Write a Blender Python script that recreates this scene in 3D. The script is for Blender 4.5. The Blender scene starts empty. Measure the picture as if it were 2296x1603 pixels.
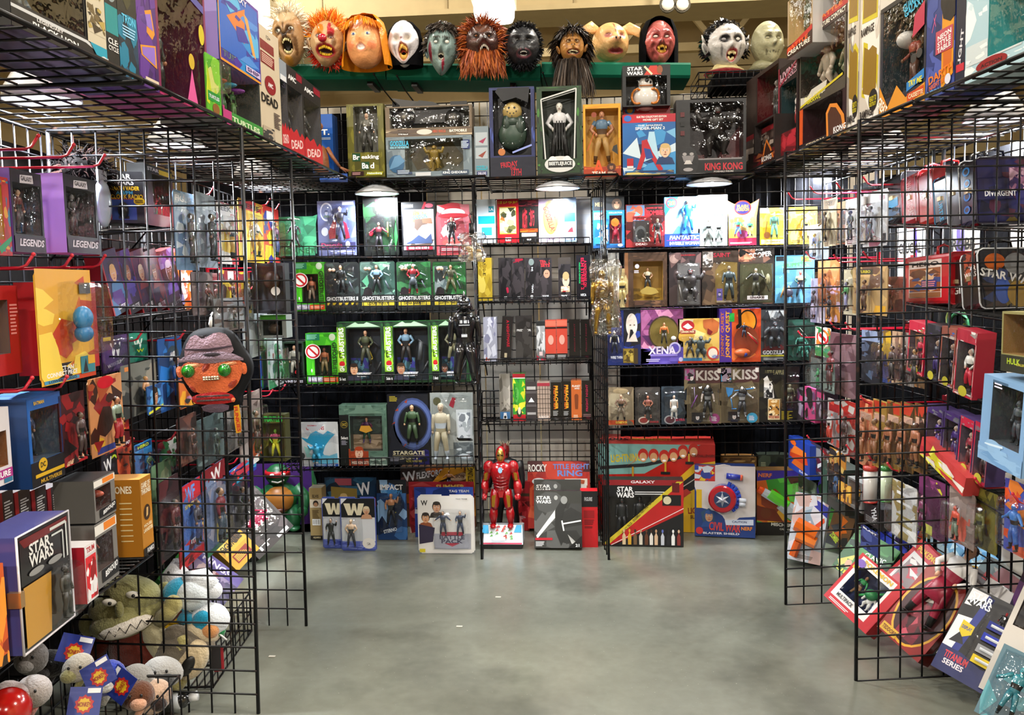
import bpy, math, random
import numpy as np
from mathutils import Vector, Matrix

SC = bpy.context.scene
COL = SC.collection
IN = 0.0254
PW, PH, FOC = 2296, 1603, 1950.0
RND = random.Random(7)

# ------------------------------------------------------------------ camera
def cam_axes():
 p, y, r = math.radians(4.98), math.radians(-4.447), math.radians(-1.173)
 f = Vector((math.sin(y) * math.cos(p), math.cos(y) * math.cos(p), -math.sin(p)))
 r0 = Vector((math.cos(y), -math.sin(y), 0)); u0 = r0.cross(f)
 return math.cos(r) * r0 + math.sin(r) * u0, -math.sin(r) * r0 + math.cos(r) * u0, f
CR, CU, CF = cam_axes()
CAM = Vector((0, 0, 53.5 * IN))
cd = bpy.data.cameras.new('camera'); co = bpy.data.objects.new('camera', cd); COL.objects.link(co)
cd.sensor_width = 36; cd.lens = 36 * FOC / PW; cd.clip_start = .02
co.matrix_world = Matrix(((CR.x, CU.x, -CF.x, CAM.x), (CR.y, CU.y, -CF.y, CAM.y), (CR.z, CU.z, -CF.z, CAM.z), (0, 0, 0, 1)))
SC.camera = co

# ------------------------------------------------------------------ light and exposure
SC.view_settings.view_transform = 'Standard'; SC.view_settings.look = 'None'
SC.view_settings.gamma = 1; SC.view_settings.use_curve_mapping = False
SC.view_settings.exposure = 0.0
wd = bpy.data.worlds.new('hall_air'); SC.world = wd; wd.use_nodes = True
wd.node_tree.nodes['Background'].inputs[0].default_value = (1.0, .86, .66, 1)
wd.node_tree.nodes['Background'].inputs[1].default_value = 0.06
def area_light(x, y, z, sx, sy, watts, col, name):
 l = bpy.data.lights.new(name, 'AREA'); l.shape = 'RECTANGLE'; l.size = sx; l.size_y = sy; l.energy = watts; l.color = col
 o = bpy.data.objects.new(name, l); COL.objects.link(o); o.location = (x, y, z); return o
for (x, y, w) in ((-2.6, -6, 680), (2.6, -6, 680), (-4.2, 1.2, 330), (4.2, 1.2, 330), (0, -.6, 90), (-.2, 2.4, 80), (1.8, 5.4, 250), (-2.6, 5.4, 250), (-.6, 9.2, 160)):  # unseen lights; rear and side pairs added to brighten fronts and top shelves
 area_light(x, y, 4.9, .5, .5, w, (1, .93, .82), 'hall_fill_light')

# ------------------------------------------------------------------ geometry of the place from the picture
def ray(px, py):
 return CF + CR * ((px - PW / 2) / FOC) - CU * ((py - PH / 2) / FOC)
def at_z(px, py, z):
 d = ray(px, py); return CAM + d * ((z - CAM.z) / d.z)
class PL:
 """A standing plane: a point on it, its normal towards the viewer; a runs along it to the viewer's right."""
 def __init__(s, o, n):
  s.n = Vector((n[0], n[1], 0)).normalized(); s.o = Vector((o[0], o[1], 0)); s.u = Vector((-s.n.y, s.n.x, 0))
  s.rz = math.atan2(s.u.y, s.u.x)
 def off(s, d):
  return PL(s.o + s.n * d, s.n)
 def hit(s, px, py):
  d = ray(px, py); t = (s.o - CAM).dot(s.n) / d.dot(s.n); p = CAM + d * t
  return (p - s.o).dot(s.u), p.z
 def pt(s, a, z=0, out=0):
  p = s.o + s.u * a + s.n * out; return Vector((p.x, p.y, z))
def back(y):
 return PL((0, y * IN), (0, -1))
LN, RN = (.995, .098), (-.995, -.098)
LWALL = PL((-65 * IN, 102.4 * IN), LN)        # left side grid
RWALL = PL((60 * IN, 116 * IN), RN)           # right side grid

# ------------------------------------------------------------------ colours and materials
_lc = {}
def lin(h):
 if isinstance(h, tuple): return h
 v = _lc.get(h)
 if v is None:
  s = h if len(h) == 6 else ''.join(c * 2 for c in h)
  v = tuple((lambda c: c / 12.92 if c <= .04045 else ((c + .055) / 1.055) ** 2.4)(int(s[i:i + 2], 16) / 255) for i in (0, 2, 4)) + (1.,)
  _lc[h] = v
 return v
def nmat(name):
 m = bpy.data.materials.new(name); m.use_nodes = True; t = m.node_tree
 return m, t, t.nodes['Principled BSDF'], t.nodes, t.links
def col_mat(name, rough, spec=.5, coat=0, noise=0, bump=0, bscale=200, metal=0, vary=.08, sheen=0):
 m, t, b, N, L = nmat(name)
 a = N.new('ShaderNodeAttribute'); a.attribute_name = 'Col'
 tc = N.new('ShaderNodeTexCoord')
 n = N.new('ShaderNodeTexNoise'); n.inputs['Scale'].default_value = 9; n.inputs['Detail'].default_value = 4
 L.new(tc.outputs['Object'], n.inputs['Vector'])
 mr = N.new('ShaderNodeMapRange'); mr.inputs[3].default_value = 1 - vary; mr.inputs[4].default_value = 1 + vary
 L.new(n.outputs[0], mr.inputs[0])
 mx = N.new('ShaderNodeMix'); mx.data_type = 'RGBA'; mx.blend_type = 'MULTIPLY'; mx.inputs[0].default_value = 1
 L.new(a.outputs['Color'], mx.inputs[6]); L.new(mr.outputs[0], mx.inputs[7]); L.new(mx.outputs[2], b.inputs['Base Color'])
 b.inputs['Roughness'].default_value = rough; b.inputs['Specular IOR Level'].default_value = spec
 b.inputs['Coat Weight'].default_value = coat; b.inputs['Coat Roughness'].default_value = .08; b.inputs['Metallic'].default_value = metal
 if sheen: b.inputs['Sheen Weight'].default_value = sheen
 if bump:
  n2 = N.new('ShaderNodeTexNoise'); n2.inputs['Scale'].default_value = bscale; n2.inputs['Detail'].default_value = 3
  L.new(tc.outputs['Object'], n2.inputs['Vector'])
  bp = N.new('ShaderNodeBump'); bp.inputs['Strength'].default_value = bump; bp.inputs['Distance'].default_value = .01
  L.new(n2.outputs[0], bp.inputs['Height']); L.new(bp.outputs[0], b.inputs['Normal'])
 return m
M = {}
M['card'] = col_mat('printed_cardboard', .38, .5, bump=.12, bscale=14, vary=.05)
M['gloss'] = col_mat('glossy_tin', .22, .6, coat=.6, vary=.05)
M['toy'] = col_mat('toy_plastic', .38, .5, vary=.1)
M['shiny'] = col_mat('shiny_toy_plastic', .18, .6, coat=.5, vary=.05)
M['rubber'] = col_mat('latex_rubber', .42, .5, bump=.45, bscale=45, vary=.16)
M['plush'] = col_mat('plush_fabric', .95, .1, bump=.5, bscale=180, vary=.12, sheen=.4)
M['hair'] = col_mat('fake_hair', .5, .3, vary=.25)
M['cloth'] = col_mat('black_cloth', .95, .05, bump=.3, bscale=30, vary=.3)
M['wall'] = col_mat('painted_wall', .7, .2, bump=.1, bscale=8, vary=.08)
M['steel'] = col_mat('hall_steel', .55, .3, vary=.12)
M['red'] = col_mat('red_coated_wire', .3, .5, coat=.3, vary=.05)
M['gold'] = col_mat('gold_plastic', .22, .6, metal=.75, vary=.1)

def black_wire():
 m, t, b, N, L = nmat('black_coated_wire')
 tc = N.new('ShaderNodeTexCoord'); n = N.new('ShaderNodeTexNoise'); n.inputs['Scale'].default_value = 30; n.inputs['Detail'].default_value = 5
 L.new(tc.outputs['Object'], n.inputs['Vector'])
 r = N.new('ShaderNodeValToRGB'); r.color_ramp.elements[0].position = .56; r.color_ramp.elements[0].color = (.006, .006, .007, 1)
 r.color_ramp.elements[1].position = .75; r.color_ramp.elements[1].color = (.045, .02, .012, 1)
 L.new(n.outputs[0], r.inputs[0]); L.new(r.outputs[0], b.inputs['Base Color'])
 b.inputs['Roughness'].default_value = .34; b.inputs['Specular IOR Level'].default_value = .22
 return m
M['wire'] = black_wire()
def clear(name, tint, gl, bump, rough=.06):
 m = bpy.data.materials.new(name); m.use_nodes = True; t = m.node_tree; N, L = t.nodes, t.links
 N.remove(N['Principled BSDF']); out = N['Material Output']
 tr = N.new('ShaderNodeBsdfTransparent'); tr.inputs[0].default_value = tint + (1,)
 g = N.new('ShaderNodeBsdfGlossy'); g.inputs['Roughness'].default_value = rough
 lw = N.new('ShaderNodeLayerWeight'); lw.inputs[0].default_value = .35
 tc = N.new('ShaderNodeTexCoord'); n = N.new('ShaderNodeTexNoise'); n.inputs['Scale'].default_value = 16; n.inputs['Detail'].default_value = 3
 L.new(tc.outputs['Object'], n.inputs['Vector'])
 bp = N.new('ShaderNodeBump'); bp.inputs['Strength'].default_value = bump; bp.inputs['Distance'].default_value = .03
 L.new(n.outputs[0], bp.inputs['Height']); L.new(bp.outputs[0], g.inputs['Normal']); L.new(bp.outputs[0], lw.inputs['Normal'])
 mr = N.new('ShaderNodeMapRange'); mr.inputs[3].default_value = gl; mr.inputs[4].default_value = min(1, gl * 4 + .1)
 L.new(lw.outputs['Facing'], mr.inputs[0])
 mix = N.new('ShaderNodeMixShader'); L.new(mr.outputs[0], mix.inputs[0]); L.new(tr.outputs[0], mix.inputs[1]); L.new(g.outputs[0], mix.inputs[2])
 L.new(mix.outputs[0], out.inputs['Surface'])
 return m
M['clear'] = clear('clear_plastic_film', (.97, .97, .98), .035, .2)
M['blister'] = clear('clear_blister_plastic', (.95, .96, .97), .06, .5)
M['bag'] = clear('clear_bag_film', (.9, .9, .9), .22, 1.0, .12)
def emit(name, col, s):
 m = bpy.data.materials.new(name); m.use_nodes = True; t = m.node_tree; t.nodes.remove(t.nodes['Principled BSDF'])
 e = t.nodes.new('ShaderNodeEmission'); e.inputs[0].default_value = col + (1,); e.inputs[1].default_value = s
 t.links.new(e.outputs[0], t.nodes['Material Output'].inputs['Surface']); return m
M['bulb'] = emit('white_bulb', (.93, .97, 1), 60)
M['hall_lamp'] = emit('warm_lamp_lens', (1, .95, .85), 7)
def floor_mat():
 m, t, b, N, L = nmat('polished_concrete')
 tc = N.new('ShaderNodeTexCoord')
 def noise(sc, det, rough=.55, vec=None):
  n = N.new('ShaderNodeTexNoise'); n.inputs['Scale'].default_value = sc; n.inputs['Detail'].default_value = det; n.inputs['Roughness'].default_value = rough
  L.new(vec or tc.outputs['Object'], n.inputs['Vector']); return n
 n1 = noise(1.1, 5, .6); n2 = noise(26, 6); n3 = noise(140, 2)
 r = N.new('ShaderNodeValToRGB'); e = r.color_ramp.elements
 e[0].position = .3; e[0].color = lin('4b4c44'); e[1].position = .72; e[1].color = lin('5b5c52')
 k = r.color_ramp.elements.new(.5); k.color = lin('6d6e63')
 L.new(n1.outputs[0], r.inputs[0])
 mr = N.new('ShaderNodeMapRange'); mr.inputs[3].default_value = .86; mr.inputs[4].default_value = 1.12; L.new(n2.outputs[0], mr.inputs[0])
 mx = N.new('ShaderNodeMix'); mx.data_type = 'RGBA'; mx.blend_type = 'MULTIPLY'; mx.inputs[0].default_value = 1
 L.new(r.outputs[0], mx.inputs[6]); L.new(mr.outputs[0], mx.inputs[7])
 r3 = N.new('ShaderNodeValToRGB'); r3.color_ramp.elements[0].position = .72; r3.color_ramp.elements[1].position = .78
 L.new(n3.outputs[0], r3.inputs[0])
 mx2 = N.new('ShaderNodeMix'); mx2.data_type = 'RGBA'; mx2.inputs[7].default_value = lin('a9a899')
 L.new(r3.outputs[0], mx2.inputs[0]); L.new(mx.outputs[2], mx2.inputs[6]); L.new(mx2.outputs[2], b.inputs['Base Color'])
 rr = N.new('ShaderNodeMapRange'); rr.inputs[3].default_value = .16; rr.inputs[4].default_value = .34; L.new(n1.outputs[0], rr.inputs[0]); L.new(rr.outputs[0], b.inputs['Roughness'])
 b.inputs['Specular IOR Level'].default_value = .5
 bp = N.new('ShaderNodeBump'); bp.inputs['Strength'].default_value = .04; L.new(n2.outputs[0], bp.inputs['Height']); L.new(bp.outputs[0], b.inputs['Normal'])
 return m
M['floor'] = floor_mat()

# ------------------------------------------------------------------ mesh builder
class MB:
 def __init__(s):
  s.v = []; s.f = []; s.c = []
 def face(s, pts, col):
  n = len(s.v); s.v += [tuple(p) for p in pts]; s.f.append(tuple(range(n, n + len(pts)))); s.c.append(lin(col))
 def raw(s, vs, fs, col, cols=None):
  n = len(s.v); s.v += [tuple(p) for p in vs]
  for i, f in enumerate(fs):
   s.f.append(tuple(k + n for k in f)); s.c.append(lin(cols[i] if cols else col))
 def box(s, x0, x1, y0, y1, z0, z1, col, front=None, top=None, side=None):
  p = [(x0, y0, z0), (x1, y0, z0), (x1, y1, z0), (x0, y1, z0), (x0, y0, z1), (x1, y0, z1), (x1, y1, z1), (x0, y1, z1)]
  fs = [(0, 1, 5, 4), (1, 2, 6, 5), (2, 3, 7, 6), (3, 0, 4, 7), (4, 5, 6, 7), (3, 2, 1, 0)]
  s.raw(p, fs, col, [front or col, side or col, col, side or col, top or col, col])
 def rect(s, x0, z0, x1, z1, y, col):
  s.face([(x0, y, z0), (x1, y, z0), (x1, y, z1), (x0, y, z1)], col)
 def tube(s, pts, rad, col, n=6, cap=True, flat=1.0, cols=None):
  pts = [Vector(p) for p in pts]; k = len(pts); base = len(s.v)
  if not isinstance(rad, (list, tuple)): rad = [rad] * k
  for i, p in enumerate(pts):
   d = (pts[min(i + 1, k - 1)] - pts[max(i - 1, 0)])
   d = d.normalized() if d.length > 1e-9 else Vector((0, 0, 1))
   ref = Vector((0, 1, 0)) if abs(d.y) < .9 else Vector((1, 0, 0))
   a = d.cross(ref).normalized(); b = a.cross(d)
   for j in range(n):
    t = 2 * math.pi * (j + .5) / n
    s.v.append(tuple(p + a * (math.cos(t) * rad[i]) + b * (math.sin(t) * rad[i] * flat)))
  for i in range(k - 1):
   for j in range(n):
    s.f.append((base + i * n + j, base + i * n + (j + 1) % n, base + (i + 1) * n + (j + 1) % n, base + (i + 1) * n + j)); s.c.append(lin(cols[i] if cols else col))
  if cap:
   s.f.append(tuple(base + j for j in range(n))[::-1]); s.c.append(lin(cols[0] if cols else col))
   s.f.append(tuple(base + (k - 1) * n + j for j in range(n))); s.c.append(lin(cols[-1] if cols else col))
 def ell(s, c, r, col, nu=10, nv=7, rot=None, cut=None):
  base = len(s.v); rows = []
  for i in range(nv + 1):
   th = math.pi * i / nv
   for j in range(nu):
    ph = 2 * math.pi * j / nu
    p = Vector((r[0] * math.sin(th) * math.cos(ph), r[1] * math.sin(th) * math.sin(ph), r[2] * math.cos(th)))
    if rot is not None: p = rot @ p
    s.v.append((c[0] + p.x, c[1] + p.y, c[2] + p.z))
  for i in range(nv):
   for j in range(nu):
    q = (base + i * nu + j, base + (i + 1) * nu + j, base + (i + 1) * nu + (j + 1) % nu, base + i * nu + (j + 1) % nu)
    s.f.append(q); s.c.append(lin(col))
 def prism(s, poly, y0, y1, col, side=None):
  n = len(poly)
  s.face([(x, y0, z) for x, z in poly], col); s.face([(x, y1, z) for x, z in poly[::-1]], side or col)
  for i in range(n):
   a, b = poly[i], poly[(i + 1) % n]
   s.face([(a[0], y0, a[1]), (a[0], y1, a[1]), (b[0], y1, b[1]), (b[0], y0, b[1])], side or col)
 def mesh(s, name, m, smooth=False, merge=False):
  me = bpy.data.meshes.new(name); me.from_pydata(s.v, [], s.f)
  a = me.attributes.new('Col', 'FLOAT_COLOR', 'FACE'); a.data.foreach_set('color', np.array(s.c, dtype=np.float32).ravel())
  me.materials.append(M[m] if isinstance(m, str) else m)
  if smooth: me.polygons.foreach_set('use_smooth', [True] * len(me.polygons))
  return me
 def build(s, name, m, parent=None, smooth=False, label=None, kind=None):
  if not s.f: return None
  return link(name, s.mesh(name, m, smooth), parent, label, kind)
def link(name, me, parent=None, label=None, kind=None):
 o = bpy.data.objects.new(name, me); COL.objects.link(o)
 if parent: o.parent = parent
 if label: o['label'] = label
 if kind: o['kind'] = kind
 return o
def thing(name, label, cat, loc=(0, 0, 0), rot=(0, 0, 0), group=None):
 o = bpy.data.objects.new(name, None); o.empty_display_size = .05; COL.objects.link(o); o.location = loc; o.rotation_euler = rot
 return tag(o, label, cat, group)
def tag(o, label, cat, group=None):
 o['label'] = label; o['category'] = cat
 if group: o['group'] = group
 return o
def struct(o):
 o['kind'] = 'structure'; return o

# ------------------------------------------------------------------ lettering
_tx = {}
def text_shape(txt, bold, shear):
 k = (txt, bold, shear)
 if k not in _tx:
  cu = bpy.data.curves.new('t', 'FONT'); cu.body = txt; cu.size = 1; cu.resolution_u = 2; cu.fill_mode = 'FRONT'; cu.offset = .028 if bold else .006
  cu.shear = shear; cu.space_line = .8; cu.align_x = 'CENTER'
  ob = bpy.data.objects.new('t', cu); me = bpy.data.meshes.new_from_object(ob)
  vs = [(v.co.x, v.co.y) for v in me.vertices]; fs = [tuple(p.vertices) for p in me.polygons]
  bpy.data.objects.remove(ob); bpy.data.meshes.remove(me); bpy.data.curves.remove(cu)
  if vs:
   x0, x1 = min(v[0] for v in vs), max(v[0] for v in vs); y0, y1 = min(v[1] for v in vs), max(v[1] for v in vs)
   vs = [((x - (x0 + x1) / 2) / max(x1 - x0, .01), (y - (y0 + y1) / 2) / max(y1 - y0, .01)) for x, y in vs]
  _tx[k] = (vs, fs)
 return _tx[k]
def put_text(mb, txt, cx, cz, w, h, y, col, rot=0, bold=True, shear=0.0):
 """Lettering that fills w x h, centred on (cx, cz), turned by rot degrees, on the plane y facing -Y."""
 vs, fs = text_shape(txt.replace('|', '\n'), bold, shear); c, s = math.cos(math.radians(rot)), math.sin(math.radians(rot))
 mb.raw([(cx + x * w * c - z * h * s, y, cz + x * w * s + z * h * c) for x, z in vs], fs, col)

# ------------------------------------------------------------------ toy figures
def toy(mb, x, y, z, h, skin='c99', hair='322', top='356', legs='223', boots=None, pose=0, bulk=1.0, sleeve=None, face=True, nseg=7, skirt=False):
 """A jointed toy person of height h, feet at (x, y, z), facing -Y."""
 boots = boots or '111'; sleeve = sleeve or top; k = h; b = bulk
 def V(dx, dy, dz): return (x + dx * k, y + dy * k, z + dz * k)
 sp = {0: .05, 1: .06, 2: .05, 3: .11, 4: .07, 5: .04}[pose]
 for sd in (-1, 1):
  fw = -.05 * sd if pose == 3 else -.01
  mb.tube([V(sd * .048, 0, .49), V(sd * (.055 + sp * .3), fw * .6 - .012, .36), V(sd * (.06 + sp * .55), fw * .8 - .018, .27), V(sd * (.062 + sp * .8), fw * .5, .16), V(sd * (.062 + sp), 0, .05)],
    [.062 * b * k, .06 * b * k, .047 * b * k, .044 * b * k, .032 * b * k], legs, nseg, cols=[legs, legs, legs, boots, boots])
  mb.ell(V(sd * (.066 + sp), -.03, .022), (.03 * k, .062 * k, .024 * k), boots, 8, 5)
  sh = V(sd * .115 * b, .005, .80)
  if pose == 0: el, wr = V(sd * (.165 * b), .0, .655), V(sd * .185 * b, -.03, .53)
  elif pose == 1 and sd > 0: el, wr = V(sd * .2 * b, -.02, .74), V(sd * .235 * b, -.06, .89)
  elif pose == 1: el, wr = V(sd * .18, .0, .66), V(sd * .15, -.09, .58)
  elif pose == 2: el, wr = V(sd * .23 * b, -.01, .70), V(sd * .32 * b, -.04, .64)
  elif pose == 3: el, wr = V(sd * .2 * b, -.03 * sd, .68), V(sd * .24 * b, -.08, .58)
  elif pose == 4: el, wr = V(sd * .21 * b, .0, .66), V(sd * .12 * b, -.05, .56)
  else: el, wr = V(sd * .14 * b, .0, .65), V(sd * .145 * b, -.02, .51)
  mb.tube([sh, [(sh[i] + el[i]) / 2 for i in range(3)], el, [(el[i] + wr[i]) / 2 for i in range(3)], wr], [.042 * b * k, .04 * b * k, .033 * b * k, .031 * b * k, .024 * b * k], sleeve, nseg, cols=[top, sleeve, sleeve, sleeve, sleeve])
  d = Vector(wr) - Vector(el); d.normalize()
  mb.ell(Vector(wr) + d * .022 * k, (.024 * k, .03 * k, .034 * k), skin, 6, 5)
 mb.tube([V(0, 0, .45), V(0, 0, .50), V(0, 0, .56), V(0, -.008, .66), V(0, -.012, .75), V(0, 0, .815), V(0, 0, .84)], [.07 * b * k, .10 * b * k, .092 * b * k, .108 * b * k, .128 * b * k, .1 * b * k, .045 * k], top, 10, flat=.62, cols=[legs, legs, boots if not skirt else legs, top, top, top])
 if skirt: mb.tube([V(0, 0, .56), V(0, 0, .45), V(0, 0, .30)], [.09 * k, .125 * k, .155 * k], legs, 10, flat=.7)
 mb.tube([V(0, 0, .82), V(0, -.005, .87)], [.036 * k, .034 * k], skin, 7)
 mb.ell(V(0, -.008, .925), (.052 * k, .06 * k, .072 * k), skin, 10, 8)
 if hair: mb.ell(V(0, .016, .945), (.058 * k, .058 * k, .062 * k), hair, 10, 7)
 if face:
  for sd in (-1, 1): mb.ell(V(sd * .021, -.062, .935), (.008 * k, .006 * k, .006 * k), '111', 6, 4)
  mb.ell(V(0, -.068, .915), (.009 * k, .012 * k, .015 * k), skin, 6, 4)
  mb.ell(V(0, -.06, .89), (.018 * k, .006 * k, .005 * k), '833', 6, 4)
def beast(mb, x, y, z, h, col, eye='c33', belly=None, tail=True, pose=0):
 """A stocky upright toy beast with long arms, bent hind legs, jaws and a tail."""
 k = h; belly = belly or col
 def V(a, b, c): return (x + a * k, y + b * k, z + c * k)
 for s in (-1, 1):
  mb.tube([V(s * .1, .02, .42), V(s * .16, -.06, .27), V(s * .14, .03, .13), V(s * .15, -.02, .03)], [.1 * k, .09 * k, .05 * k, .045 * k], col, 8)
  mb.ell(V(s * .155, -.07, .025), (.05 * k, .1 * k, .028 * k), col, 8, 5)
  if pose == 0: a = [V(s * .18, 0, .74), V(s * .33, -.02, .62), V(s * .36, -.08, .42)]
  else: a = [V(s * .18, 0, .74), V(s * .34, -.02, .72), V(s * .40, -.08, .86)]
  mb.tube(a, [.095 * k, .075 * k, .05 * k], col, 8); mb.ell(a[2], (.055 * k, .055 * k, .07 * k), belly, 7, 5)
 mb.tube([V(0, .02, .36), V(0, 0, .46), V(0, 0, .6), V(0, -.02, .72), V(0, -.02, .82)], [.12 * k, .16 * k, .18 * k, .22 * k, .12 * k], col, 10, flat=.7)
 mb.ell(V(0, -.04, .9), (.09 * k, .1 * k, .1 * k), col, 10, 8); mb.ell(V(0, -.13, .875), (.058 * k, .07 * k, .05 * k), belly, 8, 6)
 mb.ell(V(0, -.15, .845), (.045 * k, .05 * k, .02 * k), '411', 8, 5)
 for s in (-1, 1): mb.ell(V(s * .04, -.125, .93), (.015 * k, .01 * k, .01 * k), eye, 6, 4)
 if tail: mb.tube([V(0, .1, .36), V(.1, .2, .2), V(.28, .22, .06)], [.09 * k, .06 * k, .01 * k], col, 8)
# ------------------------------------------------------------------ printed fronts, windows and packages
def art(mb, x0, z0, x1, z1, y, seed, cols, n=16):
 """Loose printed artwork: overlapping shards and spots of the given inks, clipped to the panel."""
 r = random.Random(seed); w, h = x1 - x0, z1 - z0
 mb.rect(x0, z0, x1, z1, y, cols[0]); c = lambda v, a, b: max(a, min(b, v))
 for i in range(n):
  cx, cz = r.uniform(x0, x1), r.uniform(z0, z1); k = r.uniform(.12, .42); a0 = r.uniform(0, 6.28); m = r.choice((3, 4, 5, 7)); st = r.uniform(.25, 1)
  pts = [(c(cx + math.cos(a0 + 6.283 * j / m) * w * k * r.uniform(.5, 1), x0, x1), y - .00004 * (i + 1), c(cz + math.sin(a0 + 6.283 * j / m) * h * k * st * r.uniform(.5, 1), z0, z1)) for j in range(m)]
  mb.face(pts, r.choice(cols[1:] or cols))
def portrait(mb, cx, cz, r, y, skin, hair, col='333'):
 """A printed bust of an unnamed person."""
 def E(x, z, a, b, c, k):
  mb.face([(x + a * math.cos(t * math.pi / 8), y - k * .0001, z + b * math.sin(t * math.pi / 8)) for t in range(16)], c)
 mb.face([(cx - 1.5 * r, y, cz - 2 * r), (cx + 1.5 * r, y, cz - 2 * r), (cx + 1.1 * r, y, cz - 1.05 * r), (cx + .4 * r, y, cz - .8 * r), (cx - .4 * r, y, cz - .8 * r), (cx - 1.1 * r, y, cz - 1.05 * r)], col)
 E(cx, cz + .2 * r, .88 * r, 1.05 * r, hair, 1); E(cx, cz, .7 * r, .98 * r, skin, 2)
 E(cx, cz + .85 * r, .72 * r, .4 * r, hair, 3)
 for s in (-1, 1):
  E(cx + s * .28 * r, cz + .12 * r, .15 * r, .07 * r, 'fff', 3); E(cx + s * .28 * r, cz + .12 * r, .07 * r, .07 * r, '211', 4); E(cx + s * .28 * r, cz + .3 * r, .2 * r, .045 * r, hair, 3)
 E(cx + .04 * r, cz - .15 * r, .1 * r, .18 * r, 'b86f50', 3); E(cx, cz - .5 * r, .26 * r, .07 * r, '8e3a33', 3)
def deco(spec, w, h, y, mb, tx, tm, wins, depth, extra):
 """Reads a front's print list (percent of width and height) into the artwork, lettering and toy meshes."""
 X = lambda p: (float(p) / 100 - .5) * w
 Z = lambda p: float(p) / 100 * h
 k = 0; seen_toy = False
 cmds = [(c[0], c[1:].split(',')) for c in filter(None, (c.strip() for c in spec.split(';')))]
 ws = [tuple(float(v) for v in a[:4]) for o, a in cmds if o == 'W']
 def inside(x0, z0, x1, z1): return any(q[0] - .1 <= x0 and q[1] - .1 <= z0 and x1 <= q[2] + .1 and z1 <= q[3] + .1 for q in ws)
 def cells(x0, z0, x1, z1):
  hit = [q for q in ws if q[0] < x1 and x0 < q[2] and q[1] < z1 and z0 < q[3]]
  if not hit: yield x0, z0, x1, z1; return
  xs = sorted({x0, x1} | {min(max(v, x0), x1) for q in hit for v in (q[0], q[2])}); zs = sorted({z0, z1} | {min(max(v, z0), z1) for q in hit for v in (q[1], q[3])})
  for i in range(len(xs) - 1):
   for j in range(len(zs) - 1):
    cx, cz = (xs[i] + xs[i + 1]) / 2, (zs[j] + zs[j + 1]) / 2
    if not any(q[0] < cx < q[2] and q[1] < cz < q[3] for q in hit): yield xs[i], zs[j], xs[i + 1], zs[j + 1]
 for o, a in cmds:
  k += 1; yy = y - .0003 - .0003 * k; deep = depth * .84 - .0003 * k
  if o in 'FGO': seen_toy = True
  if o in 'RN':
   q = tuple(float(v) for v in a[:4])
   if inside(*q) and not seen_toy: lst, yy = [q], deep
   else: lst = list(cells(*q))
   for c in lst:
    if o == 'R': mb.rect(X(c[0]), Z(c[1]), X(c[2]), Z(c[3]), yy, a[4])
    else: art(mb, X(c[0]), Z(c[1]), X(c[2]), Z(c[3]), yy, int(a[4]), a[5:], 16 if len(lst) == 1 else 6)
   continue
  if ws:
   if o == 'E' and (not seen_toy or float(a[2]) * float(a[3]) > 150) and inside(float(a[0]) - float(a[2]), float(a[1]) - float(a[3]), float(a[0]) + float(a[2]), float(a[1]) + float(a[3])): yy = deep
   elif o == 'P':
    f = [float(v) for v in a[1:]]
    if (not seen_toy or (max(f[::2]) - min(f[::2])) * (max(f[1::2]) - min(f[1::2])) > 1200) and inside(min(f[::2]), min(f[1::2]), max(f[::2]), max(f[1::2])): yy = deep
  if o == 'R': pass
  elif o == 'E':
   cx, cz, rx, rz = X(a[0]), Z(a[1]), float(a[2]) / 100 * w, float(a[3]) / 100 * h
   mb.face([(cx + rx * math.cos(t * math.pi / 12), yy, cz + rz * math.sin(t * math.pi / 12)) for t in range(24)], a[4])
  elif o == 'P': mb.face([(X(a[i]), yy, Z(a[i + 1])) for i in range(1, len(a) - 1, 2)], a[0])
  elif o == 'L':
   p, q = Vector((X(a[1]), 0, Z(a[2]))), Vector((X(a[3]), 0, Z(a[4]))); d = (q - p).normalized(); nn = Vector((-d.z, 0, d.x)) * float(a[5]) / 200 * w
   mb.face([Vector((v.x, yy, v.z)) for v in (p - nn, q - nn, q + nn, p + nn)], a[0])
  elif o == 'H': portrait(mb, X(a[0]), Z(a[1]), float(a[2]) / 100 * w, yy, *a[3:6])
  elif o == 'T':
   rot = float(a[6]) if len(a) > 6 and a[6] else 0; kw_, kh_ = (h, w) if abs(rot) > 45 else (w, h)
   tx.append(MB()); put_text(tx[-1], a[5], X(a[0]), Z(a[1]), float(a[2]) / 100 * kw_, float(a[3]) / 100 * kh_, yy, a[4], rot, True, float(a[7]) if len(a) > 7 else 0)
  elif o == 'K':      # a block of small print: thin bars
   x0, z0, x1, z1 = X(a[0]), Z(a[1]), X(a[2]), Z(a[3]); n = max(2, int((z1 - z0) / .006)); n = min(n, 9); r = random.Random(k)
   for i in range(n):
    zc = z0 + (z1 - z0) * (i + .5) / n; mb.rect(x0, zc - (z1 - z0) / n * .25, x0 + (x1 - x0) * r.uniform(.6, 1), zc + (z1 - z0) / n * .25, yy, a[4])
  elif o == 'C':      # bar code
   x0, z0, x1, z1 = X(a[0]), Z(a[1]), X(a[2]), Z(a[3]); mb.rect(x0, z0, x1, z1, yy, 'eee')
   for i in range(10): mb.rect(x0 + (x1 - x0) * (i + .3) / 10.4, z0 + (z1 - z0) * .15, x0 + (x1 - x0) * (i + .3 + (.2, .5, .35)[i % 3]) / 10.4, z1 - (z1 - z0) * .1, yy - .0002, '111')
  elif o in 'WB': wins.append((o, X(a[0]), Z(a[1]), X(a[2]), Z(a[3]), a[4] if len(a) > 4 else '222'))
  elif o == 'F':
   kw = {}
   if len(a) > 7 and a[7]: kw['pose'] = int(a[7])
   if len(a) > 8 and a[8]: kw['boots'] = a[8]
   if len(a) > 9 and a[9]: kw['sleeve'] = a[9]
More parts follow.
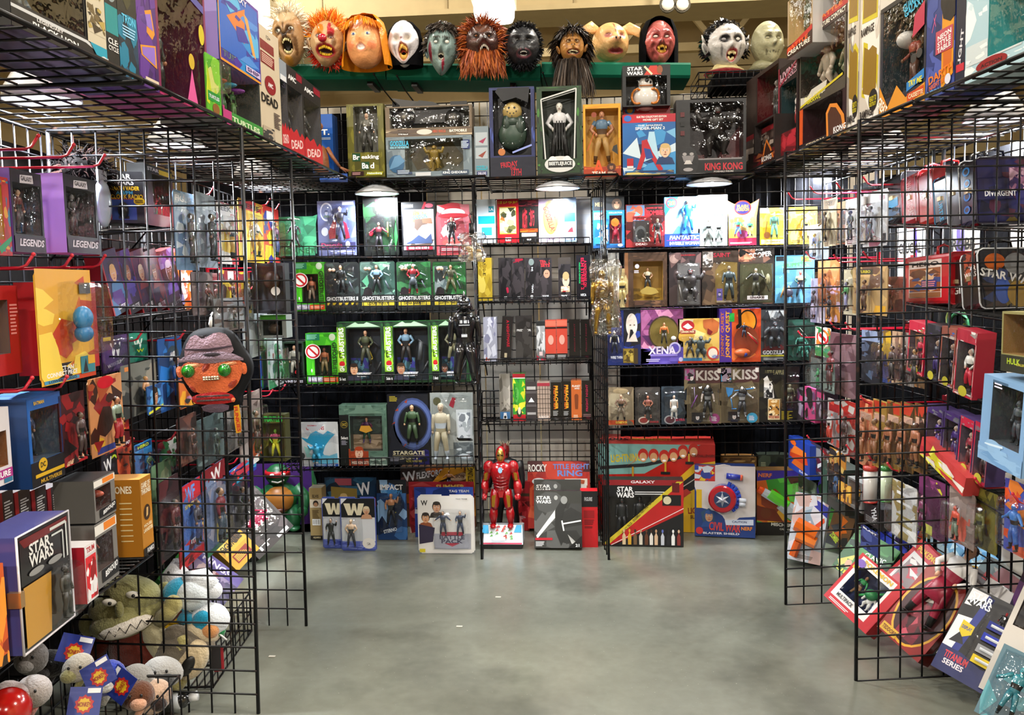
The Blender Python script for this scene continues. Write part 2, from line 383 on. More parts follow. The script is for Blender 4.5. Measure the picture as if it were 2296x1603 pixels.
   if len(a) > 10: kw['skirt'] = True
   toy(tm, X(a[0]), extra, Z(a[1]), float(a[2]) / 100 * h, a[3], a[4] if a[4] != '-' else None, a[5], a[6], **kw)
  elif o == 'G': beast(tm, X(a[0]), extra, Z(a[1]), float(a[2]) / 100 * h, a[3], a[4] if len(a) > 4 else 'c33', a[5] if len(a) > 5 else None, True, int(a[6]) if len(a) > 6 else 0)
  elif o == 'O': tm.ell((X(a[0]), extra, Z(a[1])), (float(a[2]) / 100 * w, min(depth * .35, .04), float(a[3]) / 100 * h), a[4], 12, 8)
  elif o == 'Q':  # loose accessory: a short rod
   tm.tube([(X(a[1]), extra, Z(a[2])), (X(a[3]), extra, Z(a[4]))], float(a[5]) / 200 * w, a[0], 6)
def split_rect(w, h, wins):
 xs = sorted({-w / 2, w / 2} | {v for q in wins for v in (q[1], q[3])}); zs = sorted({0, h} | {v for q in wins for v in (q[2], q[4])})
 for i in range(len(xs) - 1):
  for j in range(len(zs) - 1):
   cx, cz = (xs[i] + xs[i + 1]) / 2, (zs[j] + zs[j + 1]) / 2
   if not any(q[1] < cx < q[3] and q[2] < cz < q[4] for q in wins): yield xs[i], zs[j], xs[i + 1], zs[j + 1]
def bubble(mb, x0, z0, x1, z1, y, d):
 cx, cz = (x0 + x1) / 2, (z0 + z1) / 2; rx, rz = (x1 - x0) / 2, (z1 - z0) / 2; base = len(mb.v)
 for yy, k in ((y, 1.0), (y - d * .15, .97), (y - d * .8, .93), (y - d, .84)):
  for t in range(12):
   a = 2 * math.pi * (t + .5) / 12; c, s = math.cos(a), math.sin(a); q = max(abs(c), abs(s)); e = .82 + .18 * q
   mb.v.append((cx + rx * k * c / q * e, yy, cz + rz * k * s / q * e))
 for i in range(3):
  for t in range(12):
   mb.f.append((base + i * 12 + t, base + i * 12 + (t + 1) % 12, base + (i + 1) * 12 + (t + 1) % 12, base + (i + 1) * 12 + t)); mb.c.append(lin('fff'))
 mb.f.append(tuple(base + 36 + t for t in range(12))); mb.c.append(lin('fff'))
def package(root, w, h, t, spec, body='222', side=None, top=None, card=False, mat='card', shape=None, bub=.04):
 """Fills a package thing: its carton or card, print, lettering, window film and the toy inside."""
 bm, pm, tx, tm, wm = MB(), MB(), [], MB(), MB(); wins = []
 deco(spec, w, h, 0, pm, tx, tm, wins, t if not card else bub, (t * .3 if ';W' in ';' + spec.replace(' ', '') else -.018) if not card else -bub * .5)
 side = side or body
 if card:
  r = min(w, h) * .06; tabw = .17 * w
  if shape == 'oval': poly = [(w / 2 * math.cos(2 * math.pi * i / 20), h / 2 + h / 2 * math.sin(2 * math.pi * i / 20)) for i in range(20)]
  elif shape == 'tab': poly = [(-w / 2 + r, 0), (w / 2 - r, 0), (w / 2, r), (w / 2, h * .9), (w * .3, h * .93), (w * .2, h), (.02 * w, h), (.02 * w, h * .965), (-.05 * w, h * .965), (-.05 * w, h), (-w * .2, h), (-w * .3, h * .93), (-w / 2, h * .9), (-w / 2, r)]
  elif shape == 'wing': poly = [(-w * .42, 0), (w * .42, 0), (w * .42, h * .6), (w * .5, h), (w * .25, h * .9), (0, h * .97), (-w * .25, h * .9), (-w * .5, h), (-w * .42, h * .6)]
  elif shape == 'arch': poly = [(-w / 2, 0), (w / 2, 0), (w / 2, h * .72)] + [(w / 2 * math.cos(math.pi * i / 10), h * .72 + h * .28 * math.sin(math.pi * i / 10)) for i in range(1, 10)] + [(-w / 2, h * .72)]
  else: poly = [(-w / 2 + r, 0), (w / 2 - r, 0), (w / 2, r), (w / 2, h - r), (w / 2 - r, h), (.07 * w, h), (.07 * w, h - .03 * h), (-.07 * w, h - .03 * h), (-.07 * w, h), (-w / 2 + r, h), (-w / 2, h - r), (-w / 2, r)]
  bm.prism(poly, 0, .003, body, side)
  for q in wins: bubble(wm, q[1], q[2], q[3], q[4], -.0006, bub)
 else:
  ws = [q for q in wins if q[0] == 'W']
  for x0, z0, x1, z1 in split_rect(w, h, ws): bm.rect(x0, z0, x1, z1, 0, body)
  bm.face([(-w / 2, 0, h), (w / 2, 0, h), (w / 2, t, h), (-w / 2, t, h)], top or side)
  bm.face([(-w / 2, t, 0), (w / 2, t, 0), (w / 2, 0, 0), (-w / 2, 0, 0)], side)
  bm.face([(-w / 2, t, 0), (-w / 2, 0, 0), (-w / 2, 0, h), (-w / 2, t, h)], side); bm.face([(w / 2, 0, 0), (w / 2, t, 0), (w / 2, t, h), (w / 2, 0, h)], side)
  bm.face([(w / 2, t, 0), (-w / 2, t, 0), (-w / 2, t, h), (w / 2, t, h)], side)
  for _, x0, z0, x1, z1, bg in ws:
   d = t * .85
   bm.rect(x0, z0, x1, z1, d, bg)
   bm.face([(x0, 0, z0), (x1, 0, z0), (x1, d, z0), (x0, d, z0)], bg); bm.face([(x0, d, z1), (x1, d, z1), (x1, 0, z1), (x0, 0, z1)], bg)
   bm.face([(x0, d, z0), (x0, d, z1), (x0, 0, z1), (x0, 0, z0)], bg); bm.face([(x1, 0, z0), (x1, 0, z1), (x1, d, z1), (x1, d, z0)], bg)
   wm.rect(x0, z0, x1, z1, .0008, 'fff')
  for q in wins:
   if q[0] == 'B': bubble(wm, q[1], q[2], q[3], q[4], -.0006, bub)
 bm.build('backing_card' if card else 'carton', mat, root)
 pm.build('printed_artwork', mat, root); [t_.build('lettering', mat, root) for t_ in tx]
 tm.build('toy_figure', 'toy', root, smooth=True)
 wm.build('blister' if card else 'window_film', 'blister' if card else 'clear', root, smooth=False)
ITEMS = []
def item(kind, pl, x0, x1, y0, y1, spec, label, t=.06, body='222', side=None, top=None, z=None, lean=0, roll=0, group=None, out=0, zt=None, cat=None, name=None, shape=None, mat='card', bub=.04, turn=0):
 """Stands or hangs one package on the plane pl, filling the picture's span x0..x1, y0..y1 there."""
 p = pl.off(out) if out else pl
 ym = (y0 + y1) / 2; xm = (x0 + x1) / 2
 a0, _ = p.hit(x0, ym); a1, _ = p.hit(x1, ym); am = (a0 + a1) / 2; w = abs(a1 - a0)
 zb = p.hit(xm, y1)[1] if z is None else (z(xm) if callable(z) else z)
 h = max(.03, p.hit(xm, y0)[1] - zb)
 if lean: h /= math.cos(math.radians(lean))
 card = kind == 'card'
 t = .003 if card else t
 pos = p.pt(am, zb)
 r = thing(name or ('carded_toy' if card else 'boxed_toy'), label, cat or ('toy package' if card else 'toy box'), pos, (-math.radians(lean), math.radians(roll), p.rz + math.radians(turn)), group)
 if roll:   # turn about the middle of the front, not its foot
  m = Matrix.Rotation(p.rz, 3, 'Z') @ (Vector((0, 0, h / 2)) - Matrix.Rotation(math.radians(roll), 3, 'Y') @ Vector((0, 0, h / 2))); r.location = pos + m
 package(r, w, h, t, spec, body, side, top, card, mat, shape, bub)
 return r
def loose(kind, px, py, w, h, spec, label, t=.07, z=0, rz=0, rx=0, ry=0, body='222', side=None, top=None, cat=None, name=None, shape=None, group=None, lift=0, mat='card', bub=.04):
 """Sets a package down freely: foot centre under the picture point on the level z, turned rz, leant back rx, rolled ry (degrees)."""
 p = at_z(px, py, z); card = kind == 'card'; sc = (p - CAM).dot(CF) / FOC; w *= sc; h *= sc
 r = thing(name or ('carded_toy' if card else 'boxed_toy'), label, cat or ('toy package' if card else 'toy box'), (p.x, p.y, z + lift), (0, 0, 0), group)
 mm = Matrix.Rotation(math.radians(rz), 3, 'Z') @ Matrix.Rotation(-math.radians(rx), 3, 'X') @ Matrix.Rotation(math.radians(ry), 3, 'Y')
 r.rotation_euler = mm.to_euler()
 if ry or rx:
  lo = min((mm @ Vector((sx * w / 2, ty, zz))).z for sx in (-1, 1) for ty in (0, .003 if card else t) for zz in (0, h)); r.location.z = z + lift - lo
 package(r, w, h, .003 if card else t, spec, body, side, top, card, mat, shape, bub)
 return r

# ------------------------------------------------------------------ wire goods
WR, FR_ = .0031, .0062
_wire = {}
def wire_mesh(length, rad, n=6):
 k = (round(length, 3), rad)
 if k not in _wire:
  mb = MB(); mb.tube([(0, 0, 0), (0, 0, length)], rad, 'fff', n); _wire[k] = mb.mesh('wire', 'wire', True)
 return _wire[k]
def grid_panel(name, label, cat, pl, a0, wid, z0, hgt, lean=0, single=True, side=0, group=None, rows=None):
 """A wire grid panel on pl from a0 to a0+wid, wires every three inches. side: small lean of the top along the panel (metres)."""
 r = thing(name, label, cat, pl.pt(a0, z0), (0, math.atan2(side, hgt), pl.rz), group)
 nx, nz = max(1, round(wid / (3 * IN))), max(1, round(hgt / (3 * IN)))
 joined, ed = MB(), MB()
 for i in range(nx + 1):
  x = wid * i / nx; edge = i in (0, nx)
  if single:
   o = link('frame_post' if edge else 'wire', wire_mesh(hgt, FR_ if edge else WR), r); o.location = (x, 0, 0)
  else: (ed if edge else joined).tube([(x, 0, 0), (x, 0, hgt)], FR_ if edge else WR, 'fff', 5)
 for j in range(nz + 1):
  z = hgt * j / nz
  if single:
   o = link('wire', wire_mesh(wid, WR), r); o.location = (0, -.0058, z); o.rotation_euler = (0, math.pi / 2, 0)
  else: joined.tube([(0, -.005, z), (wid, -.005, z)], WR, 'fff', 5)
 if not single: joined.build('wire_lattice', 'wire', r, True, kind='stuff'); ed.build('frame_posts', 'wire', r, True, kind='stuff')
 return r
def flat_grid(name, label, corner, u, v, lu, lv, z, group=None, double=False):
 """A grid panel laid flat as a shelf: corner point, unit directions u and v, lengths lu and lv."""
 u, v = Vector((u[0], u[1], 0)).normalized(), Vector((v[0], v[1], 0)).normalized()
 r = thing(name, label, 'shelf', (corner[0], corner[1], z), (0, 0, math.atan2(u.y, u.x)), group)
 vv = Matrix.Rotation(-math.atan2(u.y, u.x), 3, 'Z') @ v
 mb, fr = MB(), MB()
 nu, nv = max(1, round(lu / (3 * IN))), max(1, round(lv / (3 * IN)))
 for i in range(nu + 1):
  p = Vector((lu * i / nu, 0, 0)); q = p + vv * lv
  (fr if i in (0, nu) else mb).tube([p, q], FR_ if i in (0, nu) else WR, 'fff', 5)
 for j in range(nv + 1):
  p = vv * (lv * j / nv) + Vector((0, 0, .006)); q = p + Vector((lu, 0, 0))
  (fr if j in (0, nv) else mb).tube([p, q], FR_ if j in (0, nv) else WR, 'fff', 5)
 fr.build('rim', 'wire', r, True); mb.build('wire_lattice', 'wire', r, True, kind='stuff')
 return r
def wire_shelf(pl, x0, x1, y, depth, lip, label, group, tilt=0, z=None, solid=False):
 """A wire shelf whose front edge runs from x0 to x1 at picture height y on pl; returns its level."""
 ya, yb = y if isinstance(y, tuple) else (y, y)
 a0, za = pl.hit(x0, ya); a1, zb = pl.hit(x1, yb); w = a1 - a0
 r = thing('wire_shelf', label, 'shelf', pl.pt(a0, za), (0, -math.atan2(zb - za, w), pl.rz), group)
 dk, lp, br = MB(), MB(), MB()
 n = max(4, round(w / .032)); dz = math.tan(math.radians(tilt)) * depth
 for i in range(n + 1):
  x = w * i / n; dk.tube([(x, 0, -.005), (x, depth, -.005 + dz)], .0022, 'fff', 5)
  if lip: lp.tube([(x, 0, -.022), (x, -.006, lip)], .0022, 'fff', 5)
 for q in (0, .5, 1): dk.tube([(0, depth * q, -.011 + dz * q), (w, depth * q, -.011 + dz * q)], .0035, 'fff', 6)
 if solid: dk.box(0, w, .002, depth, -.016, -.009, '111')
 if lip:
  lp.tube([(0, -.006, lip), (w, -.006, lip)], .0032, 'fff', 6)
 for x in (.02, w - .02): br.tube([(x, 0, -.012), (x, depth * .6, -.012), (x, depth, -.09 + dz)], .004, 'fff', 5)
 dk.build('shelf_wires', 'wire', r, True); lp.build('front_lip', 'wire', r, True); br.build('bracket', 'wire', r, True)
 return lambda px: za + (zb - za) * (pl.hit(px, (ya + yb) / 2)[0] - a0) / w
def hook(pl, x, y, length, label, group, mat='red', tip=.035):
 """A peg hook whose upturned tip shows at (x, y); pl is the grid it hangs from."""
 p = pl.off(length); a, z = p.hit(x, y)
 r = thing('peg_hook', label, 'hook', pl.pt(a, z), (0, 0, pl.rz), group)
 mb = MB(); rr = .0036
 mb.tube([(0, 0, 0), (0, -length + tip, 0), (0, -length + tip * .5, .006), (0, -length, tip * .85)], rr, 'b5122a' if mat == 'red' else '111', 7)
 mb.ell((0, -length, tip * .85), (.005,) * 3, 'c81a30' if mat == 'red' else '111', 7, 5)
 mb.build('prong', mat, r, True)
 b = MB(); b.box(-.014, .014, -.004, .004, -.03, .025, 'a01022' if mat == 'red' else '111'); b.tube([(0, .0, .02), (0, .012, .03), (0, .012, .018)], .004, 'a01022' if mat == 'red' else '111', 6); b.build('clip_plate', mat, r)
 return r, a, z
# ------------------------------------------------------------------ the setting
def slab(name, x0, x1, y0, y1, z0, z1, col, m):
 mb = MB(); mb.box(x0, x1, y0, y1, z0, z1, col); o = mb.build(name, m); return struct(o)
slab('floor', -6, 6, -9, 13, -.12, 0, '777', 'floor')
slab('wall_back', -6, 6, 12.6, 12.8, 0, 5.6, 'b09c74', 'wall')
slab('wall_right', 5.8, 6, -9, 12.6, 0, 5.6, 'b09c74', 'wall')
slab('wall_left', -6, -5.8, -9, 12.6, 0, 5.6, 'b09c74', 'wall')
# corrugated metal ceiling deck
mb = MB(); x = -6.0
while x < 6:
 for a, b, za, zb in ((0, .09, 0, 0), (.09, .13, 0, .07), (.13, .22, .07, .07), (.22, .26, .07, 0)):
  mb.face([(x + a, -9, 5.0 + za), (x + b, -9, 5.0 + zb), (x + b, 12.7, 5.0 + zb), (x + a, 12.7, 5.0 + za)], 'a8956c')
 x += .26
struct(mb.build('ceiling', 'steel'))
# back boards behind the display and the partition behind the side grids
def boards(name, pl, a0, a1, z1, n, col, m='wall', z0=0.0):
 r = bpy.data.objects.new(name, None); COL.objects.link(r); r.location = pl.pt(a0, 0); r.rotation_euler = (0, 0, pl.rz); struct(r)
 w = (a1 - a0) / n
 mb = MB(); mb.box(.004, w - .004, 0, .02, z0, z1, col); me = mb.mesh('board', m)
 for i in range(n):
  o = link('panel', me, r); o.location = (i * w, (i % 2) * .004, 0)
 return r
boards('wall_partition_back', back(197), -84 * IN, 66 * IN, 2.38, 12, 'd4cdc2')
boards('wall_partition_right', RWALL.off(-.16), -.5, 2.2, 1.84, 6, 'cfc6b8')
boards('wall_partition_right', RWALL.off(-.16), -1.95, -.5, 1.84, 4, '0d0d0f', 'cloth')
boards('wall_partition_left', LWALL.off(-.16), -2.2, 2.35, 1.84, 9, '100d0c', 'cloth')
# beam, joists, brace
mb = MB(); mb.box(-6, 6, 7.0, 7.35, 3.47, 4.3, 'a3916a'); mb.box(-6, 6, 6.94, 7.41, 3.45, 3.49, 'a3916a')
for i in range(-5, 6): mb.box(i * 1.0 - .004, i * 1.0 + .004, 6.99, 7.0, 3.49, 4.3, '8f7f5c')
struct(mb.build('trim_1', 'steel'))
def truss(name, y, zt, zb, x0, x1, pitch, col):
 r = bpy.data.objects.new(name, None); COL.objects.link(r); struct(r)
 mb = MB(); mb.box(x0, x1, y - .06, y + .06, zt - .1, zt, col); mb.build('top_chord', 'steel', r)
 mb = MB(); mb.box(x0, x1, y - .06, y + .06, zb, zb + .1, col); mb.build('bottom_chord', 'steel', r)
 n = int((x1 - x0) / pitch); k = MB(); k.tube([(0, 0, 0), (pitch / 2, 0, zt - zb)], .045, col, 4); me = k.mesh('web', 'steel')
 for i in range(n):
  o = link('web_bar', me, r); o.location = (x0 + i * pitch, y, zb)
  o = link('web_bar', me, r); o.location = (x0 + i * pitch + pitch, y, zb); o.scale.x = -1
for i, y in enumerate((9.0, 11.2)): truss('trim_%d' % (i + 2), y, 4.95, 4.25 - .1 * i, -6, 6, 1.3, 'b3a076')
mb = MB(); mb.tube([(2.05, 8.2, 3.3), (2.95, 8.2, 4.5)], .12, '8d8568', 4); mb.tube([(2.9, 8.2, 4.4), (3.6, 8.2, 4.4)], .1, '9c8c66', 4)
struct(mb.build('trim_4', 'steel'))
for i in range(9):
 mb = MB(); mb.box(1.2, 5.8, 12.52 - .02 * (i % 2), 12.6, 2.2 + i * .26, 2.44 + i * .26, 'c3b28a'); struct(mb.build('trim_%d' % (5 + i), 'wall'))

# hall lamps in view
def high_bay(px, py, y, wpx, label):
 p = PL((0, y), (0, -1)); a, z = p.hit(px, py); w = wpx / FOC * y
 r = thing('high_bay_lamp', label, 'ceiling lamp', (a, y, z))
 mb = MB(); mb.box(-w * .5, w * .5, -w * .5, w * .5, .02, .16, 'ddd3bb'); mb.box(-.06, .06, -.06, .06, .16, .36, '8a8068'); mb.tube([(0, 0, .36), (0, 0, 5.0 - z)], .012, '666', 6); mb.build('housing', 'steel', r)
 mb = MB(); k = w * .48
 pts = [(k * math.copysign(abs(math.cos(t)) ** .5, math.cos(t)), k * math.copysign(abs(math.sin(t)) ** .5, math.sin(t))) for t in [2 * math.pi * i / 24 for i in range(24)]]
 b = len(mb.v)
 for zz, q in ((.02, 1), (-.05, .98), (-.08, .9)): mb.v += [(x * q, yy * q, zz) for x, yy in pts]
 for i in range(2):
  for j in range(24): mb.f.append((b + i * 24 + j, b + i * 24 + (j + 1) % 24, b + i * 24 + 24 + (j + 1) % 24, b + i * 24 + 24 + j)); mb.c.append(lin('fff'))
 mb.f.append(tuple(b + 48 + j for j in range(24))); mb.c.append(lin('fff'))
 mb.build('lens', 'hall_lamp', r, True)
high_bay(1108, 18, 6.3, 92, 'square glaring high bay lamp hanging above the orange werewolf mask')
high_bay(588, 55, 6.9, 60, 'glaring hall lamp half hidden behind the white haired zombie mask')
for px, lab in ((1497, 'round flood lamp on the beam, nearer the pig mask'), (1530, 'round flood lamp on the beam, nearer the hooded demon mask')):
 p = PL((0, 6.7), (0, -1)); a, z = p.hit(px, 10); r = thing('flood_lamp', lab, 'lamp', (a, 6.7, z))
 mb = MB(); mb.tube([(0, .14, .02), (0, .05, 0), (0, 0, 0), (0, -.005, 0)], [.03, .05, .062, .058], '4a4436', 14); mb.tube([(0, .08, .05), (0, .1, .4)], .012, '444', 6); mb.build('housing', 'steel', r)
 mb = MB(); mb.ell((0, -.008, 0), (.047, .012, .047), 'd8d0c0', 14, 6); mb.build('lens', 'gloss', r, True)

# ------------------------------------------------------------------ grid panels
Pn = lambda x, y, dg: PL((x * IN, y * IN), (math.sin(math.radians(dg)), -math.cos(math.radians(dg))))
I6 = 72 * IN
grid_panel('grid_divider', 'black grid divider on the left nearest the camera, the button eyed plush hangs on it', 'grid panel', Pn(-64.9, 102.4, 0), 0, 24 * IN, 0, I6 + .02, side=1.3 * IN)
grid_panel('grid_divider', 'black grid divider on the left farther back, beside the wrestling cards on the floor', 'grid panel', Pn(-67.6, 130.3, 0), 0, 24 * IN, 0, I6 + .02, side=.6 * IN)
grid_panel('grid_divider', 'black grid divider on the right nearest the camera, in front of the lunchboxes', 'grid panel', Pn(35.9, 114, 8), 0, 24 * IN, 0, I6 + .02, side=-.6 * IN)
grid_panel('grid_divider', 'black grid divider on the right farther back, beside the orange dart blasters', 'grid panel', Pn(33.1, 141.1, 8), 0, 24 * IN, 0, I6 + .02, side=-.6 * IN)
SK = math.degrees(math.atan2(.995, -.098))
grid_panel('grid_divider', 'black grid divider seen edge on, left of the red armoured toy', 'grid panel', Pn(-19.4, 163.7, SK), 0, 25 * IN, 0, I6)
grid_panel('grid_divider', 'black grid divider in the middle of the back, right of the red box', 'grid panel', Pn(5.1, 163.7, SK), 0, 25 * IN, 0, I6, side=.3 * IN)
grid_panel('wire_wall_grid', 'black wall grid behind the narrow middle bay', 'grid panel', back(189.5), -22 * IN, 24.3 * IN, 0, 92 * IN)
for i, (a0, w, lab) in enumerate(((-74, 26, 'black wall grid at the far left of the back wall'), (-48, 26, 'black wall grid left of the middle bay behind the ghost themed packages'),
         (2.4, 26, 'black wall grid right of the middle bay behind the large red track box'), (28.4, 26, 'black wall grid at the far right of the back wall'))):
 grid_panel('wire_wall_grid', lab, 'grid panel', back(189.5), a0 * IN, w * IN, 0, 92 * IN, single=False)
for s, pl, nm in ((-1, LWALL, 'left'), (1, RWALL, 'right')):
 for i in range(6):
  a = (-1.75 + i * .61 + .1) if s < 0 else (1.75 - i * .61 - .61)
  grid_panel('wire_wall_grid', 'black side wall grid, %s from the camera along the %s aisle wall' % (('nearest', 'second', 'third', 'fourth', 'fifth', 'sixth')[i], nm), 'grid panel', pl, a, .6, 0, I6 + .02, single=False)
# top shelves: grid panels laid flat on the dividers
ZT = 73.3 * IN
LU, RU = (-.02, .9998), (-.098, .995)
for i in range(6):
 o = (-41.4 * IN - .02 * (i * 24 + 34) * IN + .04, (34 + i * 24.4) * IN)
 flat_grid('top_shelf_grid', 'black grid laid flat as the top shelf on the left, %s from the camera' % ('nearest', 'second', 'third', 'fourth', 'fifth', 'sixth')[i], o, LU, (-1, 0), 24 * IN, 25 * IN, ZT)
 o = (45.6 * IN - .104 * (i * 24 + 34 - 34) * IN + .03, (34 + i * 24.4) * IN)
 flat_grid('top_shelf_grid', 'black grid laid flat as the top shelf on the right, %s from the camera' % ('nearest', 'second', 'third', 'fourth', 'fifth', 'sixth')[i], o, RU, (1, .1), 24 * IN, 25 * IN, ZT)
for i in range(4):
 flat_grid('top_shelf_grid', 'black grid laid flat as the top shelf at the back, %s from the left' % ('first', 'second', 'third', 'fourth')[i], ((-66 + i * 24.6) * IN, 163.7 * IN), (1, 0), (-.06, 1), 24.4 * IN, 25 * IN, (73.5 - .45 * i) * IN)

# ------------------------------------------------------------------ cloths
def curtain(px0, px1, y, z0, z1, label):
 p = back(y); a0 = p.hit(px0, 600)[0]; a1 = p.hit(px1, 600)[0]; mb = MB(); n = 40
 for i in range(n):
  xa, xb = a0 + (a1 - a0) * i / n, a0 + (a1 - a0) * (i + 1) / n
  f = lambda q: p.o.y + .012 * math.sin(q * 31) + .008 * math.sin(q * 77)
  mb.face([(xa, f(xa), z0), (xb, f(xb), z0), (xb, f(xb), z1), (xa, f(xa), z1)], '0b0b0e')
 mb.box(a0, a1, p.o.y + .02, p.o.y + .03, z1 - .02, z1 + .01, '0b0b0e')
 tag(mb.build('black_curtain', 'cloth', None, True), label, 'curtain')
curtain(430, 962, 192.5, .02, 91 * IN, 'black cloth hung behind the left part of the back wall')
curtain(1388, 1900, 192.5, .02, 88 * IN, 'black cloth hung behind the right part of the back wall')

# ------------------------------------------------------------------ clamp lamps lying on the top shelves, shining down
def clamp_lamp(px, py, label, watts=170, r=.11):
 p = at_z(px, py, 75.5 * IN)
 if 800 < px < 1700: a, _ = back(168).hit(px, py); p = back(168).pt(a, 70.9 * IN)
 t = thing('clamp_lamp', label, 'lamp', p, (0, 0, 0), 'clamp lamps on the top shelves')
 if p.z < 1.85: t.scale.z = .35
 mb = MB(); n = 16; b = 0
 prof = [(.02, .13), (.045, .12), (.075, .08), (r * .95, .03), (r, 0), (r * .97, .004), (.07, .078), (.04, .112)]
 for rr, z in prof: mb.v += [(rr * math.cos(2 * math.pi * i / n), rr * math.sin(2 * math.pi * i / n), z) for i in range(n)]
 for i in range(len(prof) - 1):
  for j in range(n): mb.f.append((i * n + j, i * n + (j + 1) % n, i * n + n + (j + 1) % n, i * n + n + j)); mb.c.append(lin('c9ccd2'))
 mb.build('reflector', 'gloss', t, True)
 mb = MB(); mb.tube([(0, 0, .11), (0, 0, .2)], .024, '1a1a1a', 10); mb.build('socket', 'toy', t, True)
 mb = MB(); mb.ell((0, 0, .06), (.03, .03, .04), 'fff', 12, 8); mb.build('bulb', 'bulb', t, True)
 l = bpy.data.lights.new('clamp_light', 'SPOT'); l.energy = watts if r == .11 and p.z > 1.85 else 52; l.spot_size = math.radians(160); l.spot_blend = .6; l.shadow_soft_size = .04; l.color = (.88, .94, 1)
 o = bpy.data.objects.new('clamp_light', l); COL.objects.link(o); o.parent = t; o.location = (0, 0, .012)
for px, py, lab in ((95, 228, 'bright clamp lamp on the left top shelf nearest the camera'), (395, 328, 'bright clamp lamp on the left top shelf, in the middle'), (572, 400, 'bright clamp lamp on the left top shelf by the back corner'),
     (2230, 272, 'bright clamp lamp on the right top shelf nearest the camera'), (1975, 333, 'bright clamp lamp on the right top shelf, in the middle'), (1845, 383, 'bright clamp lamp on the right top shelf by the back corner'),
     (845, 420, 'bright clamp lamp under the back top shelf over the left bay'), (1250, 424, 'bright clamp lamp under the back top shelf over the middle bay'), (1590, 424, 'bright clamp lamp under the back top shelf over the right bay')):
 clamp_lamp(px, py, lab)
# ------------------------------------------------------------------ green shelf blocks and the latex masks on them
GY = 178
def green_block(x0, x1, yt0, yt1, yb0, yb1, label):
 p = back(GY); a0, z0t = p.hit(x0, yt0); a1, z1t = p.hit(x1, yt1); _, z0b = p.hit(x0, yb0); _, z1b = p.hit(x1, yb1); d = 12 * IN
 w = a1 - a0; r = thing('shelf_block', label, 'shelf', p.pt(a0, z0b), (0, -math.atan2(z1b - z0b, w), 0), 'green shelf blocks over the back wall'); h = (z0t - z0b + z1t - z1b) / 2
 mb = MB(); e = .012
 prof = [(0, e), (0, h - e), (e, h), (d - e, h), (d, h - e), (d, e), (d - e, 0), (e, 0)]
 for i in range(8):
  a, b = prof[i], prof[(i + 1) % 8]; mb.face([(0, a[0], a[1]), (w, a[0], a[1]), (w, b[0], b[1]), (0, b[0], b[1])][::-1], '066048')
 mb.face([(0, y, z) for y, z in prof], '055440'); mb.face([(w, y, z) for y, z in prof[::-1]], '055440')
 mb.build('block', 'wall', r)
 mb = MB(); mb.box(w * .15, w * .15 + .03, d * .2, d * .8, -.02, 0, '111'); mb.build('bracket', 'wire', r); mb = MB(); mb.box(w * .8, w * .8 + .03, d * .2, d * .8, -.02, 0, '111'); mb.build('bracket', 'wire', r)
 return r
green_block(628, 863, 141, 143, 177, 176, 'green shelf block under the zombie, clown and doll masks')
green_block(865, 1211, 142, 141, 178, 180, 'green shelf block under the werewolf and black gorilla masks')
green_block(1213, 1548, 137, 140, 172, 174, 'green shelf block under the pig and hooded demon masks')

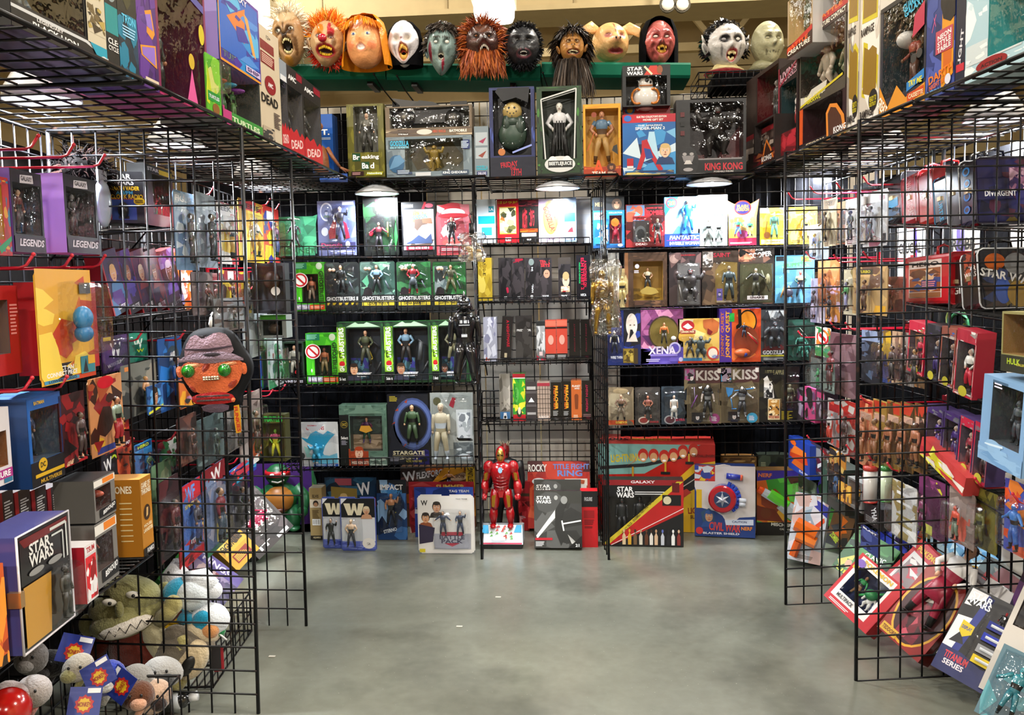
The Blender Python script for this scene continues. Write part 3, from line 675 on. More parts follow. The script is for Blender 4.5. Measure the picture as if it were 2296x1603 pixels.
def lobes(lst, u, v):
 d = 0.0
 for cu, cv, su, sv, a in lst:
  q = ((u - cu) / su) ** 2 + ((v - cv) / sv) ** 2
  if q < 9: d += a * math.exp(-q)
 return d
def sym(lst):
 out = []
 for t in lst:
  out.append(t)
  if abs(t[0]) > .01: out.append((-t[0],) + tuple(t[1:]))
 return out
HUMAN = sym([(.3, .32, .26, .1, .11), (.34, .13, .17, .12, -.16), (.5, -.14, .2, .2, .07)]) + [(0, .02, .1, .2, .14), (0, -.12, .13, .11, .2), (0, -.8, .26, .16, .14), (0, .25, .08, .1, -.03)]
class Face:
 def __init__(s, rx, ry, rz, jaw, bumps, mouth=None, wr=0, wf=(14, 5), seed=1, brow=0):
  s.rx, s.ry, s.rz, s.jaw, s.b, s.m, s.wr, s.wf, s.sd = rx, ry, rz, jaw, bumps, mouth, wr, wf, seed
 def disp(s, u, v):
  d = lobes(s.b, u, v)
  if s.m:
   q = ((u - s.m[0]) / s.m[2]) ** 2 + ((v - s.m[1]) / s.m[3]) ** 2
   d += -s.m[4] * math.exp(-q ** 2 * .7) + .06 * math.exp(-(q - 1.5) ** 2 * 3)
  if s.wr: d += s.wr * math.sin(s.wf[0] * v + 2.6 * math.sin(s.wf[1] * u + s.sd)) * math.cos(3 * u + s.sd)
  return d
 def xs(s, v): return 1 - s.jaw * abs(v) ** 1.6 if v < 0 else 1 - .06 * v * v
 def at(s, u, v, out=0):
  c = math.sqrt(max(0, 1 - u * u - v * v))
  return Vector((u * s.rx * s.xs(v), -c * s.ry - (s.disp(u, v) * min(1, c * 2) + out) * s.rx, v * s.rz))
 def build(s, base, paints, root, name='face', nr=46, ns=60, mat='rubber', back_col=None):
  vs, cs = [], []
  for i in range(nr + 1):
   th = math.pi * (i / nr) ** .85; c = math.cos(th)
   for j in range(ns):
    ph = 2 * math.pi * j / ns; u, v = math.sin(th) * math.cos(ph), math.sin(th) * math.sin(ph)
    w = max(0, min(1, c * 2)); d = s.disp(u, v) * w
    vs.append((u * s.rx * s.xs(v), -c * s.ry - d * s.rx, v * s.rz))
    col = lin(base)
    if c < 0 and back_col: col = lin(back_col)
    if c > .05:
     for pu, pv, ru, rv, pc in paints:
      q = ((u - pu) / ru) ** 2 + ((v - pv) / rv) ** 2
      if q < 1.25:
       k = max(0, min(1, (1.25 - q) / .4)); pcl = lin(pc); col = tuple(col[n] * (1 - k) + pcl[n] * k for n in range(4))
    cs.append(col)
  fs = []
  for i in range(nr):
   for j in range(ns): fs.append((i * ns + j, i * ns + (j + 1) % ns, (i + 1) * ns + (j + 1) % ns, (i + 1) * ns + j))
  me = bpy.data.meshes.new(name); me.from_pydata(vs, [], fs); a = me.attributes.new('Col', 'FLOAT_COLOR', 'POINT'); a.data.foreach_set('color', np.array(cs, dtype=np.float32).ravel())
  me.materials.append(M[mat]); me.polygons.foreach_set('use_smooth', [True] * len(fs)); return link(name, me, root)
def eye(face, root, u, v, r, iris='226', white='e8e4d8', squash=.8, look=(0, 0)):
 p = face.at(u, v); mb = MB(); mb.ell(p + Vector((0, r * .25, 0)), (r, r * .8, r * squash), white, 14, 10)
 if iris: mb.ell(p + Vector((look[0] * r, -r * .42, look[1] * r)), (r * .45, r * .22, r * .45), iris, 10, 6); mb.ell(p + Vector((look[0] * r, -r * .58, look[1] * r)), (r * .2, r * .12, r * .2), '111', 8, 5)
 return mb.build('eye', 'shiny', root, True)
def teeth(face, root, mu, mv, ru, rv, n, col, h, w, up=True, down=True, fang=(), fl=2.2, out=.02):
 h *= .75
 for sgn, on in ((1, up), (-1, down)):
  if not on: continue
  mb = MB()
  for i in range(n):
   t = (i + .5) / n * 2 - 1; u, v = mu + ru * .86 * t, mv + sgn * rv * .86 * math.sqrt(1 - t * t * .8)
   p = face.at(mu + ru * 1.02 * t, mv + sgn * rv * 1.05 * math.sqrt(max(0, 1 - t * t * .8)), out); p = Vector((u * face.rx * face.xs(v), p.y + .008, v * face.rz)); k = fl if (i in fang) else 1
   mb.tube([p + Vector((0, 0, sgn * h * .3)), p - Vector((0, .002, sgn * h * .35 * k)), p - Vector((0, .003, sgn * h * .95 * k))], [w * .55, w * .5, w * (.34 if k == 1 else .05)], col, 6, flat=.7)
  mb.build('teeth', 'shiny', root, True)
def strands(roots, n, length, width, cols, root, grav=.6, curl=.25, name='hair', seed=3, stiff=.5, mat='hair'):
 r = random.Random(seed); mb = MB()
 for i in range(n):
  p, d = roots(r)
  if p is None: continue
  d = Vector(d).normalized(); L = length * r.uniform(.55, 1.15); side = Vector((r.uniform(-1, 1), r.uniform(-1, 1), r.uniform(-1, 1))).cross(d)
  if side.length < .05: continue
  side.normalize(); w = width * r.uniform(.6, 1.2); pts = [Vector(p)]
  for k in range(3):
   d = (d + Vector((r.uniform(-curl, curl), r.uniform(-curl, curl), r.uniform(-curl, curl) - grav * (1 - stiff * .5)))).normalized(); pts.append(pts[-1] + d * L / 3)
  c = r.choice(cols); b = len(mb.v)
  for q, k in zip(pts, (1, .9, .6, .06)): mb.v += [tuple(q - side * w * k), tuple(q + side * w * k)]
  for k in range(3): mb.f.append((b + 2 * k, b + 2 * k + 1, b + 2 * k + 3, b + 2 * k + 2)); mb.c.append(lin(c))
 return mb.build(name, mat, root)
def scalp(rx, ry, rz, test, dz=0, dirk=(1, 1, .6), k=.98, add=(0, 0, .2)):
 """Random hair roots on the head where test(x, y, z) holds (unit sphere)."""
 def f(r):
  for _ in range(40):
   a = Vector((r.gauss(0, 1), r.gauss(0, 1), r.gauss(0, 1))).normalized()
   if test(a.x, a.y, a.z): return Vector((a.x * rx * k, a.y * ry * k, a.z * rz * k + dz)), (a.x * dirk[0] + add[0], a.y * dirk[1] + add[1], a.z * dirk[2] + add[2])
  return None, None
 return f
def ear(root, x, y, z, r, col, inner, tip=0, s=1):
 mb = MB(); mb.ell((x, y, z), (r * .38, r * .6, r), col, 12, 9, Matrix.Rotation(.35 * s, 3, 'Y'))
 mb.ell((x + s * r * .1, y - r * .4, z), (r * .22, r * .25, r * .62), inner, 9, 7, Matrix.Rotation(.35 * s, 3, 'Y'))
 if tip: mb.tube([(x, y, z + r * .5), (x + s * r * .5, y, z + r * (1 + tip))], [r * .4, r * .05], col, 7, flat=.7)
 mb.build('ear', 'rubber', root, True)
def shell(root, prof, col, name, mat='cloth', ns=24, front_gap=None):
 """A hood or shell of revolution-like rings: (z, rx, ry, y offset)."""
 mb = MB()
 for z, rx, ry, oy in prof:
  for j in range(ns):
   t = 2 * math.pi * j / ns; mb.v.append((rx * math.cos(t), oy + ry * math.sin(t), z))
 for i in range(len(prof) - 1):
  for j in range(ns):
   if front_gap and math.sin(2 * math.pi * (j + .5) / ns) < -front_gap: continue
   mb.f.append((i * ns + j, i * ns + (j + 1) % ns, (i + 1) * ns + (j + 1) % ns, (i + 1) * ns + j)); mb.c.append(lin(col))
 mb.f.append(tuple((len(prof) - 1) * ns + j for j in range(ns))); mb.c.append(lin(col))
 return mb.build(name, mat, root, True)
def mask(px, y0, y1, wpx, label, yaw=0, roll=0, Y=182, dy=0):
 p = back(Y); a, zt = p.hit(px, y0); _, zb = p.hit(px, y1); a0, _ = p.hit(px - wpx / 2, (y0 + y1) / 2); a1, _ = p.hit(px + wpx / 2, (y0 + y1) / 2)
 r = thing('latex_mask', label, 'mask', p.pt(a, (zt + zb) / 2, dy), (0, math.radians(roll), math.radians(yaw)), 'masks along the top')
 return r, (a1 - a0) / 2, (zt - zb) / 2

# zombie with white hair
r, rx, rz = mask(646, 22, 150, 72, 'wrinkled tan zombie mask with wild white hair and gaping mouth', roll=-4, Y=174.5)
f = Face(rx, rx * 1.05, rz, .3, HUMAN + sym([(.62, -.3, .12, .3, -.1)]) + [(0, -.02, .12, .1, -.3)], (.06, -.38, .33, .27, .55), .05, (17, 6), 2)
f.build('b08a5e', sym([(.36, .14, .24, .16, '4a3018'), (.5, -.1, .08, .25, '7a5630'), (.3, .5, .22, .05, '7a5a38'), (.62, -.4, .1, .3, '6b4a28')]) + [(0, -.01, .14, .12, '2a1508'), (0, .3, .05, .2, '6b4a28'), (.06, -.38, .36, .3, '5a3a1c'), (.06, -.38, .3, .24, '120a06'), (0, .75, .7, .3, 'c9b088'), (0, -.85, .3, .15, 'b5822e')], r)
eye(f, r, -.36, .15, rx * .17, '443', squash=.75, look=(-.3, 0)); eye(f, r, .38, .2, rx * .17, '443', squash=.7, look=(.2, -.1))
teeth(f, r, .06, -.38, .33, .27, 6, 'e2d49a', rx * .17, rx * .1)
strands(scalp(rx * 1.02, rx * 1.05, rz, lambda x, y, z: z > -.45 and (y > -.25 or z > .82)), 900, rx * .85, .0035, ['f4efe2', 'e3d9c2', 'd2c4a6', 'fff8ea'], r, .35, .5)
# clown
r, rx, rz = mask(732, 44, 150, 74, 'clown mask with red nose, yellow teeth and orange red hair', yaw=6, roll=6, Y=174.5)
f = Face(rx, rx * 1.05, rz, .34, HUMAN + sym([(.55, .05, .14, .12, .08), (.5, -.3, .12, .22, .1)]), (.08, -.48, .48, .19, .34), .035, (20, 7), 4)
f.build('c9a67a', [(-.36, .36, .26, .3, 'd97a1e'), (.34, .32, .2, .2, 'a81c28'), (.2, .55, .1, .22, 'b02830'), (-.36, .13, .2, .1, '5a3a2a'), (.36, .13, .2, .1, '6a3a2a'), (.08, -.47, .62, .29, 'a81626'), (.08, -.48, .47, .18, '300a0c'), (.55, -.1, .12, .2, '8a6a4a')], r)
eye(f, r, -.36, .12, rx * .13, '556', squash=.6); eye(f, r, .36, .1, rx * .12, '655', squash=.35)
mb = MB(); mb.ell(f.at(0, -.08) + Vector((0, -.02, 0)), (rx * .26, rx * .24, rx * .24), 'b3122c', 16, 12); mb.build('nose', 'shiny', r, True)
teeth(f, r, .08, -.46, .48, .19, 8, 'e3b92c', rx * .18, rx * .12)
ear(r, -rx * 1.05, -rx * .1, -rz * .12, rx * .34, 'b8956a', '7a5a3a', s=-1); ear(r, rx * 1.08, -rx * .1, -rz * .1, rx * .38, 'b8956a', '7a5a3a', s=1)
strands(scalp(rx * .98, rx * 1.05, rz * .98, lambda x, y, z: z > .55 and y > -.55 or (y > -.1 and z > .2)), 800, rx * .85, .004, ['f28a1c', 'f6a834', 'ee6a1a', 'f8c050'], r, -.15, .55, seed=5)
strands(scalp(rx * 1.05, rx * 1.05, rz, lambda x, y, z: y > .1 and -.9 < z < .55), 600, rx * .5, .004, ['c81f1c', 'd8321f', 'e0472a'], r, .25, .6, 'side_hair', seed=6)
# doll with orange hair
r, rx, rz = mask(818, 42, 150, 88, 'chubby doll mask with smooth orange hair and blue eyes', yaw=-3, Y=173.5)
f = Face(rx * .95, rx * .95, rz * 1.08, -.12, sym([(.36, .18, .14, .1, -.05), (.55, -.22, .25, .22, .1), (.35, .33, .25, .06, .04)]) + [(0, .0, .12, .1, .14), (0, -.75, .4, .2, .08), (0, -.36, .28, .12, .05)], (.02, -.33, .2, .09, .12), 0)
f.build('e9a066', sym([(.37, .18, .17, .1, 'f0c89a'), (.55, -.25, .2, .16, 'e8895a'), (.38, .33, .2, .025, 'b5742e')]) + [(.02, -.33, .25, .13, 'c97a62'), (.02, -.33, .19, .085, 'f0e8e0'), (0, -.33, .19, .012, 'b08080')], r)
for s in (-1, 1): eye(f, r, s * .37, .18, rx * .14, '5b7fc0', squash=.62)
shell(r, [(-rz * 1.02, rx * 1.3, rx * .95, rx * .12), (-rz * .8, rx * 1.28, rx, rx * .1), (-rz * .2, rx * 1.16, rx * 1.02, rx * .08), (rz * .45, rx * 1.06, rx * 1.02, rx * .02), (rz * .8, rx * .95, rx * .98, -rx * .04), (rz * 1.05, rx * .66, rx * .75, -rx * .04), (rz * 1.17, rx * .2, rx * .3, 0)], 'e88f14', 'hair_shell', 'rubber', 40, .62)
strands(lambda q: (lambda t: (Vector((rx * .9 * math.sin(t), -rx * 1.0 * math.cos(t) * .8 - .012, rz * (.93 - .25 * abs(math.sin(t))))), (math.sin(t) * 1.2, -.5, -.7)))(q.uniform(-1.2, 1.2)), 160, rx * .5, .005, ['f0a01e', 'e88a12', 'd97808'], r, .5, .15, 'fringe', seed=8)
# white ghoul in a black hood
r, rx, rz = mask(904, 46, 151, 70, 'white ghoul mask in a black hood with a red fanged mouth', Y=174.5)
f = Face(rx, rx * .8, rz, .42, HUMAN + sym([(.34, .15, .2, .14, -.14), (.6, -.12, .16, .14, .14), (.5, -.42, .14, .2, -.12)]), (.08, -.46, .3, .3, .3), 0)
f.build('d9d4d8', sym([(.36, .14, .22, .13, 'cfc4b8'), (.5, -.42, .05, .2, '9a949a')]) + [(0, -.02, .09, .16, '6a1a26'), (0, .0, .025, .1, 'c9c0c0'), (.08, -.46, .36, .36, 'c97a5a'), (.08, -.46, .29, .29, '6a1210')], r)
teeth(f, r, .08, -.46, .3, .3, 8, 'd9a84a', rx * .3, rx * .09, out=.05); teeth(f, r, .08, -.46, .2, .17, 6, 'c8402a', rx * .24, rx * .08, out=.02)
shell(r, [(-rz * .95, rx * 1.15, rx * .7, rx * .3), (0, rx * 1.2, rx * .8, rx * .3), (rz * .6, rx * 1.02, rx * .75, rx * .25), (rz * .92, rx * .6, rx * .5, rx * .2)], '0c0c0e', 'hood')
# grey blue zombie with brown hair
r, rx, rz = mask(990, 50, 169, 68, 'grey blue zombie mask with brown hair and a bleeding mouth', yaw=4, roll=4, Y=174.5)
f = Face(rx, rx * 1.05, rz, .5, HUMAN, (.02, -.4, .2, .13, .4), .02, (15, 5), 1)
f.build('788f8c', sym([(.33, .14, .2, .12, '4a5a58'), (.3, .3, .24, .04, '2c2a26'), (.5, -.2, .1, .2, '5f7674')]) + [(.02, -.4, .27, .18, '8f9a92'), (.02, -.4, .19, .12, '1a0c0e'), (.2, -.66, .12, .24, '8a1230'), (-.75, -.2, .12, .35, '6a1228'), (0, -.14, .14, .06, '566a66')], r)
eye(f, r, -.33, .13, rx * .16, None, squash=.62); eye(f, r, .33, .15, rx * .18, None, squash=.75)
teeth(f, r, .02, -.4, .2, .13, 5, 'd8d0b8', rx * .11, rx * .08)
ear(r, -rx * 1.02, 0, -rz * .25, rx * .26, '788f8c', '566', s=-1); ear(r, rx * 1.02, 0, -rz * .2, rx * .26, '788f8c', '566', s=1)
strands(scalp(rx * 1.0, rx * 1.02, rz * 1.05, dirk=(.8, .2, .3), add=(0, -.1, -.4), test=lambda x, y, z: (z > .55 or (y > -.3 and z > -.1))), 700, rx * .55, .007, ['3d352e', '4a4038', '2c2622', '5a4e44'], r, .3, .3, seed=11, mat='rubber')
strands(lambda q: (lambda t: (Vector((rx * .9 * t, -rx * .75 * math.sqrt(1 - t * t * .6), rz * .78)), (-.9, -.5, -.2)))(q.uniform(-.8, .9)), 150, rx * .6, .008, ['3d352e', '4a4038'], r, .35, .2, 'fringe', 12, mat='rubber')
mb = MB(); mb.ell((0, rx * .25, rz * .16), (rx * 1.03, rx * 1.02, rz * .93), '3a322c', 20, 14); mb.build('hair_cap', 'rubber', r, True)
# werewolf
r, rx, rz = mask(1080, 52, 146, 78, 'snarling werewolf mask with long orange brown fur', yaw=8, Y=174.5)
f = Face(rx, rx, rz, .2, HUMAN + [(.05, -.12, .28, .28, .5), (.1, -.02, .1, .1, .2)], (.1, -.46, .3, .22, .6), .05, (18, 6), 3)
f.build('3d2622', sym([(.36, .2, .16, .1, '1a0f0c'), (.5, 0, .2, .1, '5a3a32')]) + [(.1, .0, .14, .11, '0c0b0c'), (.1, -.46, .36, .28, '6a3230'), (.1, -.46, .28, .2, '1a0608'), (0, .55, .5, .2, '5a3626')], r)
for s in (-1, 1): eye(f, r, s * .35, .2, rx * .11, '8a4a1a', '5a3a30', .7)
teeth(f, r, .1, -.46, .3, .22, 7, 'e8e0d0', rx * .16, rx * .08, fang=(0, 6, 1, 5), fl=1.8)
for s in (-1, 1):
 mb = MB(); mb.tube([(s * rx * .75, rx * .1, rz * .55), (s * rx * 1.15, rx * .1, rz * .75), (s * rx * 1.5, rx * .1, rz * .72)], [rx * .3, rx * .22, rx * .03], '7a3a1e', 8, flat=.5); mb.build('ear', 'rubber', r, True)
FUR = ['a3502a', 'b8602e', '8a3f20', 'c87438', '70301a']
strands(scalp(rx * 1.02, rx, rz, lambda x, y, z: y > -.45 or z > .78 or z < -.8), 1500, rx * .75, .0045, FUR, r, .4, .4, 'fur', 14)
strands(lambda q: (lambda t: (Vector((rx * 1.0 * math.sin(t), -rx * .75 * math.cos(t), -rz * q.uniform(.35, .9))), (math.sin(t) * .5, -.4, -1)))(q.uniform(-1.5, 1.5)), 700, rx * 1.15, .005, FUR, r, .55, .25, 'beard', 15)
# black gorilla
r, rx, rz = mask(1172, 56, 152, 74, 'black gorilla mask with parted pink lips', yaw=3, Y=174.5)
f = Face(rx, rx * 1.05, rz, .0, sym([(.33, .34, .28, .11, .16), (.33, .14, .16, .12, -.15), (.42, -.3, .25, .3, .12)]) + [(0, -.02, .18, .1, .1), (0, -.45, .4, .28, .26)], (.03, -.52, .24, .11, .3), .028, (22, 6), 5)
f.build('24262a', sym([(.33, .14, .16, .1, '0c0c0e'), (.12, -.06, .07, .05, '060606')]) + [(.03, -.52, .42, .19, '8a4a56'), (.03, -.5, .4, .14, '2c2a2e'), (.03, -.52, .23, .1, '120808')], r)
for s in (-1, 1): eye(f, r, s * .33, .14, rx * .1, None, '121214', .8)
teeth(f, r, .03, -.52, .24, .11, 6, 'd8d4cc', rx * .09, rx * .07)
strands(scalp(rx * 1.04, rx * 1.05, rz * 1.02, lambda x, y, z: y > -.28 or z > .72 or z < -.86), 1600, rx * .32, .004, ['131315', '1c1c20', '0c0c0e', '2a2a30'], r, .3, .4, 'fur', 17)
# long haired ape
r, rx, rz = mask(1282, 70, 140, 54, 'tan ape mask with long dark hair and grinning fangs', yaw=5, Y=174.5)
f = Face(rx, rx, rz, -.05, HUMAN + sym([(.4, -.4, .3, .25, .1)]) + [(0, -.42, .5, .25, .2), (0, .42, .5, .12, .12)], (.03, -.5, .46, .13, .3), .05, (24, 4), 6)
f.build('b07c40', sym([(.33, .2, .18, .1, '3a2410'), (.1, -.06, .07, .06, '1a0c06'), (.5, 0, .1, .3, '8a5a28')]) + [(0, .5, .6, .04, '7a4e20'), (.03, -.5, .54, .18, '9a4a34'), (.03, -.5, .45, .12, '1a0a06'), (0, -.9, .4, .14, '6a5040')], r)
for s in (-1, 1): eye(f, r, s * .33, .2, rx * .13, '6a3a10', 'd8c8a8', .7)
teeth(f, r, .03, -.5, .46, .13, 8, 'e8dcb0', rx * .15, rx * .1, fang=(1, 6), fl=1.6)
ear(r, -rx * 1.15, 0, -rz * .2, rx * .36, 'b07c40', '6a4420', s=-1); ear(r, rx * 1.15, 0, -rz * .1, rx * .36, 'b07c40', '6a4420', s=1)
DK = ['1c1410', '2a1f18', '120d0a', '3a2c22']
strands(scalp(rx * 1.35, rx * 1.2, rz * 1.2, add=(0, .2, -.3), test=lambda x, y, z: y > -.1 or z > .72), 1900, rx * 1.1, .0045, DK, r, .8, .4, 'fur', 19)
strands(lambda q: (lambda t: (Vector((rx * 1.1 * math.sin(t), -rx * .9 * math.cos(t) * .8, -rz * q.uniform(.85, 1.1))), (math.sin(t) * .35, -.25, -1)))(q.uniform(-1.5, 1.5)), 900, rx * 3.1, .0045, DK + ['4a3e34', '5a4c40'], r, .5, .13, 'beard', 20)
# pig
r, rx, rz = mask(1368, 52, 140, 82, 'pig mask with floppy ears, stitched brow and red lips', yaw=14)
f = Face(rx, rx * 1.05, rz, -.1, sym([(.38, .2, .18, .14, -.16), (.55, -.35, .25, .3, .12)]) + [(.0, -.12, .28, .26, .55), (.0, .45, .5, .2, .06)], (.06, -.6, .32, .09, .16), .012, (12, 5), 1)
f.build('d9a669', sym([(.38, .2, .15, .1, '1a0a0a'), (.38, .14, .2, .13, 'a8665a'), (.11, -.1, .055, .07, '3a1510'), (.55, -.4, .2, .2, 'e0b478')]) + [(0, -.1, .26, .17, 'd59a72'), (0, .55, .02, .3, '6a3a28'), (.06, -.6, .42, .14, 'a83a3e'), (.06, -.6, .3, .06, '6a1a22')], r)
for s in (-1, 1):
 mb = MB(); mb.ell(f.at(s * .11, -.1, .005), (rx * .055, .006, rx * .07), '1f0b08', 8, 6); mb.build('nostril', 'rubber', r, True)
 mb = MB(); mb.tube([(s * rx * .7, rx * .1, rz * .62), (s * rx * 1.05, -rx * .1, rz * .72), (s * rx * 1.4, -rx * .35, rz * .52), (s * rx * 1.5, -rx * .45, rz * .2)], [rx * .22, rx * .36, rx * .3, rx * .04], 'd9a669', 10, flat=.35); mb.build('ear', 'rubber', r, True)
# hooded demon
r, rx, rz = mask(1478, 46, 146, 72, 'red demon mask in a black hood with long yellow fangs', yaw=4)
f = Face(rx, rx * .9, rz, .25, HUMAN + sym([(.3, .32, .3, .09, .08), (.55, -.05, .16, .12, .14), (.14, -.1, .08, .08, .1)]), (.05, -.4, .34, .17, .3), .055, (19, 7), 8)
f.build('b0524e', sym([(.34, .15, .2, .1, '5a1c1e'), (.3, .36, .3, .05, '7a2a2a'), (.55, -.4, .1, .3, '8a3a36'), (.1, -.12, .06, .07, '4a1214')]) + [(.05, -.4, .38, .2, '8a3a30'), (.05, -.4, .3, .15, '2a0c0a'), (0, .7, .5, .2, 'c46a62'), (0, -.8, .2, .2, 'a8604a')], r)
for s in (-1, 1): eye(f, r, s * .34, .15, rx * .17, None, 'e8e0d4', .55)
teeth(f, r, .05, -.4, .34, .17, 7, 'd8a43c', rx * .2, rx * .1, fang=(1, 5), fl=2.3)
shell(r, [(-rz * .95, rx * 1.25, rx * .9, rx * .35), (0, rx * 1.25, rx * .95, rx * .3), (rz * .55, rx * 1.15, rx * .95, rx * .2), (rz * .95, rx * .85, rx * .8, 0), (rz * 1.13, rx * .35, rx * .4, 0)], '101012', 'hood', front_gap=.72)
# vampire on the black basket
r, rx, rz = mask(1627, 52, 158, 88, 'white vampire mask with black hair and bared fangs', yaw=8, Y=184)
f = Face(rx, rx * 1.05, rz, .38, HUMAN + sym([(.3, .34, .28, .08, .08), (.28, -.35, .08, .25, .06)]), (.06, -.52, .25, .2, .42), .04, (15, 6), 3)
f.build('b9b4b0', sym([(.34, .14, .26, .16, '1c1a1c'), (.5, -.3, .06, .26, '7a7674'), (.14, .45, .05, .18, '8a8684')]) + [(.06, -.52, .32, .27, 'b52a3a'), (.06, -.52, .25, .2, '2a0608'), (0, -.88, .3, .1, 'c8c4b8'), (0, .5, .3, .03, '8a8684')], r)
eye(f, r, -.34, .13, rx * .15, None, '8a8688', .7); eye(f, r, .34, .15, rx * .15, None, 'f0ece4', .7)
teeth(f, r, .06, -.52, .25, .2, 6, 'e8d8a0', rx * .16, rx * .1, fang=(1, 4), fl=1.6)
ear(r, -rx * 1.08, 0, -rz * .1, rx * .36, 'aaa5a0', '6a6664', 1.0, -1); ear(r, rx * 1.05, 0, -rz * .1, rx * .36, 'aaa5a0', '6a6664', 1.0, 1)
strands(scalp(rx * 1.0, rx * 1.04, rz * 1.06, dirk=(.6, .1, .5), add=(0, .6, 0), test=lambda x, y, z: z > .5 and (y > -.62 + abs(x) * .25) or (y > -.25 and z > -.35)), 800, rx * .5, .009, ['0e0e10', '18181b', '26262a'], r, .1, .2, seed=23, mat='shiny')
mb = MB(); mb.ell((0, rx * .22, rz * .2), (rx * 1.03, rx * 1.02, rz * .9), '121214', 20, 14); mb.build('hair_cap', 'rubber', r, True)
mb = MB(); mb.tube([(0, rx * .1, -rz * .8), (0, rx * .05, -rz * .98), (0, 0, -rz * 1.12)], [rx * .6, rx * .75, rx * 1.0], 'd8c890', 16, flat=.75); mb.build('collar', 'rubber', r, True)
mb = MB(); mb.tube([(0, rx * .12, -rz * 1.0), (0, rx * .1, -rz * 1.14)], [rx * .9, rx * 1.12], '8a1a22', 16, flat=.7); mb.build('collar_lining', 'rubber', r, True)
# bald mask
r, rx, rz = mask(1720, 48, 150, 72, 'bald pale green mask with a stitched frowning mouth', yaw=12, Y=184)
f = Face(rx, rx * 1.1, rz, .2, HUMAN + sym([(.34, .3, .26, .09, .08), (.55, -.15, .14, .14, .1), (.45, -.4, .1, .2, -.06)]) + [(0, -.1, .13, .14, .14), (0, -.5, .3, .04, -.07)], None, .022, (18, 5), 9)
f.build('a09d7c', sym([(.34, .14, .2, .08, '5a5840'), (.34, .3, .26, .03, '77745a'), (.42, -.48, .04, .12, '5f5c44')]) + [(0, -.48, .36, .025, '3c3a2a'), (0, -.17, .13, .05, '6a684e')], r)
for s in (-1, 1): eye(f, r, s * .34, .12, rx * .14, None, 'b8b494', .5)
ear(r, rx * 1.04, rx * .1, -rz * .15, rx * .28, '969374', '6a684e', s=1)
mb = MB(); mb.tube([(0, rx * .1, -rz * .75), (0, rx * .1, -rz * 1.15)], [rx * .75, rx * 1.25], '8a8768', 16, flat=.8); mb.build('neck', 'rubber', r, True)
# black basket under the vampire and the bald mask
p = back(184); a0, zb = p.hit(1560, 205); a1, zt = p.hit(1770, 166)
r = thing('wire_basket', 'black wire basket under the vampire and bald masks', 'basket', p.pt(a0, zb)); w = a1 - a0; h = zt - zb; mb = MB()
for i in range(15): mb.tube([(w * i / 14, -.1, 0), (w * i / 14, -.12, h)], .0025, 'fff', 5); mb.tube([(w * i / 14, .2, 0), (w * i / 14, .2, h)], .0025, 'fff', 5); mb.tube([(w * i / 14, -.1, 0), (w * i / 14, .2, 0)], .0025, 'fff', 5)
mb.build('basket_wires', 'wire', r, True)
mb = MB()
for z in (0, h * .5, h):
 mb.tube([(0, -.11, z), (w, -.11, z), (w, .2, z), (0, .2, z), (0, -.11, z)], .004, 'fff', 6)
mb.build('rim', 'wire', r, True)
mb = MB(); mb.box(w * .18, w * .9, -.09, .18, .004, h * .96, '101012'); mb.build('lining', 'cloth', r)
for px, py, lab in ((838, 166, 'black peg hook leaning up against the green block under the doll mask'), (890, 170, 'black peg hook leaning up against the green block under the white ghoul mask'), (1217, 163, 'black peg hook leaning up against the green block under the black gorilla mask')):
 p = back(176); a, z = p.hit(px, py); t = thing('peg_hook', lab, 'hook', p.pt(a, z))
 mb = MB(); mb.tube([(0, 0, 0), (.02, .1, -.05), (.05, .3, -.1)], .004, 'fff', 6); mb.ell((0, 0, 0), (.006,) * 3, 'fff', 7, 5); mb.build('prong', 'wire', t, True)
 mb = MB(); mb.box(.03, .07, .29, .3, -.15, -.08, '111'); mb.build('clip_plate', 'wire', t)
# ------------------------------------------------------------------ boxes on the back top shelf
BT = back(165)
top_z = lambda px: BT.hit(px, 397 - (px - 780) * .001)[1]
item('box', BT, 700, 747, 256, 400, 'T50,72,70,9,fff,E.T.;K25,64,90,60,bcd;N8,4,92,26,3,0d4a9c,2a62b0,1a3a80', 'blue cardboard box with white lettering, behind the thin brown alien figure', .09, '1553a8', '0d3d80')
item('box', BT, 779, 861, 233, 398, 'N0,0,100,100,1,5d5a1c,6e6a22,4a4816,777328;W18,34,84,97,77776a;F51,35,54,c9a58a,-,6b6a60,3d3d38,0,222,4a4a44;R12,22,34,33,1c4a2e;R36,10,58,21,1c4a2e;T23,27.5,18,7,fff,Br;T61,27,48,7,fff,eaking;T47,15.5,18,8,fff,Ba;T66,15.5,11,8,fff,d;R8,2,42,8,2a0e10;K11,3,38,7,c99;P9a9a14,52,7,97,7,92,2,47,2;T72,4.6,40,3.6,efe,Heisenberg', 'olive window box with a bald bearded man in a grey coat', .09, '565418', z=top_z)
item('box', BT, 866, 1058, 305, 396, 'N0,0,100,100,2,6f7f88,8a989f,5b6a74,7d8c94;W22,14,90,94,6f7468;P5d5228,23,60,40,88,50,70,60,88,74,92,89,52,80,30,70,38,58,22,50,16,42,30,32,24;P9a7f2a,45,84,56,84,60,40,50,18,42,40;P3a3420,45,62,38,50,47,40;R3,70,29,92,3b4c55;T16,84,22,13,35b6e0,GODZILLA;T16,74,22,5,9adcf0,KING OF THE MONSTERS;E12,34,9,22,2a5a80;P5a8ab0,3,20,10,52,16,56,22,40,14,28;R12,8,30,20,253a5c;K13,9,29,19,bcd;R34,3,52,12,c8ccd0;R65,4,96,15,33465c;T80,9.5,28,6,e8eef2,KING GHIDORAH;R87,66,98,88,20306a;K88,68,97,86,cde;G55,22,58,8a7430,c33,b09a4a,1', 'silver blue window box with a golden winged beast, left of the slim grey box', .11, '76848c', z=top_z)
zz = BT.hit(960, 305)[1]
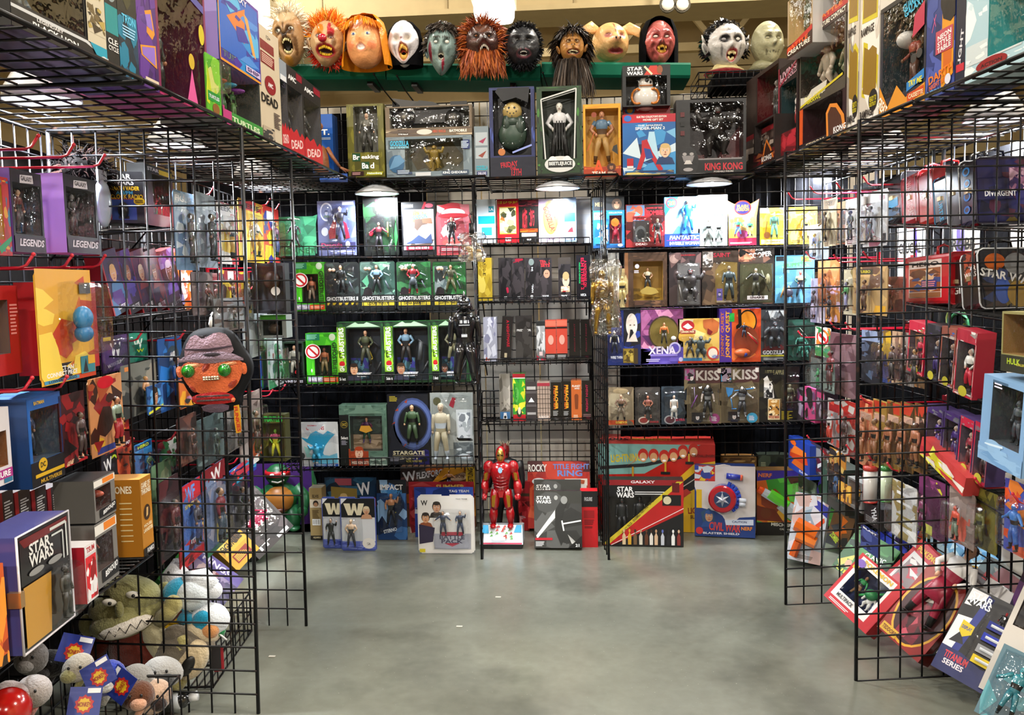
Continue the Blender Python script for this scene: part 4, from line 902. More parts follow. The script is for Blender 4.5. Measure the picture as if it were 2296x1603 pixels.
item('box', BT, 864, 1058, 237, 304, 'W5,28,97,96,8d8a80;R0,0,100,27,6b5a44;N0,2,100,26,3,705e48,8a7860,56463a,c9b89a;R14,6,27,24,3a2c20;T20.5,10,11,7,fff,PANELS;T62,15,15,9,c85a3a,HERO VEHICLE;T84,15,20,9,f4f0e4,BATMOBILE;E45,14,9,9,d8d0c4', 'brown window box holding a dark toy car with big wheels, stacked on another box', .12, '6b5a44', z=zz)
# the dark toy car inside
car = [o for o in COL.objects if o.name.startswith('boxed_toy')][-1]
def toy_car(root, w, z, y):
 mb = MB()
 mb.prism([(-w * .42, z + .02), (-w * .43, z + .07), (-w * .3, z + .085), (-w * .12, z + .13), (w * .05, z + .12), (w * .28, z + .075), (w * .42, z + .06), (w * .42, z + .025)], y, y + .05, '2f2e2c', '232220')
 mb.prism([(-w * .3, z + .09), (-w * .46, z + .145), (-w * .12, z + .125)], y + .005, y + .02, '3a3836')
 mb.prism([(w * .1, z + .06), (w * .3, z + .115), (w * .4, z + .115), (w * .4, z + .09), (w * .33, z + .06)], y - .004, y + .03, '1c1b1a')
 mb.box(w * .26, w * .46, y - .006, y + .03, z + .1, z + .118, '1c1b1a'); mb.build('toy_car_body', 'toy', root)
 for x, r in ((-.3, .05), (.29, .04)):
  k = MB(); k.tube([(w * x, y - .014, z + r), (w * x, y + .02, z + r)], r, '151514', 18); k.tube([(w * x, y - .018, z + r), (w * x, y - .012, z + r)], r * .55, '4a4844', 12); k.tube([(w * x, y - .021, z + r), (w * x, y - .016, z + r)], r * .2, '8a867c', 8); k.build('toy_wheel', 'toy', root, True)
toy_car(car, .4, .045, .03)
item('box', BT, 1064, 1096, 283, 396, 'R8,62,92,88,aab4ba;P9a2a50,30,70,85,78,60,66;R8,36,92,58,aab4ba;P8a3a2a,25,42,85,52,55,38;T50,18,80,9,25b0c8,GODZILLA;R15,3,85,11,22306a;T50,7,56,5,dde,DELUXE', 'slim grey box between the golden beast box and the blue masked figure box', .08, '77858d', z=top_z)
item('box', BT, 1098, 1199, 195, 396, 'N0,0,100,100,5,1d2658,2f3f86,121a40,3f52a0,16204c;W8,24,92,97,15161c;O50,74,22,11,b89f62;E44,77,2.5,1.3,111;E56,77,2.5,1.3,111;E40,73,1.5,.8,111;E60,73,1.5,.8,111;E46,71,1.5,.8,111;E54,71,1.5,.8,111;E50,74,1.5,.8,111;E50,68,1.5,.8,111;O50,48,33,17,33463a;O50,62,24,7,2c3c33;O38,60,12,12,2c3c33;O66,56,14,14,2c3c33;E26,28,8,4,b87038;P0c0d12,14,95,20,99,90,99,86,82,60,88,30,84;R0,0,100,22,0c0f24;L8a98d8,50,27,93,35,4;T42,14,38,6,b5152c,FRIDAY,6,-.1;T50,9.5,14,3,b5152c,THE;T58,5,22,8,b5152c,13TH', 'tall blue window box with a hockey masked figure in a green coat', .1, '1a2450', z=top_z)
item('box', BT, 1204, 1305, 193, 396, 'N0,0,100,100,6,1f3a1c,2c5a26,14280f,3f7a30,0f1c0c;W12,20,88,95,1c2a1c;Lc9ccc9,10,86,88,97,3;Lc9ccc9,10,86,18,20,3;Lc9ccc9,88,97,82,20,3;L8a8d8a,13,84,85,94,2;F50,17,66,e3e0d4,d9d8cc,d9d9d9,1c1c1c,4,111,d0d0d0;L111,38,36,38,60,2.5;L111,44,30,44,62,2.5;L111,50,30,50,62,2.5;L111,56,30,56,62,2.5;L111,62,36,62,60,2.5;E50,14,34,9,d2d4d2;E34,17,10,6,e4e6e4;E66,17,10,6,e4e6e4;R24,10.5,78,18,1c1e1c;T51,14.3,50,5,f0f0ec,BEETLEJUICE;R0,0,100,4,0c140a', 'tall green window box with a white faced figure in a striped suit', .1, '182c15', z=top_z)
item('box', BT, 1308, 1392, 233, 396, 'N0,0,100,100,7,d69a1e,e8b52c,c07a14,e2a828,d88a1c;W6,14,94,94,dba63c;F50,18,74,c98f6a,8a5a30,56738a,b08a50,4,5a4028,b07a5a;E50,48,40,30,d9a336;Lb5501a,10,36,30,62,2;R10,82,22,88,6a1a12;E29,85.5,7,3.6,8a3a1c;P2a2a28,76,36,92,30,90,44,80,42;N0,0,100,15,8,a83814,c8501c,8a2a0c,e07a24;T40,14,28,18,e8521c,A;T40,4.5,36,6,f4ead8,TEAM;E74,13,12,5.5,5a2a12;H74,13,7,b5784a,3a2014,422;R62,3,88,8,6a1a0c;K64,4,86,7,eca', 'yellow orange window box with a man in a blue shirt and tan trousers', .09, 'c98a1c', 'a86a14', '2a1d18', z=top_z)
z9 = BT.hit(1450, 238)[1]
item('box', BT.off(-.07), 1398, 1503, 236, 394, 'R0,88,100,100,a81622;E14,94,11,6,2a78c0;E14,94,6,4,d8b81c;T34,95,12,4,fff,6+;T76,97,20,2.4,fff,BD-1;K55,90,96,94,daa', 'black and red box standing behind the red banded hero gift set', .08, '1a1a1e', z=lambda px: top_z(px))
item('box', BT, 1396, 1515, 256, 396, 'N0,0,100,88,9,1c62a8,3f9ad8,123a70,7cc0ea,0c2850,d8ecf8;R0,87,100,100,b8142a;T55,96,56,3.4,f6f0ea,ELECTRO COLLECTOR\'S EDITION;T58,91,38,3.4,f6f0ea,MOVIE GIFT SET;E10,94,7,5,2a6ac0;T52,82,46,3,e8f4fc,THE AMAZING;T52,77.5,56,4.5,eef8ff,SPIDER-MAN 2;Pb8e2f8,50,72,60,72,70,20,58,30,40,24;Pc01c2a,36,58,46,60,56,40,76,12,70,6,54,30,44,34,34,12,26,12,36,40;P20489a,40,46,52,44,58,30,44,28;H80,40,12,e8c8a8,d8b878,1a3a6a;R8,18,20,30,c01a2a;R8,14,20,18,e8e8e8;N4,0,96,10,10,1a3a6a,c8a840,2a78b8,e8d070', 'blue gift set box with a red top band and action artwork', .05, '155a9c', 'a01828', z=top_z)
r = item('box', BT, 1396, 1503, 146, 238, 'W7,3,93,74,101113;R0,74,100,100,0b0b0c;Pc0301c,45,76,58,98,72,98,82,76;Lf0d8b0,46,97,62,77,4;T26,92,32,9,f4f4f4,STAR;T26,81,34,9,f4f4f4,WARS;E78,88,6,10,8a4a24;R38,0,62,14,1a1614', 'black window box with a white and orange rolling ball robot', .12, '0e0e10', z=z9)
mb = MB(); w_ = .1
mb.ell((0, .06, .05), (.062, .05, .062), 'e4e0d8', 20, 14); mb.build('robot_ball', 'shiny', r, True)
mb = MB()
for x in (-.045, .04):
 mb.tube([(x * .9 + .026 * math.cos(t * .52), .018 + .02 * abs(math.cos(t * .52)), .05 + .034 * math.sin(t * .52)) for t in range(13)], .006, 'c9721c', 6, False)
mb.build('orange_rings', 'shiny', r, True)
mb = MB(); mb.ell((0, .05, .112), (.036, .036, .034), 'e8e4dc', 16, 10); mb.ell((.004, .014, .122), (.01, .006, .01), '15161a', 10, 6); mb.ell((.02, .02, .114), (.006, .005, .006), '15161a', 8, 6); mb.tube([(-.03, .025, .1), (0, .014, .098), (.03, .025, .1)], .003, 'b8682a', 6); mb.build('robot_head', 'shiny', r, True)
item('box', BT, 1516, 1673, 222, 396, 'R0,0,100,100,181719;W20,24,96,96,2a1c1c;P5a1218,62,26,96,26,96,70,80,50;G60,27,66,24211f,322,3a3532,1;R24,22,94,30,8a8688;T72,26,14,5,5a2a2a,KONG;T33,26,14,5,5a2a2a,KONG;R0,0,100,20,0d0d0e;T68,13,54,9.5,cf2636,KING KONG;T68,6.5,28,2,cfcac6,POSEABLE FIGURE;E17,20,15,20,1d1c1e;P8c888a,8,28,26,28,23,20,11,20;Pd8d4d0,11,17,23,17,20,22,14,22;E17,10,7,2.4,a8a4a6;E12,30,3,2,aaa6a6;E22,30,3,2,aaa6a6;R6,78,12,84,5a1218;R6,66,12,72,0a0a0a;R6,54,12,60,5a1218', 'black window box with a large dark gorilla figure and red lettering', .12, '191819', '121112', z=top_z)
# thin brown alien figure in front of the blue box
p = BT.off(.05); a, z = p.hit(722, 392); r = thing('alien_figure', 'thin brown big eyed alien figure beside the olive window box', 'toy figure', p.pt(a, z), (0, 0, .25)); h = .27
mb = MB(); mb.tube([(0, 0, .0), (0, 0, .03), (-.005, 0, .08), (-.012, 0, .12), (-.02, 0, .145)], [.03, .038, .04, .034, .014], '8f5a38', 12)
mb.tube([(-.02, 0, .14), (-.03, -.005, .2)], [.013, .012], '8f5a38', 8); mb.ell((-.03, -.01, .225), (.045, .035, .028), '8f5a38', 14, 9); mb.ell((-.03, -.035, .212), (.025, .022, .018), '9a6644', 10, 7)
mb.tube([(.03, 0, .125), (.055, -.015, .08), (.085, -.02, .035)], [.012, .009, .007], '8f5a38', 7); mb.tube([(-.04, 0, .125), (-.06, -.015, .08), (-.05, -.03, .04)], [.012, .009, .007], '8f5a38', 7)
for k in range(3): mb.tube([(.085, -.02, .035), (.1 + .008 * k, -.02, .022), (.115 + .01 * k, -.022, .008 + .004 * k)], [.005, .004, .002], '8f5a38', 5)
mb.build('body', 'rubber', r, True)
mb = MB()
for s in (-1, 1): mb.ell((-.03 + s * .02, -.038, .232), (.012, .008, .01), '20304a', 8, 6)
mb.build('eye', 'shiny', r, True)
mb = MB(); mb.box(-.01, .12, -.05, .04, -.03, 0, '1348a0'); put_text(mb, 'FIGURE', .055, -.014, .09, .014, -.051, 'dde'); mb.build('base', 'card', r)

# ------------------------------------------------------------------ back left bay: four shelves with raised lips
BL = back(172); G = 'lipped shelves of the back left bay'
s1 = wire_shelf(BL, 598, 1058, (573, 571), .26, .045, 'uppermost lipped wire shelf in the bay left of the middle', G)
s2 = wire_shelf(BL, 608, 1056, (699, 694), .26, .045, 'second lipped wire shelf down, under the yellow striped clear cards', G)
s3 = wire_shelf(BL, 618, 1058, (863, 857), .26, .045, 'third lipped wire shelf down, under the green spined window boxes', G)
s4 = wire_shelf(BL, 628, 1062, (1050, 1041), .26, .045, 'lowest lipped wire shelf in the bay left of the middle', G)
bo = -.03
def BLi(*a, **k): k.setdefault('out', bo); return item(a[0], BL, *a[1:], **k)
BLi('card', 614, 713, 482, 573, 'N4,4,96,96,11,3a9a72,4fb888,2f7a5a,7ad0a4,58c090;R10,88,60,96,2c7a56;T38,25,60,14,2a6a4a,GREEN;T52,12,80,14,2f7a50,HORNET;B30,14,70,96;F50,18,66,3a3a36,1a1a1a,20262a,1c2226,3', 'green card with a dark coated figure stepping out', body='48a880', z=s1, shape='wing')
BLi('card', 713, 798, 450, 572, 'N0,0,100,100,12,5a628e,6c76a8,4a5280,8088b8,747cae;E24,80,17,17,c0c6dc;E24,80,14,14,6a7298;H24,78,6,a8b0c8,3a4060,566;R66,92,96,98,c8cce0;E18,44,9,8,b4bad0;P9a1c34,28,44,45,70,50,56,48,32,30,30;Pa8223c,62,66,76,58,84,32,70,30;B28,20,90,92;F62,27,62,d8c0b0,15151a,1c1e2c,20243a,1,111;R4,12,98,24,2c2a52;T36,19,56,8,b83a68,Dracula;E78,20,6,6,c8c8d8;N30,2,96,10,13,4a5080,c4c8d8,7a80a8', 'lilac blue card with a caped figure and a round silver badge', body='5f6896', z=s1, shape='tab')
BLi('card', 815, 893, 436, 572, 'N0,0,100,100,14,0e120e,16201a,1a3a20,0c0c0c;R2,92,20,98,e8e8e4;E90,97,4,3,c8c8c8;T50,90,28,4,b82a3a,Eli Roth\'s;P2c8a3c,8,80,30,88,50,82,70,90,94,84,80,78,40,80;R36,74,80,79,b8b420;T62,71.5,44,7,efe8a0,HOSTEL;B6,4,88,66;F46,8,46,8a6a5a,181818,501c24,28242a,2,111,8a2034;Qc9a43c,72,30,72,54,4;E22,36,6,4,b01c2c;P2c8a3c,90,6,98,30,92,60,96,66,88,34', 'black card with green drips and a red sleeved figure', body='101410', z=s1)
BLi('box', 901, 977, 453, 571, 'R0,0,100,100,17171b;T20,96,14,3,c82a34,MARVEL;T22,91.5,28,5,f0f0f0,LEGENDS;P8a1424,56,87,66,100,74,100,68,87;E84,94,12,4.5,a83a4a;R2,87,98,99,17171b;T20,93,30,6,eee,LEGENDS;E82,93,12,4,b04a5a;P9a1828,60,87,68,99,74,99,68,87;N5,10,95,86,15,b8bcc4,e8eaee,7a5a48,d0d4da,5a4a42,f4f4f4;T58,79,54,7,e8a030,ROCKET,8,.2;T48,72,58,8,26a4a8,RACCOON,6,.2;P9a94a0,20,34,34,54,46,46,60,56,74,58,88,34,70,22,40,20;P3c4c70,10,22,90,22,86,40,70,30,50,38,30,28;E40,40,4,3,f4f4f4;E62,40,4,3,f4f4f4;R12,10,90,17,b81c34;T50,13.5,60,4,f6e4e4,SERIES ACTION HERO', 'white and brown comic art box with teal slanted lettering', .05, '17171b', z=s1)
BLi('card', 978, 1056, 454, 571, 'N4,4,96,96,16,b8505a,d8c8c8,e8e0e0,8a2a34,c8707a;E50,86,44,13,c02c3a;E50,80,34,9,e8e2e2;E50,75,44,5,a8242f;B10,10,92,74;F46,20,52,d8b8a0,-,1c1c20,18181c,5,111;E50,24,34,8,d0605a;T50,20,46,4,f6ecec,CHALLENGER;R8,6,92,16,8a2230;K14,8,86,14,f0d0d0', 'red arched card with a bald figure in a black jacket', body='b04048', z=s1, shape='arch')
# second shelf
gb = 'N0,0,100,100,17,3fae1c,58c828,2f8a14,4cbc22'
def ghost_sign(cx, cy, r, asp):
 k = r / asp
 return 'E%g,%g,%g,%g,f4f2ee;E%g,%g,%g,%g,c01c24;E%g,%g,%g,%g,f4f2ee;Lc01c24,%g,%g,%g,%g,%g' % (cx, cy, r * 1.12, k * 1.12, cx, cy, r, k, cx, cy, r * .76, k * .76, cx - r * .6, cy + k * .6, cx + r * .6, cy - k * .6, r * .26)
def green_pack(x0, x1, y0, y1, z, name, shirt, pants, label, txt='f0eef4'):
 BLi('box', x0, x1, y0, y1, gb + ';R2,86,44,99,1a7a5a;K4,88,42,98,9ec;E84,92,10,7,c0d0b8;W26,16,80,76,22301c;F54,17,54,7a4a34,211,%s,%s,5,4a3a30;' % (shirt, pants) + ghost_sign(22, 64, 22, 1.65) + ';T90,62,40,14,1a2a10,GHOST,-90;T90,26,34,14,2a4418,BUSTERS,-90;O16,26,7,9,d8d8e0;R4,3,50,14,8a86a0;T27,8.5,38,7,%s,%s;R50,3,99,13,c8481c;K53,5,97,11,f4c0a0' % (txt, name), label, .06, '45b41e', z=z)
green_pack(659, 728, 588, 698, s2, 'PATTY TOLAN', 'b06a4a', '8a7a66', 'lime green window box with a red prohibition sign, on the second shelf')
def clear_card(x0, x1, y0, y1, z, bg, fig, name, band, label):
 BLi('card', x0, x1, y0, y1, bg + ';R4,3,96,32,15181a;' + band + ';T50,25,90,8,f0f0ee,' + name + ';B5,3,95,97;' + fig + ';P1c1418,8,32,34,32,34,42,24,48,14,46;Q9aa,70,76,86,70,3;Q667,74,60,84,44,3;O20,84,5,4,c9a184;O30,84,5,4,c9a184', label, body='1d2422', z=z)
hz = 'R6,12,94,19,d8b822;' + ';'.join('P15161a,%d,12,%d,12,%d,19,%d,19' % (x, x + 8, x + 14, x + 6) for x in (10, 28, 46, 64, 80))
clear_card(728, 806, 588, 696, s2, 'N2,30,98,98,21,1a2020,2c3a36,3c4a48,12181a;E84,90,9,5,b01c34', 'F50,34,60,c99a78,2a1a12,1a1c1e,202426,0', 'GHOSTBUSTERS II', hz, 'dark clear card with a black suited figure and slanted yellow stripes')
yb = 'R5,10,95,19,d2bb34;T50,14.5,60,5,2a2614,LOUIS TULLY'
clear_card(807, 887, 585, 695, s2, 'N2,30,98,98,22,3a5a50,6a8a80,28403a,8ac0a0;E14,86,12,9,5a7a78;P6fd0a0,6,60,22,72,26,56,20,48', 'F50,34,58,c99a78,241a14,7a9ab4,24282a,4,222', 'GHOSTBUSTERS', yb, 'clear card with a figure in a pale blue jacket, on the second shelf')
mbx = 'R5,10,95,19,d2bb34;T50,14.5,60,5,2a2614,DANA BARRETT'
clear_card(889, 968, 585, 695, s2, 'N2,30,98,98,23,2a5a34,3a7a48,1c3a24,3a8a4a', 'F50,34,60,c99a78,5a2a1a,8a1c24,4a5258,4,8a1c24,a01c28,1', 'GHOSTBUSTERS', mbx, 'clear green card with a figure in a red top and grey skirt')
clear_card(970, 1046, 585, 694, s2, 'N2,30,98,98,24,1f5a28,2f7a38,123a1c,4a9a5a;N6,34,46,90,25,5a6a6c,c8d0d0,2a3434,8a9898', 'F56,34,58,c99a78,1c1410,4a4a34,5a5a3a,3,3a3a2a', 'GHOSTBUSTERS', 'R5,10,95,19,d2bb34;T50,14.5,66,5,2a2614,QUITTIN TIME RAY', 'clear green card with an olive suited figure, beside the black helmeted doll')
# third shelf
BLi('box', 634, 682, 766, 866, 'N0,0,100,100,26,1a2a1c,22382a,0f1a12;W10,14,92,96,1c2620;F50,15,76,b08868,2a1c14,8a8676,8a8676,5,3a3a34;E66,28,10,5,b01c24;R0,0,100,12,0c0f0d;T50,6,84,6,dde,VINIMATES', 'dark green window box with a blocky grey suited figure', .07, '16211a', z=s3)
green_pack(687, 758, 747, 866, s3, 'ERIN GILBERT', 'a8623c', '7a6a44', 'lime green window box with a red prohibition sign, on the third shelf')
def spine_box(x0, x1, y0, y1, z, fig, name, label, hd):
 BLi('box', x0, x1, y0, y1, 'N0,0,100,100,31,1c3a20,14281a,2a5a2c;N0,18,18,92,32,7cb02c,9ccc3c,4c7a1c;R0,0,18,18,101410;T9,66,50,11,f6f6f2,STBUSTERS,90;E9,32,6,4.5,b81c24;T9,24,9,10,f6f6f2,GH,90;T9,7,13,5,e8e8e8,Select;W20,4,92,90,20262a;N22,5,60,40,33,2a4a5a,3a3a8a,5a8a9a;H34,22,11,%s;%s;K40,10,72,18,c8c8cc;T54,14,30,5,e8e8e8,%s;Q3a3c40,70,70,86,60,3;Q2c2e30,76,14,90,34,5;Pa8c8a8,20,92,40,100,46,97,58,97,64,100,92,92' % (hd, fig, name), label, .07, '1d4a24', '2f7a34', z=z)
spine_box(757, 863, 722, 864, s3, 'F58,28,58,c99a78,2a1a12,4a5038,4a4c3a,4,2a2a20;Qb8a030,62,60,72,40,2;Qb8a030,72,40,66,36,2', 'QUITTIN TIME RAY', 'green spined window box with an olive suited figure and yellow hose', 'c99a78,2a1a12,334')
spine_box(862, 969, 720, 861, s3, 'F44,30,58,b98a68,5a4a34,6f8fa4,2c2824,4,222;Q4a4e50,72,36,76,66,10', 'LOUIS TULLY', 'green spined window box with a pale blue jacket figure', 'a87a5a,3a2a1c,334')
spine_box(968, 1052, 718, 858, s3, 'F56,30,58,5a3a2a,111,7a785c,7a7658,4,2a2a20', 'WINSTON ZEDDEMORE', 'green spined window box half hidden by the black helmeted doll', '5a3a2a,151010,344')
# lowest shelf
BLi('card', 671, 759, 946, 1050, 'N0,0,100,100,36,c4c8ce,d8dce0,b4b8c2;T42,86,46,8,b01c34,GREMLINS;T34,92,24,3,a01c34,GIZMO;P2f9ac4,4,66,22,62,30,74,44,80,62,72,74,80,92,72,78,60,66,46,60,30,70,14,40,10,28,14,40,34,34,48,20,54;P66b8d8,44,14,60,26,76,24,96,30,98,8,50,4;P9ad0cc,12,46,30,38,24,28,36,22,18,20;R36,0,98,6,1a4aa0;T66,3,50,4,d0e0f4,VIDEO GAME;E8,24,6,7,3a3c40;B2,2,96,78;G46,12,42,3aa0c8,166,66b8d8,1', 'white carded toy with a pale blue translucent beast', body='c6cad0', z=s4)
BLi('box', 762, 868, 908, 1049, 'N0,0,100,100,37,5a7a6c,6f9080,48665a;R0,0,20,84,17191a;E10,68,8,6,7a6a2a;E10,68,6.5,4.8,17191a;T10,68,10,5,b09a3a,ONCE;T10,46,15,5,e8e8e8,Select;K3,34,18,42,99a;W22,24,90,82,3a4440;N22,24,90,48,38,b09a80,8a765c,c8b296;N22,50,90,82,39,4a5a54,5f706a,3a4844;F55,36,42,d8a88a,8a3a24,4a2450,1f4a38,4,6a5a8a,6a2440;P d09a34,46,66,64,66,70,58,56,54,42,58;R66,30,88,44,b8a488;N18,0,60,28,40,9a3c20,b04a28,7a2c18;H40,20,12,e0b8a0,a8401e,7a2a20;T46,5,44,5,d8c8b8,MISS KINGSTON;N62,0,100,16,41,6f8a80,a8b8b0,4a5a54;P6f9080,14,86,34,92,38,100,50,100,50,95,56,95,56,100,68,100,74,92,96,86'.replace('P d09a34', 'Pd09a34'), 'grey green window box with a purple coated figure and a red haired portrait', .08, '5f8072', z=s4)
import math as _m
chev = ';'.join('P9a3a1c,%g,%g,%g,%g,%g,%g' % tuple(v for k in ((0, 6), (-4, -3), (4, -3)) for v in (62 + 46 * _m.cos(t) + (k[0] if k[1] < 0 else 0) - (3 if k[1] > 0 else -3) * _m.cos(t) * .8, 58 + 33 * _m.sin(t) + k[0] * .5 - (2 if k[1] > 0 else -2) * _m.sin(t))) for t in (1.9, 2.5, 3.1, 3.7, 4.25))
BLi('box', 870, 961, 884, 1046, 'N0,0,100,100,42,12141c,1c1f2c,0c0d12;N60,0,100,22,43,1c1850,2a2470,14124a;E62,58,49,37,3b4a78;E62,58,45,34,51639a;E62,58,38,28,2a3558;E62,58,35,26,101216;' + chev + ';K6,90,28,98,b8a83a;F62,30,56,c9a07c,2a1c14,3a5234,3a4e34,0,1a1a18;T50,17,78,5.5,d8d0b0,STARGATE;Ld8c890,10,13,90,13,.7;T50,9.5,44,4,c8c0a8,SG-1;T62,5,40,3,b0a44a,ACTION FIGURES;K4,5,34,10,99a', 'dark blue box with a great round ring around a green uniformed figure', .06, '101218', z=s4)
BLi('card', 966, 1062, 880, 1045, 'N0,0,100,100,44,8f9490,a4a8a4,7a807c;E16,88,9,6,4a4a2c;R60,32,97,76,c8cccc;N64,36,93,72,45,d4d8dc,7a8088,aab0b4,e8ecec;N52,4,98,30,46,70787a,c8d0d4,50585c;P8a1c2c,44,82,52,94,60,92,54,78;B2,2,98,98;F26,8,78,b09a80,c2b69c,b4a88e,a29678,5,b8c0c8,b4a88e', 'clear blister with a hooded figure in a beige parka', body='8e9490', z=s4, bub=.06)

# ------------------------------------------------------------------ back right bay: four shelves tilted up at the front
BR = back(172); G = 'flat wire shelves of the back right bay'
r1 = wire_shelf(BR, 1328, 1832, (556, 546), .26, 0, 'uppermost wire shelf in the bay right of the middle', G)
r2 = wire_shelf(BR, 1382, 1832, (690, 678), .26, 0, 'second wire shelf down in the bay right of the middle', G)
r3 = wire_shelf(BR, 1352, 1832, (821, 808), .26, 0, 'third wire shelf down in the bay right of the middle', G)
r4 = wire_shelf(BR, 1352, 1832, (957, 946), .26, 0, 'lowest wire shelf in the bay right of the middle', G)
def BRi(*a, **k): k.setdefault('out', bo); return item(a[0], BR, *a[1:], **k)
BRi('box', 1330, 1400, 442, 555, 'R0,0,100,74,2470b0;R0,74,100,100,2c3034;T24,86,34,8,8a7a5a,MEGO;E76,86,16,11,5a4a40;E76,84,9,7,b08a70;E70,88,2,1.5,111;E82,88,2,1.5,111;R2,56,40,70,d8dce4;T20,63,30,6,b01c34,TOYS;T72,69,44,3,cfe,COLLECTOR;W52,8,92,64,b88a94;F72,10,50,e8c0a8,c0541c,b8384c,b8384c,4,c87a80,,1;E70,50,13,8,c0601c;R0,0,100,5,164a80;E86,5,8,3,d8d8d8;N4,8,48,50,47,2a7ac0,c8d4e8,1a5a9a,8ab4dc', 'blue window box with a red haired doll in a red dress', .07, '2470b0', z=r1)
BRi('card', 1403, 1491, 458, 555, 'N0,0,100,100,48,6a1216,8a1c20,3a0a0c,a82428;R50,70,98,99,140a0c;N2,60,48,98,49,4a6a8a,a84a34,6a8aa8,c86a4c;E34,84,10,13,b8543c;T73,80,44,11,c82430,ZOMBIE;T73,91,40,4,c02c34,DAWN OF THE;R18,64,52,73,a81c20;T34,68.5,32,6,2a080a,STEPHEN;R18,2,60,62,2c2624;E38,30,15,20,4a4a48;E38,30,10,13,1c1c1c;B16,2,98,72;F80,6,60,9a8a70,2a1c14,3a3230,4a3a34,0;R18,2,98,12,6a1418;T40,7,30,5,d8b8b0,DEAD', 'red and black card with a grey skinned figure and a dark accessory', body='5f1216', z=r1, shape='tab')
BRi('box', 1490, 1569, 441, 552, 'N0,0,100,100,50,b8d4ec,4a9adc,e8f2fa,7ab8e8;P1c78c8,0,60,0,100,40,100,20,80;E20,88,16,11,a8281c;E20,88,13,9,2a5ab8;T20,88,20,9,e8c020,28;R0,0,100,26,1f3f9a;T56,18,84,8,f0f4fc,FANTASTIC,0,.15;Lc82a6a,6,12.5,98,12.5,1;T56,6.5,84,7,dfe8fa,INVISIBLE WOMAN;F66,28,66,d8b090,d8bc80,1c6ab8,1c6ab8,1,1a5aa0', 'bright blue and white box with a figure in a blue suit', .05, '2a80c8', z=r1)
BRi('card', 1565, 1631, 437, 551, 'N0,0,100,100,51,d4dcd8,f0f4f2,b0b8b4,e4e8e6;E74,84,14,9,5a6a66;E74,84,9,6,d8e0dc;T70,62,34,7,3a7a74,6S;N10,8,90,56,52,d8dcdc,9aa6a2,f4f4f4,6a746f;B8,4,94,58;F34,8,46,c8c0b0,888,9aa8a0,8a948e,3;F68,8,42,c8c0b0,777,8a968e,7a847e,4', 'glaring white card with two pale figures', body='dfe5e2', z=r1)  # bleached inks put the lamp glare into the card's colour
BRi('card', 1628, 1702, 447, 551, 'N8,0,92,62,53,e8b060,e09a44,f0c88a;Pd87a8a,0,100,30,84,50,96,70,84,100,100,84,62,16,62;E50,82,26,16,b8301c;E50,82,23,13.5,2c2a6a;T50,85,34,7,e8a030,FLASH;T50,78,38,7,e8a030,GORDON;R8,0,92,16,b02a4a;E50,24,18,9,a8447a;B14,16,86,60;F34,18,40,d8a888,1c1410,2c8a5c,3a5aa0,3,722;F70,18,36,d8a888,3a2a1a,3a9a6a,c8a050,0;K12,3,88,7,f4dce4', 'winged pink and orange card with two small figures', body='e0a458', z=r1, shape='wing')
BRi('card', 1704, 1764, 466, 550, 'N0,0,100,100,54,e4bc34,eccb58,d8ac20;R0,86,100,100,e8d8b0;B6,4,94,86;F50,16,72,c99a70,3a2a1c,4a7a6c,5a8a76,5,3a4a3a;Lb8703a,18,24,26,64,2;E26,26,12,9,a06030;R4,2,96,14,f0e0a0;T50,8,50,5,7a5a1c,ROBIN', 'yellow card with a green clad archer figure', body='e6c040', z=r1)
BRi('card', 1768, 1832, 464, 549, 'N0,0,100,100,55,e8c440,f0d468,dcb02c;R14,84,80,96,f2e2a8;B10,4,90,84;F56,12,64,c99a70,4a3020,d8b850,e8d8a8,0;K12,4,88,12,8a6a20', 'yellow card half behind the wire divider on the uppermost right bay shelf', body='e8c848', z=r1)
# second shelf
BRi('card', 1381, 1408, 602, 688, 'N0,0,100,100,56,a08a5c,b8a470,8a7448;B8,6,94,92;F50,10,70,b09a60,8a7a4a,b09858,a08a50,5', 'tan slim card peeking out behind the bagged gold robot', body='a8945f', z=r2)
BRi('box', 1401, 1496, 566, 688, 'N0,0,100,100,57,3f2a1c,54382a,2c1c12,6a4a34;R0,0,8,100,7a5030;W20,12,90,84,a8843a;N20,12,90,34,58,a88a34,c8a848,7a6224;F55,30,42,c89a78,3a2418,c8bca0,2c2a26,4,222,c89a78;P8a7434,36,30,52,38,72,34,80,26,62,22,40,24;R20,60,38,84,4a3a8a;E29,75,5,4,c8c4e0;K22,62,36,68,c8c4e0;N22,0,86,12,59,2a1c14,4a3024,6a4a34', 'brown window box lit yellow inside with a small white topped woman', .09, '472f20', z=r2)  # the window backing itself is yellow
BRi('card', 1500, 1572, 566, 684, 'N0,0,100,100,60,241a1c,3a2c2c,14100f,5a4240;E16,88,14,8,8a7068;T60,95,44,3,8a1c24,DUNGEON;R26,2,96,80,5a5654;B24,2,98,82;G64,8,62,2e2a2a,a33,4a3c3a,1;Q8a8480,40,12,30,40,4', 'dark card with a lanky bristling beast figure', body='221a1b', z=r2)
BRi('card', 1574, 1656, 562, 682, 'N0,0,100,100,61,2c2018,4a3626,1a120c,5f4a34;T54,92,46,8,8a1c2c,SAINT;N2,70,30,98,62,8a8078,3a3430,c8c0b8;P6a5426,36,4,96,4,96,78,54,80,36,64;R40,8,56,30,5a4a8a;H48,20,5,b8a8c0,334,446;B34,2,98,82;F72,8,64,6a5a44,1c1814,2f3a3c,28302e,0;K40,4,92,8,b8a890', 'brown card with a shadowy long coated figure and a violet inset', body='33261c', z=r2)
